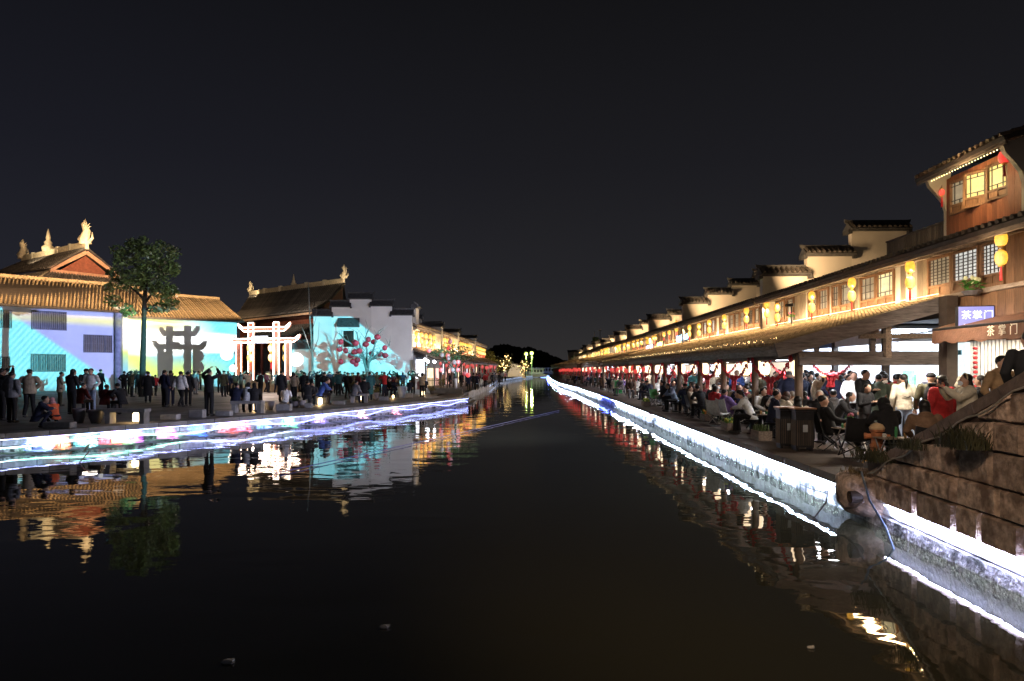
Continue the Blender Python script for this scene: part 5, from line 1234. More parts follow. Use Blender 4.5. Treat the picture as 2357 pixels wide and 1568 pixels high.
def person(loc, face, pose, coat, hair, jc, tc='black', hc=None, h=1.68, label='', group=None, glasses=False, hcol=None):
    """face: heading the person looks toward, degrees clockwise from away-from-camera (+Y)"""
    T = template(pose, coat, hair); rz = R(180-face)
    o = thing('person', label, 'person', loc, rz, group); s = h/1.70; o.scale = (s*(1.04 if h > 1.5 else 1.0), s*1.04, s)
    put('body', T['body'], o); put('jacket', T['jacket'], o, color=CN[jc]); put('trousers', T['trousers'], o, color=CN[tc]); put('shoes', T['shoes'], o)
    hn = T['hair'].name.split('.')[0]; hh = put(hn, T['hair'], o, color=CN[hc or 'black'])
    if hcol == 'grey': hh.material_slots[0].link = 'OBJECT'; hh.material_slots[0].material = M_HAIRG
    put('eyes', T['face'], o)
    if glasses: put('glasses', T['glasses'], o)
    return o
def facing_words(f):
    f = (f+180) % 360-180
    return 'seen from behind' if abs(f) < 50 else 'facing the canal camera' if abs(f) > 130 else 'in profile'
PW = {'stand': 'standing','pocket': 'hands pocketed','phone': 'reading phone','photo': 'arms raised','shoot': 'phone raised','walk': 'walking','wide': 'elbows out','sit': 'seated','sitlean': 'leaning forward','sitback': 'lounging back','squat': 'squatting'}
CW = {'hip': 'jacket','puffer': 'puffer','long': 'long coat','mid': 'coat'}
HW = {'short': '', 'long': ' with long hair', 'bun': ' with ponytail', 'cap': ' in a cap', 'hood': ' with hood up', 'bald': ' with shaved head'}
def lab(jc, coat, hair, pose, where, hc=None):
    hw = HW[hair] if hair != 'cap' else ' and cap'
    return f"person in {jc} {CW[coat]}{hw}, {PW[pose]}, {where}"
def pl(x, yf, yh, face, pose, coat, hair, jc, tc='black', where='on the plaza', hc=None, label=None, glasses=False):
    """left plaza: head top at yh, feet at yf (seated: yf under the feet)"""
    p = G(x, yf, .606); hh = (yf-yh)/F*p.y
    full = {'photo': 1.0, 'sit': 1.30/1.7, 'sitlean': 1.26/1.7, 'sitback': 1.2/1.7, 'squat': 1.06/1.7}.get(pose, 1.0)
    h = min(1.84, max(1.45 if jc != 'orange' else 1.4, hh/full))
    return person(p, face, pose, coat, hair, jc, tc, hc, h, label or lab(jc, coat, hair, pose, where, hc), 'people on the left plaza', glasses)
Lp = [
 (27,973,857,10,'pocket','puffer','short','grey','black','at the left edge of the plaza'),(68,961,851,-10,'wide','puffer','short','beige','black','at the left edge of the plaza'),
 (4,968,850,30,'photo','hip','short','black','black','at the left edge of the plaza'),(138,935,857,40,'phone','mid','short','beige','olive','left of the jeans wearer'),
 (165,954,851,15,'phone','hip','long','black','black','left of the jeans wearer'),(184,952,880,20,'sit','hip','short','maroon','charcoal','near the glazed pots'),
 (210,948,843,175,'pocket','hip','short','white','pale blue','in front of the long hall'),(199,944,846,-40,'stand','hip','cap','black','black','in front of the long hall'),
 (232,912,851,20,'stand','hip','short','black','black','in front of the long hall'),(241,954,884,5,'sit','puffer','short','maroon','black','on the lamp-lit bench'),
 (283,955,882,-60,'sitlean','hip','short','black','black','on the lamp-lit bench'),(286,912,855,0,'wide','hip','short','black','black','in front of the corner pier'),
 (299,908,855,10,'photo','hip','short','black','black','in front of the corner pier'),(319,910,855,0,'walk','hip','short','black','black','beside the big tree'),
 (341,927,856,-20,'stand','long','short','black','black','beside the big tree'),(358,912,872,0,'walk','hip','short','red','black','beside the big tree'),
 (379,937,853,25,'pocket','hip','short','navy','black','between the tree and the projected tower shadow'),(393,934,854,-30,'stand','hip','short','charcoal','navy','between the tree and the projected tower shadow'),
 (416,937,856,15,'walk','puffer','short','white','black','below the projected tower shadow'),(433,935,857,0,'stand','hip','short','black','black','below the projected tower shadow'),
 (450,908,855,20,'stand','long','short','grey','grey','below the projected tower shadow'),(481,958,851,10,'photo','hip','short','black','black','alone near the quay edge'),
 (506,905,855,0,'photo','hip','short','black','black','left of the neon gate'),(525,903,855,10,'stand','hip','short','charcoal','black','left of the neon gate'),(540,905,857,-10,'pocket','puffer','short','black','black','left of the neon gate'),(555,903,858,20,'shoot','hip','long','black','black','left of the neon gate'),
 (542,950,880,5,'sit','puffer','short','navy','black','on the bench before the gate'),(568,950,879,10,'sit','hip','long','white','grey','on the bench before the gate'),(586,950,880,-25,'sit','hip','long','black','black','on the bench before the gate'),
 (600,921,856,-80,'phone','hip','short','black','black','before the neon gate'),(648,925,854,15,'stand','long','short','charcoal','black','before the right foot of the gate'),
 (678,920,861,10,'pocket','hip','short','beige','black','before the courtyard wall'),(657,944,889,0,'sit','hip','bun','white','black','on a stone block by the quay edge'),
 (700,916,857,0,'stand','puffer','short','black','black','before the courtyard wall'),(709,939,876,-20,'sitlean','hip','short','black','charcoal','on a stone block by the quay edge'),
 (720,933,880,170,'sit','hip','short','charcoal','black','on a stone block by the quay edge'),(736,932,871,60,'sitlean','puffer','short','blue','black','above the glowing ground lamp'),
 (747,929,857,15,'stand','hip','short','black','navy','left of the lantern tree'),(779,912,856,-20,'walk','hip','short','teal','black','left of the lantern tree'),
 (800,918,858,20,'wide','puffer','short','black','black','left of the lantern tree'),(816,928,875,40,'sit','puffer','short','grey','navy','on the bench under the lantern tree'),
 (837,925,868,0,'sit','puffer','short','black','black','on the bench under the lantern tree'),(851,922,857,-30,'stand','long','short','teal','black','under the lantern tree'),
 (868,914,857,160,'pocket','hip','short','camouflage','black','right of the lantern tree trunk'),(885,914,857,-50,'shoot','hip','short','red','navy','right of the lantern tree trunk'),
 (908,913,871,150,'sitlean','hip','short','navy','navy','near the flower pots'),(896,912,870,170,'sit','hip','long','black','navy','near the flower pots'),
 (940,900,862,20,'stand','puffer','short','white','grey','at the corner gable foot'),(943,909,874,0,'sit','hip','short','navy','black','near the flower pots'),
 (966,908,871,30,'sit','puffer','bun','pink','grey','near the flower pots'),(979,905,870,-20,'sit','hip','short','black','black','near the flower pots'),
 (1033,893,866,0,'stand','hip','short','navy','black','by the planter tree'),(1046,892,866,60,'stand','hip','long','grey','black','by the planter tree'),(1061,892,864,150,'stand','hip','short','black','black','by the planter tree'),
 (1079,899,868,0,'stand','mid','short','navy','black','at the top of the landing steps'),(1090,898,864,10,'wide','hip','short','black','charcoal','at the top of the landing steps'),(1098,898,865,-10,'stand','mid','short','navy','black','at the top of the landing steps'),
 (1106,894,877,0,'sit','puffer','short','white','white','at the top of the landing steps'),(1117,892,872,20,'stand','hip','cap','red','black','at the top of the landing steps'),(1141,892,866,0,'stand','hip','short','grey','pale blue','beyond the landing steps'),(1148,890,868,10,'stand','hip','short','black','black','beyond the landing steps'),(1134,890,870,-10,'stand','hip','short','charcoal','black','beyond the landing steps')]
ppl = [pl(*a) for a in Lp]
pl(86,984,910,60,'squat','hip','short','navy','navy',label='small child in navy crouching at the quay edge on the far left')
pl(127,977,915,-70,'squat','hip','hood','orange','black',hc='pink',label='person in an orange jacket and pink hood crouching over a stone block')
rf = random.Random(21)
dk = ['black','black','charcoal','navy','black','dark brown','grey','olive','beige','teal','maroon']
for i in range(34):
    x = 615+i*10+rf.uniform(-3,3); yf = rf.uniform(895,908); j_ = rf.choice(dk); c_ = rf.choice(['hip','puffer','hip','mid']); hr = rf.choice(['short','short','long','cap','bun']); ps = rf.choice(['stand','pocket','phone','wide','stand','shoot','walk'])
    pl(x, yf, HY+rf.uniform(3,10), rf.uniform(-70,70), ps, c_, hr, j_, rf.choice(['black','navy','charcoal']), where='in the crowd '+('by the gate' if x < 690 else 'before cyan wall' if x < 900 else 'by corner gable'))
for i in range(10):
    x = 985+i*13+rf.uniform(-4,4); j_ = rf.choice(dk)
    pl(x, rf.uniform(884,890), HY+rf.uniform(6,12), rf.uniform(-70,70), 'stand', 'hip', rf.choice(['short','long']), j_, where='outside left-bank shops')
# ---- right bank people: (x, v, face, pose, coat, hair, jacket, trousers, height, where)
def prt(x, v, face, pose, coat, hair, jc, tc='black', h=1.7, where='under the nearest canopy', z=.606, hc=None, label=None, glasses=False, hcol=None, group='people on the right bank'):
    u = UV(x, v); return person(RT(u, v, z), face, pose, coat, hair, jc, tc, hc, h, label or lab(jc, coat, hair, pose, where, hc), group, glasses, hcol)
def seat_u(x, u): return (x-1224)/F*u
prt(1634,8.9,25,'stand','hip','short','cream','grey',1.74); prt(1655,8.5,150,'pocket','hip','short','dark brown','black',1.6)
prt(1706,9.2,-140,'pocket','mid','hood','tan','black',1.66,hc='cream'); prt(1690,9.6,160,'stand','hip','short','black','black',1.72)
prt(1786,8.9,10,'stand','long','cap','black','black',1.80,hc='navy'); prt(1809,7.9,20,'pocket','puffer','cap','navy','black',1.74,hc='grey'); prt(1823,9.3,0,'stand','hip','long','grey','black',1.62); prt(1838,8.7,-20,'stand','puffer','short','navy','black',1.66)
fa = prt(1914,9.0,15,'wide','mid','short','navy','navy',1.74,label='person in a navy coat carrying a small child in red on the shoulder')
cf = prt(1903,8.85,40,'squat','puffer','cap','red','white',1.0,z=1.78,hc='maroon',label='small child in a red puffer jacket and maroon cap carried at shoulder height'); 
prt(1947,9.7,170,'stand','hip','short','pale blue','black',1.76,label='person in a tight grey-blue sweater smiling toward the canal')
prt(1974,8.6,150,'phone','hip','short','black','grey',1.78,glasses=True,label='tall person with glasses in a black jacket behind the boy with the cup')
prt(1980,7.95,165,'phone','hip','short','black','charcoal',1.45,label='boy in black looking down into a paper cup')
prt(2024,10.0,0,'stand','hip','short','cream','black',1.68); prt(2015,10.2,0,'stand','hip','bun','grey','black',1.6); prt(2049,9.98,10,'stand','hip','short','red','black',1.66)
prt(2010,9.3,10,'stand','hip','short','camouflage','camouflage',1.66)
sw = prt(2066,8.8,5,'stand','hip','bun','cream','pale blue',1.68,label='person in a white sweatshirt with a black swoosh mark on the back')
q = MB(); pts = [(-.09,1.20),(-.05,1.155),(.0,1.16),(.11,1.215),(.0,1.18),(-.04,1.18),(-.065,1.2)]; q.prism([(x, .136, z) for x, z in pts], (0,0,0), (0,.014,0)); q.build('chest_mark', M_SHOE, sw)
mb_ = prt(2127,8.9,20,'stand','mid','cap','olive','black',1.72,hc='black',label='person in an olive coat carrying a large black backpack')
def backpack(p, label, c='black', s=1.0):
    me = MB(); me.ball((0,0,0), (.17*s,.10*s,.24*s), 12, 8); me.box((0,.07*s,-.06*s), (.22*s,.07*s,.18*s)); me.box((0,.02*s,.22*s), (.20*s,.12*s,.05*s))
    o = tag(put('backpack', remesh(me, .02, 'backpack', M_CLOTH, 3), None, color=CN[c]), label, 'backpack'); m = Matrix.Rotation(p.rotation_euler.z, 4, 'Z'); o.location = p.location+(m @ V(0,.23,1.22))*p.scale.z; o.rotation_euler = p.rotation_euler; return o
backpack(mb_, 'big black backpack worn by the person in the olive coat', s=1.15)
prt(2152,8.6,-5,'stand','long','bun','red','black',1.66,label='person in an ankle-length red puffer coat beside the white puffer jacket')
pw_ = prt(2206,8.3,-80,'shoot','puffer','long','cream','black',1.70,label='person in a cream puffer jacket and face mask raising a phone')
backpack(pw_, 'small black backpack worn over the cream puffer jacket', s=.8)
hd = TPL[('shoot','puffer','long')]['hd']; q = MB(); q.ball(hd+V(0,-.075,-.055), (.062,.05,.05), 8, 5); q.build('face_mask', mat('mask_blue', (.55,.62,.72), .7), pw_)
q = MB(); q.tube([hd+V(.1*cos(a*pi/8), .0, .02+.115*sin(a*pi/8)) for a in range(9)], .012, 6); q.build('hairband', mat('cream_band', (.7,.6,.4), .7), pw_)
q = MB(); q.box((0,0,0), (.075,.012,.15)); o = tag(q.build('phone', M_SHOE), 'phone held up by the person in the cream puffer jacket', 'phone'); m = Matrix.Rotation(pw_.rotation_euler.z, 4, 'Z'); o.location = pw_.location+(m @ V(-.02,-.46,1.52)); o.rotation_euler = (0,0,pw_.rotation_euler.z+.3)
prt(2193,9.8,170,'phone','hip','hood','black','black',1.64,hc='cream'); prt(2238,9.6,-40,'stand','mid','long','charcoal','black',1.66,where='by the tea stall')
prt(2140,10.0,30,'stand','hip','short','grey','black',1.6,where='by the tea stall')
tanp = prt(2283,7.9,170,'pocket','hip','short','tan','black',1.76,z=.86,glasses=True,label='person in a tan jacket and glasses coming up the bridge steps')
q = MB(); q.box((0,0,0), (.16,.06,.20)); o = tag(q.build('snack_bag', M_RED), 'red and white snack bag held by the person in the tan jacket', 'bag'); o.location = tanp.location+V(.05,-.22,1.02)
prt(2345,7.1,15,'pocket','mid','short','black','black',1.8,z=1.14,label='person in a black coat going down the bridge steps at the right edge')
# seated guests and their furniture
def camp_chair(u, v, face, label, c='black'):
    t = thing('camp_chair', label, 'chair', RT(u, v, .606), R(180-face)-0, 'camp chairs along the right quay')
    fr = MB(); 
    for s in (-1, 1):
        fr.beam((s*.27,-.22,.02), (s*.27,.25,.42), .02, .02); fr.beam((s*.27,.22,.02), (s*.27,-.25,.42), .02, .02)
    fr.beam((-.27,-.22,.02), (.27,.22,.38), .018, .018); fr.beam((.27,-.22,.02), (-.27,.22,.38), .018, .018); fr.beam((-.27,.24,.02),(.27,.24,.02), .018,.018)
    for s in (-1, 1): fr.beam((s*.27,.22,.36), (s*.25,.34,.86), .022, .022)
    fr.build('frame', M_ALU if c in ('white','cream') else M_METAL, t)
    q = MB(); vs = []
    prof = [(-.26,.44),(-.10,.38),(.10,.36),(.22,.42),(.29,.62),(.34,.86)]
    for y, z in prof:
        for k in range(5): x = -.26+.13*k; vs.append((x, y, z-.04*(1-(x/.26)**2)))
    q.add(vs, [(5*i+k, 5*i+k+1, 5*i+5+k+1, 5*i+5+k) for i in range(5) for k in range(4)]); o = q.build('sling_seat', M_CLOTH, t, True, fix=False); o.color = (*CN[c], 1)
    return t
def low_table(u, v, label, w_=.7, d=.45, top=M_WOODL, goods=True, rz=0, seed=0):
    t = thing('folding_table', label, 'table', RT(u, v, .606), rz-RA, 'folding tables along the right quay'); h = .52
    q = MB(); n = 6
    sm_ = MB(); sm_.box((0,0,0), (w_/n-.008, d, .02)); sm_ = sm_.mesh('slat', top)
    for i in range(n): put('slat', sm_, t, (-w_/2+w_/n*(i+.5), 0, h))
    for s in (-1, 1):
        q.beam((s*w_*.42,-d*.45,.01), (s*w_*.42,d*.45,h-.02), .018, .018); q.beam((s*w_*.42,d*.45,.01), (s*w_*.42,-d*.45,h-.02), .018, .018)
    q.beam((-w_*.42,-d*.45,.02), (w_*.42,-d*.45,h-.03), .015, .015); q.build('legs', M_ALU, t)
    if goods:
        rq = random.Random(seed); 
        for k in range(3):
            a = MB(); hh = rq.choice((.07,.11,.2)); r_ = .03 if hh > .1 else .045; a.lathe([(r_*.8,0),(r_,hh*.6),(r_*.6,hh)], 8)
            o = a.build('cup', [mat('paper_cup'), mat('green_bottle', (.05,.2,.08), .2), mat('tea_glass', (.6,.35,.15), .2)][k], loc=t.location+RT(rq.uniform(-.12,.12), rq.uniform(-.22,.22), h+.012))
            tag(o, ['white paper cup on ', 'small green bottle on ', 'glass of tea on '][k]+label.split(' standing')[0], 'cup')
    return t
def seated(x, u, face, pose, coat, hair, jc, tc='black', h=1.7, chair=None, label=None, where='at quayside table', hc=None, hcol=None, glasses=False):
    v = seat_u(x, u); z = .606
    if chair: camp_chair(u, v, face, chair[0], chair[1]); 
    else:
        q = MB(); q.lathe([(.15,0),(.16,.03),(.06,.06),(.06,.30),(.17,.36),(.18,.40)], 10) if pose != 'sitback' else None
        if pose != 'sitback': o = q.build('stool', M_METAL, loc=RT(u, v, .606)); tag(o, 'small round stool under the '+('person in %s' % jc)+' on the right quay', 'stool')
    o = person(RT(u, v, z), face, pose, coat, hair, jc, tc, hc, h, label or lab(jc, coat, hair, pose, where, hc), 'diners seated on the right quay', glasses, hcol); 
    return o
seated(1558,32.5,70,'sitlean','hip','cap','pink','black',hc='beige'); seated(1580,31.5,170,'sitlean','hip','short','black','black'); seated(1606,29.0,20,'sitlean','mid','short','brown','navy',1.74)
seated(1628,28.5,-40,'sitlean','hip','short','olive','black'); seated(1653,25.2,60,'sitback','hip','cap','white','black',hc='white',chair=('dark camp chair under the person in the white cap','black'))
seated(1673,22.8,75,'sitback','puffer','short','purple','charcoal',1.62,chair=('white camp chair with pale frame at the quay edge','white'))
seated(1702,24.0,10,'sitlean','hip','bald','navy','black',1.74); seated(1722,23.5,-60,'sit','mid','short','maroon','black'); seated(1756,22.0,20,'sitlean','puffer','short','navy','black'); seated(1782,18.9,70,'sitlean','hip','hood','cream','grey',1.6,hc='dark brown')
seated(1824,19.2,-20,'sit','hip','short','beige','black',1.6,hcol='grey')
seated(1879,17.2,-150,'sit','puffer','short','black','black',1.72,hcol='grey',label='grey-haired person in a shiny black puffer jacket seated behind the canopy post')
seated(1903,15.5,100,'sitback','mid','short','black','black',1.72,chair=('black camp chair under the person beside the flower table','black'),label='person in a black jacket leaning in a camp chair beside the flower table')
seated(2039,13.3,5,'sitlean','hip','hood','black','black',1.68,hc='black'); seated(2117,11.9,15,'sit','hip','long','brown','black',1.7,chair=('black camp chair with broad back nearest the stone stair','black'),label='person in a brown sweater seated with back to the canal')
camp_chair(14.2, seat_u(1958,14.2), 10, 'empty black camp chair between the flower table and the hydrant', 'black')
camp_chair(22.2, seat_u(1668,22.2)-.25, 60, 'second white camp chair tucked against the first', 'white')
camp_chair(34.5, 6.3, 150, 'pale green camp chair beyond the beige cap', 'green')
low_table(22.6, seat_u(1712,22.6), 'folding table with snacks standing beside the white camp chairs', 1.0, .5, seed=1); low_table(19.8, seat_u(1762,19.8)-.1, 'folding table standing before the person in cream', seed=2)
low_table(13.0, seat_u(2044,13.0), 'folding table standing right of the hydrant', .6, .4, seed=3); low_table(15.2, seat_u(1945,15.2), 'low table with pink flowers standing by the camp chairs', .7, .45, seed=4)
low_table(30.2, 6.5, 'folding table standing among the diners near the beige cap', seed=5); low_table(27.0, 6.9, 'folding table standing behind the flower box', seed=6); low_table(36, 6.6, 'folding table standing far along the quay', seed=7)
# filler seated and standing further along
for i in range(46):
    u = 33+i*1.55+rf.uniform(-.5,.5); v = rf.choice((6.3,6.9,7.6))-(.3 if u > 75 else 0)-(.9 if u > 90 else 0); j_ = rf.choice(dk+['white','pink','blue','purple','cream']); c_ = rf.choice(['hip','puffer']); hr = rf.choice(['short','long','cap','bun'])
    ps = rf.choice(['sit','sitlean']); lbx = lab(j_, c_, hr, ps, 'at far tables')
    person(RT(u, v, .606), rf.uniform(-180,180), ps, c_, hr, j_, rf.choice(['black','navy','grey']), None, 1.68, lbx, 'diners seated on the right quay')
    if i % 2 == 0 and i < 28: low_table(u+.6, v+.1, 'small folding table standing far along the crowded quay', goods=False)
for i in range(84):
    u = 22+i*1.1+rf.uniform(-.7,.7); v = rf.uniform(8.0,9.9)-(1 if u > 90 else 0); j_ = rf.choice(dk+['white','red','cream','blue','pink']); c_ = rf.choice(['hip','puffer','mid','long']); hr = rf.choice(['short','long','cap','bun']); ps = rf.choice(['stand','walk','pocket','phone'])
    person(RT(u, v, .606), rf.choice((rf.uniform(-30,30), rf.uniform(150,210))), ps, c_, hr, j_, rf.choice(['black','navy','grey']), None, rf.uniform(1.6,1.8), lab(j_, c_, hr, ps, 'under the canopies'), 'people walking under the right canopies')
for i in range(14):
    u = 17.8+i*.65; v = 10.0+rf.uniform(-.5,.1); j_ = rf.choice(dk+['white','cream']); c_ = rf.choice(['hip','mid']); hr = rf.choice(['short','long','bun'])
    if i % 2: person(RT(u, v, .606), rf.uniform(40,130), 'stand', c_, hr, j_, 'black', None, rf.uniform(1.58,1.74), lab(j_, c_, hr, 'stand', 'at shop openings'), 'people at the shop fronts')

for i in range(16):
    u = 17.5+i*1.0; v = rf.uniform(7.2,8.2); j_ = rf.choice(dk+['white','cream','blue']); hr = rf.choice(['short','long','bun','cap']); ps = rf.choice(['sit','sitlean'])
    person(RT(u, v, .606), rf.uniform(-180,180), ps, 'hip', hr, j_, rf.choice(['black','navy','grey']), None, 1.68, lab(j_, 'hip', hr, ps, 'behind quayside tables'), 'diners seated on the right quay')
for i in range(26):
    u = 19.8+i*.36; v = rf.uniform(8.8,9.9); j_ = rf.choice(dk+['white','cream','red','pink']); c_ = rf.choice(['hip','mid','puffer']); hr = rf.choice(['short','long','bun','hood'])
    person(RT(u, v, .606), rf.uniform(-60,60) if i % 3 else rf.uniform(130,220), rf.choice(['stand','pocket','shoot']), c_, hr, j_, 'black', None, rf.uniform(1.55,1.76), lab(j_, c_, hr, 'stand', 'in near walkway'), 'people walking under the right canopies')
for i in range(30):
    x = 300+i*23+rf.uniform(-8,8); yf = rf.uniform(896,915); j_ = rf.choice(dk+['white','cream']); c_ = rf.choice(['hip','puffer','mid']); hr = rf.choice(['short','long','cap']); ps = rf.choice(['stand','pocket','photo','shoot'])
    pl(x, yf, HY+rf.uniform(2,8), rf.uniform(-50,50), ps, c_, hr, j_, 'black', where='on the plaza')

for i, (x, u) in enumerate(((1512,38.5),(1530,36),(1545,34.5),(1592,30.5),(1617,28.2),(1640,26.6),(1690,24.6),(1735,22.4),(1745,20.8),(1770,20.6),(1850,17.6))):
    seated(x+rf.uniform(-3,3), u, rf.choice((20,-40,70,160,-120,10)), rf.choice(('sit','sitlean')), 'hip', rf.choice(('short','long','bun','cap')), rf.choice(dk+['white','purple','blue']), 'black', 1.68)

for i, (u, v, jc) in enumerate(((16.4,6.3,'cream'),(18.3,6.35,'navy'),(19.4,6.2,'white'),(21.0,6.9,'charcoal'),(23.6,6.2,'red'),(25.3,6.3,'black'),(26.5,6.25,'beige'),(28.1,6.3,'navy'),(29.6,6.2,'pale blue'),(31.4,6.3,'black'))):
    x = 1224+v*F/u; seated(x, u, (20,100,-60,160,60,-20,120,0,-100,45)[i], ('sitback','sit','sitlean')[i % 3], 'hip', ('long','short','bun','cap')[i % 4], jc, 'black', 1.66, chair=('dark camp chair under the diner in %s at the quay edge' % jc,'charcoal') if i % 3 == 0 else None)
    if i % 2: low_table(u-.75, v+.35, 'folding table standing at the quay edge near the diner in %s' % jc, seed=i)
for i in range(16):
    x = 1085+i*5.2+rf.uniform(-3,3); j_ = rf.choice(dk+['white','red','pink'])
    pl(x, rf.uniform(876,881), HY+rf.uniform(2,5), rf.uniform(-70,70), 'stand', 'hip', rf.choice(['short','long']), j_, where='along far left bank')
# ------------------------------------------------------------------ street furniture, trees, far end
def litter_bin(u, v, label, rz=0):
    t = thing('litter_bin', label, 'litter bin', RT(u, v, .606), rz-RA)
    q = MB(); q.box((0,0,.40), (.50,.36,.66)); q.build('body', M_METAL, t)
    q = MB(); q.box((0,0,.90), (.56,.42,.05)); q.box((0,.0,.80), (.50,.36,.14)); q.build('lid', M_METAL, t)
    q = MB(); q.box((0,0,.94), (.60,.46,.03)); q.build('lid_rim', mat('copper_rim', (.45,.24,.14), .35, metal=.6), t)
    sl = MB(); sl.box((0,0,0), (.022,.02,.56)); sl = sl.mesh('slat', mat('dark_slat', (.10,.08,.065), .6))
    for i in range(9):
        put('slat', sl, t, (-.21+i*.0525,-.19,.40))
    for i in range(6): put('slat', sl, t, (-.26,-.14+i*.055,.40))
    q = MB(); q.box((0,-.205,.5), (.13,.01,.16)); q.build('label_plate', mat('bin_plate', (.5,.55,.6), .4), t)
    for sx in (-1,1): q = MB(); q.box((sx*.2,0,.035), (.07,.32,.07)); q.build('foot', M_METAL, t)
    t.scale = (.8,.8,1.0)
    return t
litter_bin(15.9, seat_u(1804,15.9), 'black slatted litter bin with copper rim at the quay edge, left one'.replace(', left one',' nearest the canopy middle')); litter_bin(15.45, seat_u(1829,15.45)+.1, 'black slatted litter bin standing beside the camp chair')
hy = thing('hydrant', 'rusty orange fire hydrant post at the quay edge', 'hydrant', RT(13.3, seat_u(2006,13.3), .606))
M_HY = mat('orange_hydrant', (.42,.15,.06), .55, .4, 8)
MB().lathe([(.15,0),(.15,.05),(.115,.07),(.11,.30),(.13,.32),(.13,.36),(.105,.38),(.10,.60),(.13,.62),(.13,.66)], 16).build('barrel', M_HY, hy)
MB().lathe([(.135,.66),(.14,.69),(.10,.75),(.03,.78)], 16).build('bonnet', mat('pale_hydrant_top', (.5,.35,.2), .6), hy)
for a in (-.3, 2.6):
    MB().tube([(0,0,.52),(.19*cos(a),.19*sin(a),.52)], .05, 10).tube([(.17*cos(a),.17*sin(a),.52),(.22*cos(a),.22*sin(a),.52)], .062, 8).build('nozzle', M_HY, hy)
fl = leafy('flower_bunch', 'bunch of pink carnations standing on the low table', RT(15.2, seat_u(1945,15.2), .606+.54), 30, .10, .05, M_GRN, flower=mat('carnation', (.8,.25,.40), .7), pot=True, ph=.16, pr=.06, cat='flowers', sd=8)
tr = thing('paper_wrapping', 'crumpled yellow and cream wrapping paper on the ground by the hydrant', 'litter', G(2018,1072,.606)); rq = random.Random(4)
for k in range(5):
    q = MB(); c = V(rq.uniform(-.2,.25), rq.uniform(-.12,.12), .06); q.add([c+V(rq.uniform(-.13,.13), rq.uniform(-.1,.1), rq.uniform(-.05,.08)) for _ in range(6)], [(0,1,2),(2,3,4),(1,3,5),(0,4,5),(0,2,4),(1,2,3)]); q.build('sheet', mat(['yellow_paper','cream_paper'][k % 2], [(.8,.45,.08),(.75,.6,.4)][k % 2], .7), tr, fix=False)
fb = [(1627,968,'orange','wooden flower box with orange blooms at the quay edge'),(1680,991,'yellow','low wooden planter of yellow-green leaves below the white camp chair'),(1752,1012,None,'dark wooden planter with spiky stems beside the litter bin'),(1560,945,None,'small grey planter near the beige cap diner'),(1487,935,'yellow','wooden box of flowers beside the wall gap')]
for (x, y, fc, lb) in fb:
    p = G(x, y, .606); t = thing('planter_box', lb, 'planter', p, -RA)
    for s in (-1, 1): MB().box((s*.16,0,.12), (.02,.6,.24)).build('side_board', M_WOODG, t); MB().box((0,s*.31,.12), (.34,.02,.24)).build('end_board', M_WOODG, t)
    MB().box((0,0,.1), (.30,.58,.18)).build('soil', M_DARK, t)
    tq = random.Random(x); q = MB()
    for k in range(90):
        b = V(tq.uniform(-.13,.13), tq.uniform(-.26,.26), .18); h_ = tq.uniform(.05,.22); c = b+V(tq.uniform(-.08,.08), tq.uniform(-.08,.08), h_); s = V(tq.uniform(-.03,.03), tq.uniform(-.03,.03), .01); q.add([b, b+s, c+s, c], [(0,1,2,3)])
    q.build('foliage', M_GRN if fc else M_LEAF, t, fix=False)
    if fc:
        q = MB()
        for k in range(12): q.ball((tq.uniform(-.13,.13), tq.uniform(-.26,.26), tq.uniform(.26,.36)), .04, 6, 4)
        q.build('blossom', mat('bloom_'+fc, {'orange': (.9,.35,.05), 'yellow': (.6,.6,.1)}[fc], .6), t)
# ---- left plaza things
def bench(x0, x1, y, label, h=.44):
    a, b = G(x0, y, .606), G(x1, y, .606); L0 = (b-a).length; t = thing('stone_bench', label, 'bench', a, math.atan2((b-a).y, (b-a).x), 'stone benches on the left plaza')
    MB().box((L0/2,.2,h), (L0,.42,.12)).build('seat', M_STONE, t)
    for s in (.12, L0-.12): MB().box((s,.2,(h-.06)/2), (.16,.36,h-.06)).build('leg', M_STONE, t)
    return t
bench(238,333,976,'stone bench with a small lamp glowing under it near the left picture edge'); bench(530,602,951,'stone bench before the neon gate with a lamp beneath'); bench(805,846,928,'short stone bench under the lantern tree')
def ground_lamp(x, y, label, s=1.0):
    p = G(x, y, .606); t = thing('ground_lamp', label, 'lamp', p, 0, 'small ground lamps on the left plaza')
    MB().lathe([(.07*s,.02),(.08*s,.05),(.075*s,.22*s),(.05*s,.26*s)], 10).build('glass', E_LAMP, t); MB().lathe([(.09*s,0),(.09*s,.03)], 10).build('base', M_METAL, t); MB().lathe([(.09*s,.26*s),(.03*s,.31*s)], 10).build('hat', M_METAL, t)
    ld = bpy.data.lights.new('lamp_glow', 'POINT'); ld.energy = 9; ld.color = (1,.62,.25); ld.shadow_soft_size = .08; o = bpy.data.objects.new('lamp_glow', ld); C.objects.link(o); o.location = p+V(.0,-.13,.2)
ground_lamp(313,972,'glowing lamp under the right end of the long stone bench',1.3); ground_lamp(589,945,'glowing lamp at the right end of the bench before the gate',1.3); ground_lamp(737,932,'glowing lamp below the person in the blue jacket',1.4); ground_lamp(834,922,'glowing lamp under the bench by the lantern tree',1.2); ground_lamp(905,917,'flat glowing lamp near the flower pots',.8); ground_lamp(974,910,'glowing lamp in front of the person in pink',1.2)
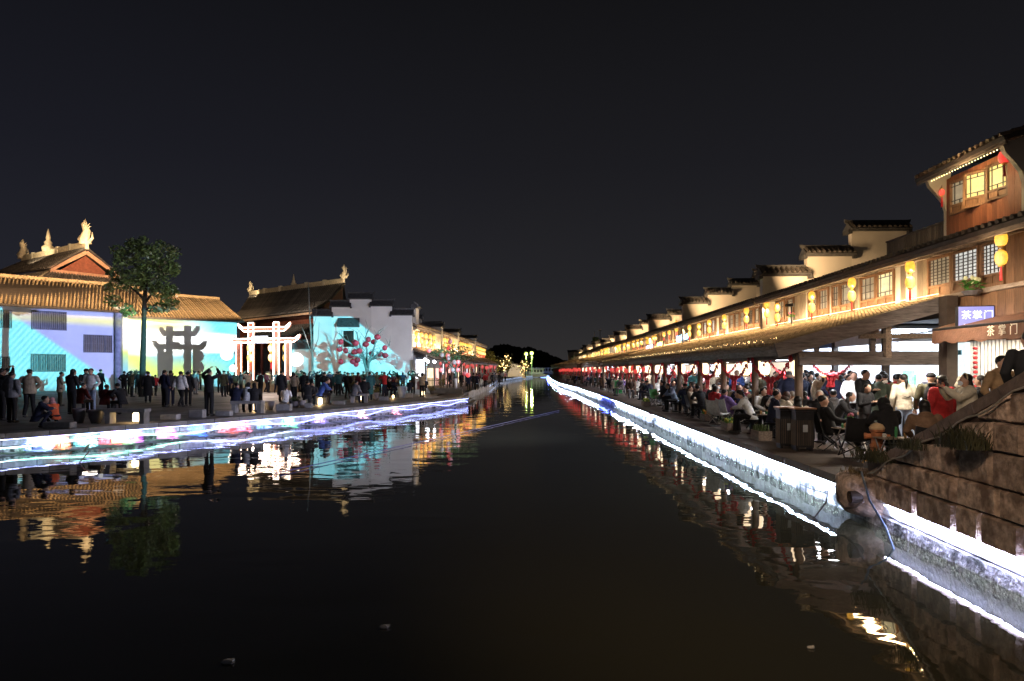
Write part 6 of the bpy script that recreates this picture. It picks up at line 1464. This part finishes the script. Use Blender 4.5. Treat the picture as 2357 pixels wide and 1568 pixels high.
def block(x0, x1, y0, y1, label, m=M_STONE, cat='stone block', name='stone_block'):
    a, b = G(x0, y1, .606), G(x1, y1, .606); w_ = (b-a).length; h_ = (y1-y0)/F*a.y; q = MB(); q.box((w_/2,.18,h_/2), (w_,.34,h_)); o = q.build(name, m, loc=a)
    bv = o.modifiers.new('b', 'BEVEL'); bv.width = .03; bv.segments = 2; tag(o, label, cat)
for a in ((97,161,972,987,'long low stone block under the crouching person in orange'),(367,406,954,967,'low stone block just right of the lamp-lit bench'),(433,466,943,963,'squarish stone block left of the lone photographer'),(495,529,946,958,'low stone block right of the lone photographer'),(634,668,930,946,'stone block under the person in the white sweater'),(763,792,923,932,'pale low stone block left of the lantern tree'),(872,893,913,923,'small stone block beside the potted shrub'),(926,950,905,916,'stone block under the seated person in navy'),(700,716,928,940,'stone block under the seated pair before the courtyard wall'),(727,750,914,931,'stone block under the person in blue')): block(*a)
def pot(x, y, h, r, label, plant=None, m=M_POT):
    p = G(x, y, .606); t = thing('plant_pot', label, 'plant pot', p, 0, 'pots on the left plaza'); MB().lathe([(r*.6,0),(r*.95,h*.5),(r,h*.85),(r*1.08,h),(r*.9,h),(r*.85,h*.92)], 14).build('pot', m, t, smooth=True)
    if plant:
        q = MB(); tq = random.Random(x)
        for k in range(160):
            a = tq.uniform(0,2*pi); rr_ = r*1.3*tq.random()**.5; c = V(rr_*cos(a), rr_*sin(a), h+plant*tq.random()); d = V(tq.uniform(-1,1), tq.uniform(-1,1), tq.uniform(-.3,1))*.07; e_ = V(d.y,-d.x,.02)*.5; q.add([c-d, c-e_, c+d, c+e_], [(0,1,2,3)])
        q.build('foliage', M_LEAF if x < 860 else M_LEAFY, t, fix=False)
pot(182,974,.5,.2,'tall glazed pot left of the lamp-lit bench'); pot(221,974,.45,.24,'wide glazed pot touching the lamp-lit bench'); pot(621,944,.4,.2,'dark rounded pot at the quay edge before the gate'); pot(696,938,.35,.18,'pale glazed pot right of the white sweater', None, mat('pale_pot',(.45,.42,.45),.4))
pot(864,921,.45,.2,'pot with a yellowish shrub under the lantern tree',.35); pot(925,916,.75,.28,'large blue-grey pot with a bushy shrub',.6,mat('blue_pot',(.2,.24,.35),.4)); pot(1017,906,.4,.25,'pot with a golden shrub near the picket fence',.7); pot(995,908,.3,.2,'low pot beside the golden shrub',.3); pot(680,938,.3,.2,'small dark pot between the blocks before the gate',.2)
pf = thing('picket_fence', 'short wooden picket fence beyond the seated people on the left bank', 'fence', G(980,893,.606)); pk = MB(); pk.box((0,0,.5), (.09,.03,1.0)); pk = pk.mesh('picket', mat('yellow_picket', (.45,.28,.1), .7))
for i in range(14): put('picket', pk, pf, (i*.135,0,0))
MB().box((.9,.03,.75), (1.9,.03,.06)).build('rail', M_WOODL, pf)
# trees
def tree(name, label, base, trunk, limbs, nleaf, crown, lsize, m, bark=M_BARK, seed=1, group=None):
    """crown: list of (center, (rx,ry,rz)) clumps in local coordinates"""
    t = thing(name, label, 'tree', base, 0, group); tq = random.Random(seed)
    MB().tube([V(*p) for p, r in trunk], [r for p, r in trunk], 10).build('trunk', bark, t, smooth=True)
    q = MB()
    for l_ in limbs: q.tube([V(*p) for p in l_[0]], l_[1], 6)
    if limbs: q.build('branches', bark, t, smooth=True)
    if nleaf:
        q = MB(); tot_ = sum(c[1][0]*c[1][2] for c in crown)
        for c, r in crown:
            n = int(nleaf*r[0]*r[2]/tot_)
            for _ in range(n):
                d = V(tq.gauss(0,1), tq.gauss(0,1), tq.gauss(0,1)).normalized()*(tq.uniform(.35,1.02)**.6); p = V(c[0]+d.x*r[0], c[1]+d.y*r[1], c[2]+d.z*r[2])
                s = lsize*tq.uniform(.6,1.3); a = V(tq.uniform(-1,1), tq.uniform(-1,1), tq.uniform(-.7,.7)).normalized()*s; b = a.cross(V(tq.uniform(-1,1), tq.uniform(-1,1), tq.uniform(-1,1))).normalized()*s*.5
                q.add([p-a, p-b, p+a, p+b], [(0,1,2,3)])
        q.build('crown', m, t, fix=False)
    return t
Dt = 46.0; tb = P(328, 0, Dt); tb.z = .6; ms = Dt/F
def tl_(x, y, dy=0): return V((x-328)*ms, dy, (HY-y)*ms+EYE-.6)
cr = [((tl_(x, y, dy)), (rx*ms, rx*ms*.9, ry*ms)) for x, y, dy, rx, ry in ((318,570,0,34,24),(362,580,.5,38,30),(385,620,0,26,30),(290,600,-.3,26,22),(340,625,.4,44,26),(270,628,0,24,20),(300,655,.2,40,20),(380,668,-.4,30,24),(395,700,.2,20,16),(370,708,0,26,14),(262,648,.3,18,12),(345,598,-.6,36,34),(320,640,-.6,30,22),(345,660,0,26,18),(280,575,.4,14,10),(300,560,0,16,12))]
for _k in range(16):
    _a = _k*.4; cr.append((tl_(330+78*cos(_a)+(_k*37)%17-8, 635+80*sin(_a)+(_k*53)%19-9, (_k%5-2)*.3), ((11+(_k*7)%9)*ms,)*3))
tree('broadleaf_tree', 'tall broadleaf tree standing before the two lit halls', tb, [((0,0,0),.24),((.02,0,2.0),.19),(tuple(tl_(331,760)),.16),(tuple(tl_(333,690)),.14),(tuple(tl_(338,640)),.10),(tuple(tl_(342,580)),.03)],
    [([tl_(333,700),tl_(360,660),tl_(385,620)],[.09,.06,.02]),([tl_(334,690),tl_(300,660),tl_(265,640)],[.09,.05,.02]),([tl_(336,660),tl_(310,610),tl_(300,570)],[.08,.05,.02]),([tl_(333,715),tl_(360,700),tl_(395,700)],[.06,.04,.015])], 5200, [(c, (r[0]*1.02*(.75+.5*((i*7)%5)/5), r[1]*.95, r[2]*.88)) for i, (c, r) in enumerate(cr)], .13, mat('broad_leaf', (.085,.12,.04), .4, .6, .9, spec=.6), seed=5, bark=mat('dark_bark', (.03,.025,.02), .9))
spot('tree_light', (-26,38,1.5), tb+V(.5,0,7), 380, (1,.72,.35), 60, .8, .3)
spot('tree_light', (-16,40,8), tb+V(1.5,0,7), 650, (.75,.85,.6), 50, .8, .3)
# lantern tree by the gable
Dl = 56.0; lb_ = P(850, 0, Dl); lb_.z = .6; m2 = Dl/F
def ll(x, y, dy=0): return V((x-850)*m2, dy, (HY-y)*m2+EYE-.6)
def cpx(cx, cy_): return (489+.2569*cx, 604+.2569*cy_)
def c2l(cx, cy_, dy=0): x, y = cpx(cx, cy_); return ll(x, y, dy)
limbs = []; tq = random.Random(12)
for pts, r in (([(1385,960),(1350,860),(1290,760),(1200,700),(1150,640)],.13),([(1390,960),(1410,880),(1440,780),(1480,690),(1500,610)],.11),([(1380,930),(1330,800),(1300,700),(1290,620)],.10),([(1400,900),(1470,830),(1530,780),(1580,740)],.08),([(1350,860),(1250,830),(1180,790),(1120,760)],.07),([(1370,900),(1380,780),(1370,680),(1400,600)],.08),([(1410,880),(1500,850),(1560,830)],.05)):
    P_ = [c2l(a, b, tq.uniform(-.5,.5)) for a, b in pts]; n_ = len(P_); limbs.append((P_, [r*(1-i/n_)+.01 for i in range(n_)]))
    for i in range(1, n_):
        for _ in range(4):
            a = P_[i-1].lerp(P_[i], tq.random()); d = V(tq.uniform(-.7,.7), tq.uniform(-.5,.5), tq.uniform(.1,.9)); limbs.append(([a, a+d*.5+V(0,0,.05), a+d], [.025,.015,.006]))
lt = tree('lantern_tree', 'bare branching tree hung with red lanterns before the cyan gable wall', lb_, [((0,0,0),.24),((.02,0,.6),.2),(tuple(c2l(1385,950)),.17)], limbs, 160, [((0,0,2.8),(2.2,1,1.6))], .05, M_LEAFY, bark=mat('pale_bark', (.25,.24,.22), .9))
E_REDL = glow('dim_red_lantern', (.9,.06,.07), .28, samp=False, var=.3)
rdm = MB(); 
prof = [(.06,.20)]+[(.19*sin(pi*k/8)+.02, .19*cos(pi*k/8)) for k in range(1,8)]+[(.06,-.20)]
rdm.lathe(prof, 14); rdm = rdm.mesh('red_lantern', mat('red_lantern_cloth', (.62,.03,.05), .6, .25, 6), True)
for i, (cx_, cy_) in enumerate(((1160,715),(1290,725),(1375,735),(1395,690),(1440,712),(1485,672),(1548,768),(1550,835),(1505,825),(1420,820),(1325,795),(1285,803),(1195,792),(1137,778),(1235,835),(1160,890),(1305,875),(1262,890),(1285,912),(1265,715))):
    o = put('red_lantern', rdm, None, lb_+c2l(cx_, cy_, -.35+.15*(i % 5))); tag(o, 'round red lantern hanging in the bare tree before the cyan wall', 'lantern', 'red lanterns in the lantern tree'); o.scale = (1.05+.15*(i % 3),)*2+(1.15,)
# second lantern tree in planter
b2_ = G(1049,906,.606); D2 = b2_.y; m3 = D2/F
def l3(cx_, cy_, dy=0): return V((892+.2202*cx_-1049)*m3, dy, (906-(662+.2202*cy_))*m3)
t2 = tree('planter_tree', 'small dark tree with white-wrapped trunk and red lanterns beside the landing steps', b2_, [((0,0,.3),.10),((.0,0,1.2),.09),(tuple(l3(710,860)),.07)],
    [([l3(705,880),l3(650,800),l3(560,740)],[.06,.04,.015]),([l3(710,870),l3(730,740),l3(750,560)],[.06,.045,.02]),([l3(710,870),l3(800,780),l3(900,730)],[.06,.04,.015]),([l3(710,850),l3(620,780),l3(520,700),l3(460,660)],[.05,.03,.02,.01])], 1500,
    [(tuple(l3(560,680)),(1.5*.7,.8,.35)),(tuple(l3(700,720)),(1.2,.9,.5)),(tuple(l3(820,700)),(1.1,.9,.42)),(tuple(l3(640,640)),(.9,.7,.35)),(tuple(l3(750,640)),(.8,.7,.35))], .07, M_LEAF, seed=9)
MB().tube([(0,0,.3),(0,0,1.15)], .115, 10).build('trunk_wrap', M_WHITE, t2, smooth=True); MB().box((-.6,0,.2), (2.2,.7,.4)).build('planter', M_STONE, t2)
for i, (cx_, cy_) in enumerate(((440,660),(570,705),(630,710),(655,565),(640,635),(640,740),(565,862),(680,862),(735,860),(805,900),(845,915),(700,780),(740,780))):
    o = put('red_lantern', rdm, None, b2_+l3(cx_, cy_, -.3+.12*(i % 5))); tag(o, 'round red lantern hanging in the dark planter tree', 'lantern', 'red lanterns in the planter tree'); o.scale = (.85,.85,.9); o.material_slots[0].link = 'OBJECT'; o.material_slots[0].material = E_REDL if i % 2 else _m['red_lantern_light']
# bare thin trunk before the temple
bt = P(719, 0, 60); bt.z = .6
tree('bare_tree', 'thin bare tree rising before the dark temple roof', bt, [((0,0,0),.12),((.0,0,3.5),.10),((-.2,0,6.2),.06),((-.35,0,9.5),.02)], [([V(0,0,3),V(-.5,0,4.5),V(-.9,0,5.6)],[.05,.03,.01]),([V(0,0,3.2),V(.5,0,4.5),V(.6,0,6)],[.05,.03,.01]),([V(-.1,0,5),V(.3,0,6.3),V(.4,0,7.4)],[.04,.02,.01])], 0, [], .1, M_LEAF, bark=mat('pale_bark', (.25,.24,.22), .9))
# glowing post light and street sign at first left house
for (x, y, d) in ((978,828,60),(985,832,60),(1000,833,60)):
    q = MB(); q.ball((0,0,0), .13, 8, 6); tag(q.build('bulb_lamp', E_BULB, smooth=True, loc=P(x, y, d)), 'bright white bulb outside the first house of the left bank', 'lamp', 'bulbs outside the first left bank house')
t = thing('light_sign', 'tall white light box sign at the corner of the left bank houses', 'sign', P(967, 880, 61)); t.location.z = .6
MB().box((0,0,1.9), (.75,.12,1.7)).build('sign_face', glow('white_sign', (.9,.92,1), 1.6, var=.5, scale=3), t); MB().box((0,.05,.5), (.1,.06,1.2)).build('stand', M_METAL, t); MB().box((0,.08,1.9), (.8,.06,1.8)).build('sign_case', M_METAL, t)
t = thing('lamp_pole', 'slim pale lamp pole before the first left bank house', 'lamp', P(982, 880, 58)); t.location.z = .6; MB().tube([(0,0,0),(0,0,3.1)], .035, 8).build('pole', M_ALU, t)
# ---- far end: trees, bridge, lamps, white house
hill = [(1010,838),(1100,824),(1135,801),(1158,797),(1190,801),(1222,803),(1245,811),(1268,821),(1290,830),(1300,834),(1330,838),(1420,842),(1600,846)]
q = MB(); vs = []; Dh = 330
for i, (x, y) in enumerate(hill):
    p = P(x, y, Dh); b = P(x, HY, Dh); vs += [(b.x, b.y, .5), (p.x, p.y, p.z), (p.x*1.25, p.y*1.25, .5)]
n_ = len(hill); q.add(vs, [(3*i+j, 3*i+3+j, 3*i+4+j, 3*i+1+j) for i in range(n_-1) for j in (0, 1)])
M_HILL = mat('dark_woodland', (.03,.03,.028), .95, .5, .05)
o = q.build('hill', M_HILL, kind='structure')
tq = random.Random(2); q = MB()
for i in range(2600):
    k = tq.uniform(0, n_-1.001); j = int(k); f = k-j; x = hill[j][0]*(1-f)+hill[j+1][0]*f; y = hill[j][1]*(1-f)+hill[j+1][1]*f; y = HY-(HY-y)*tq.uniform(.2,1.04); p = P(x, y, Dh-3+tq.uniform(-3,8)); s = tq.uniform(.5,1.5)
    a = V(tq.uniform(-1,1), tq.uniform(-.4,.4), tq.uniform(-1,1)).normalized()*s; b = V(-a.z, tq.uniform(-.3,.3), a.x)*.7; q.add([p-a, p-b, p+a, p+b], [(0,1,2,3)])
tag(q.build('distant_wood', mat('dark_foliage', (.018,.022,.014), .9, .5, .1), fix=False), 'dark line of far woodland beyond the bridge', 'woodland', kind='stuff')
br = thing('stone_bridge', 'low pale stone bridge crossing the far end of the canal', 'bridge', (10, 238, 0))
q = MB(); poly = [(-7,0,.2),(-7,0,1.7),(-3,0,2.1),(3,0,2.1),(8,0,1.7),(8,0,.2),(5.0,0,.2),(4.2,0,.9),(2.2,0,1.35),(-.5,0,1.35),(-2.4,0,.9),(-3.2,0,.2)]; q.prism(poly, (0,0,0), (0,3,0)); q.build('arch', M_STONE, br)
q = MB(); q.box((.5,-.05,3.1), (15,.15,.18)); q.build('handrail', mat('pale_rail', (.5,.45,.42), .8), br)
bp = MB(); bp.box((0,-.05,2.55), (.22,.2,1.4)); bp = bp.mesh('baluster', mat('pale_rail'))
for i in range(15): put('baluster', bp, br, (-6.6+i*1.02, 0, 0))
bt_ = thing('moored_boat', 'pale covered boat moored in front of the far bridge', 'boat', tuple(G(1236, 869, .0)))
q = MB(); q.prism([(-3,0,.15),(-3.6,0,1.0),(3.6,0,1.0),(3,0,.15)], (0,-1,0), (0,1,0)); q.build('hull', M_WOODL, bt_)
q = MB(); q.box((-.2,0,1.9), (4.6,1.7,1.5)); q.box((-.2,0,2.8), (5.2,2.1,.2)); q.build('cabin', mat('pale_cabin', (.5,.45,.4), .8), bt_)
for k in range(4): MB().box((-1.7+k*1.0,-.88,2.1), (.6,.04,.7)).build('window', M_GLASS, bt_)
for (x, y, lb, g_) in ((1211,815,'shorter street lamp with yellow-green light at the canal end',0),(1224,813,'taller street lamp with yellow-green light at the canal end',1)):
    d = 215; p = P(x, y, d); t = thing('street_lamp', lb, 'street lamp', (p.x, p.y, .6)); h_ = p.z-.6
    MB().tube([(0,0,0),(0,0,h_)], .12, 8).build('pole', mat('pale_pole', (.4,.6,.35), .5), t); MB().ball((0,0,h_), .55, 10, 6).build('lamp_head', glow('lime_lamp', (.75,1,.12), 4), t)
    ld = bpy.data.lights.new('street_glow', 'POINT'); ld.energy = 900; ld.color = (.8,1,.35); ld.shadow_soft_size = .3; o = bpy.data.objects.new('street_glow', ld); C.objects.link(o); o.location = (p.x, p.y-1.2, p.z-.8)
def sparkle(x, y, d, w_, h_, label, seed):
    p = P(x, y, d); t = thing('lit_tree', label, 'tree', (p.x, p.y, .6)); tq = random.Random(seed); zc = p.z-.6
    MB().tube([(0,0,0),(0,0,zc)], .15, 6).build('trunk', M_BARK, t); q = MB()
    for i in range(34):
        c = V(tq.gauss(0,w_*.22), tq.gauss(0,w_*.2), zc+tq.gauss(0,h_*.26)); q.ball(c, .11, 4, 3)
    q.build('light_string', glow('warm_sparkle', (1,.66,.25), 4), t)
    q = MB()
    for i in range(300):
        c = V(tq.gauss(0,w_*.26), tq.gauss(0,w_*.2), zc+tq.gauss(0,h_*.3)); s = .25; a = V(tq.uniform(-1,1), tq.uniform(-1,1), tq.uniform(-1,1))*s; b = V(-a.z, a.x, a.y)*.6; q.add([c-a, c-b, c+a, c+b], [(0,1,2,3)])
    q.build('crown', M_LEAFY, t, fix=False)
sparkle(1157,843,150,4.2,3.6,'tree wrapped in warm fairy lights left of the white gable',1); sparkle(1209,840,170,2.6,4.0,'tree wrapped in warm fairy lights near the street lamps',2); sparkle(1167,835,155,2.0,2.6,'small fairy-lit tree touching the white gable',3)
wh = thing('white_gable_house', 'small warm-lit white gabled house at the far end of the left bank', 'house', tuple(P(1186, 852, 185))); wh.location.z = .6
q = MB(); q.prism([(-3.2,0,0),(-3.2,0,4.2),(2.8,0,2.6),(2.8,0,0)], (0,0,0), (0,6,0)); q.build('wall', M_WHITE, wh); q = MB(); q.beam((-3.6,3,4.5), (3.2,3,2.7), 6.4, .25, up=(0,0,1)); q.build('roof', M_TILE, wh); MB().box((2.4,-.2,1.4), (.9,.3,3.6)).build('gate_pillar', mat('lit_gate', (.6,.5,.3), .8), wh)
spot('far_wash', P(1183,846,176), P(1186,840,185), 1600, (1,.68,.3), 110, .9, .4)
yt = tree('golden_tree', 'round golden-lit tree at the end of the left bank houses', (P(1124,0,128).x, 128, .6), [((0,0,0),.2),((0,0,3),.14)], [], 1500, [((0,0,4.0),(1.6,1.4,1.6)),((.8,0,3.0),(1.4,1.2,1.2)),((-.7,0,3.0),(1.2,1.2,1.2)),((.9,0,2.0),(1.3,1.2,1.0))], .18, M_LEAFY, seed=3)
spot('tree_gold', (P(1124,0,118).x+1, 119, 1.5), (P(1124,0,128).x, 128, 4), 900, (1,.8,.3), 60, .8, .3)
# blue led at the very end and blue box
q = MB(); q.beam(P(1245,866.5,233), P(1281,866.5,233), .15, .3); tag(q.build('light_strip', glow('blue_strip', (.12,.25,1), 7)), 'blue light strip on the water line at the canal end', 'light strip')
ld = bpy.data.lights.new('blue_glow', 'POINT'); ld.energy = 500; ld.color = (.1,.15,1); ld.shadow_soft_size = .4; o = bpy.data.objects.new('blue_glow', ld); C.objects.link(o); o.location = P(1262, 864, 228)
for (u, v, e_) in (): 
    ld = bpy.data.lights.new('blue_glow', 'POINT'); ld.energy = e_; ld.color = (.08,.12,1); ld.shadow_soft_size = .2; o = bpy.data.objects.new('blue_glow', ld); C.objects.link(o); o.location = RT(u, v-1.2, 1.2)
gb = thing('wheeled_bin', 'green wheeled bin on the quay among the far diners', 'bin', RT(50, 6.3, .606)); MB().prism([(-.25,-.25,.1),(.25,-.25,.1),(.25,.25,.1),(-.25,.25,.1)], (0,0,0), (0,0,.85)).build('body', mat('bin_green', (.03,.5,.12), .5), gb); MB().box((0,0,1.0), (.6,.62,.07)).build('lid', mat('bin_green'), gb)
t = thing('roof_cabin', 'green rooftop water cabin with dishes on the far right bank', 'cabin', RT(UV(1370,12.5), 12.5, 7.0)); MB().box((0,0,.9), (1.1,1.1,1.9)).build('cabin', mat('cabin_green', (.12,.2,.08), .7), t); MB().tube([(.9,0,0),(.9,0,3.2)], .06, 6).tube([(-.2,0,1.8),(-.2,0,3.0)], .05, 6).build('mast', M_ALU, t); MB().lathe([(.05,0),(.4,.12),(.42,.16)], 10, (.9,0,3.1)).build('dish', M_ALU, t)
# laser light on the water, put in as a dim glowing tube
lzb = thing('laser_beam', 'thin blue laser line skimming across the canal water', 'laser beam'); MB().tube([G(633,1090,.04), G(1000,1010,.04), G(1287,945,.04)], .012, 5).build('beam', glow('laser_blue', (.02,.03,1), .10), lzb)
# people on the far quays are already placed; red umbrella-like mushrooms of the right bank left out
# light of the lamps on the bridge the picture was taken from, and an added cool fill over the plaza
spot('bridge_lamp', (-1.5,1.0,6.5), RT(9.5,5.2,.8), 950, (1,.66,.40), 75, .9, .3)
spot('bridge_lamp', (2.0,3.0,5.0), RT(16,7.5,.8), 260, (1,.80,.62), 60, .9, .3)
spot('bridge_lamp', (3.5,5.0,5.5), RT(13.5,7.8,1.3), 330, (1,.88,.76), 45, .9, .3)
spot('plaza_spill', (6.5,20,5.2), (-16,34,.6), 5500, (.62,.66,1.0), 75, .9, .4)
# ---- make labels single each thing out
tops = [o for o in S.objects if o.parent is None and o.get('label')]
def sxp(o):
    p = o.location if o.location.length > .01 else (o.matrix_world @ Vector(o.bound_box[0]) if o.type == 'MESH' else Vector((0,1,0)))
    return (p.x/max(p.y,.1), p.y)
OR = ['first','second','third','fourth','fifth','sixth','seventh','eighth','ninth','tenth','eleventh','twelfth','thirteenth','fourteenth','fifteenth','sixteenth','seventeenth','eighteenth','nineteenth','twentieth']
TW = ['','','twenty','thirty','forty','fifty','sixty','seventy']
def ordn(i):
    n = i+1
    if n <= 20: return OR[i]
    return {30:'thirtieth',40:'fortieth',50:'fiftieth'}.get(n) or TW[n//10]+'-'+OR[n % 10-1]
by = {}
for o in tops: by.setdefault(o['label'], []).append(o)
for lb, os_ in by.items():
    if len(os_) > 1:
        os_.sort(key=sxp)
        for i, o in enumerate(os_):
            sfx = ', '+ordn(i)+' from left'; w_ = lb.split()
            o['label'] = ' '.join(w_[:16-len(sfx.split())+1]).rstrip(',')+sfx

bpy.data.scenes.remove(KIT)
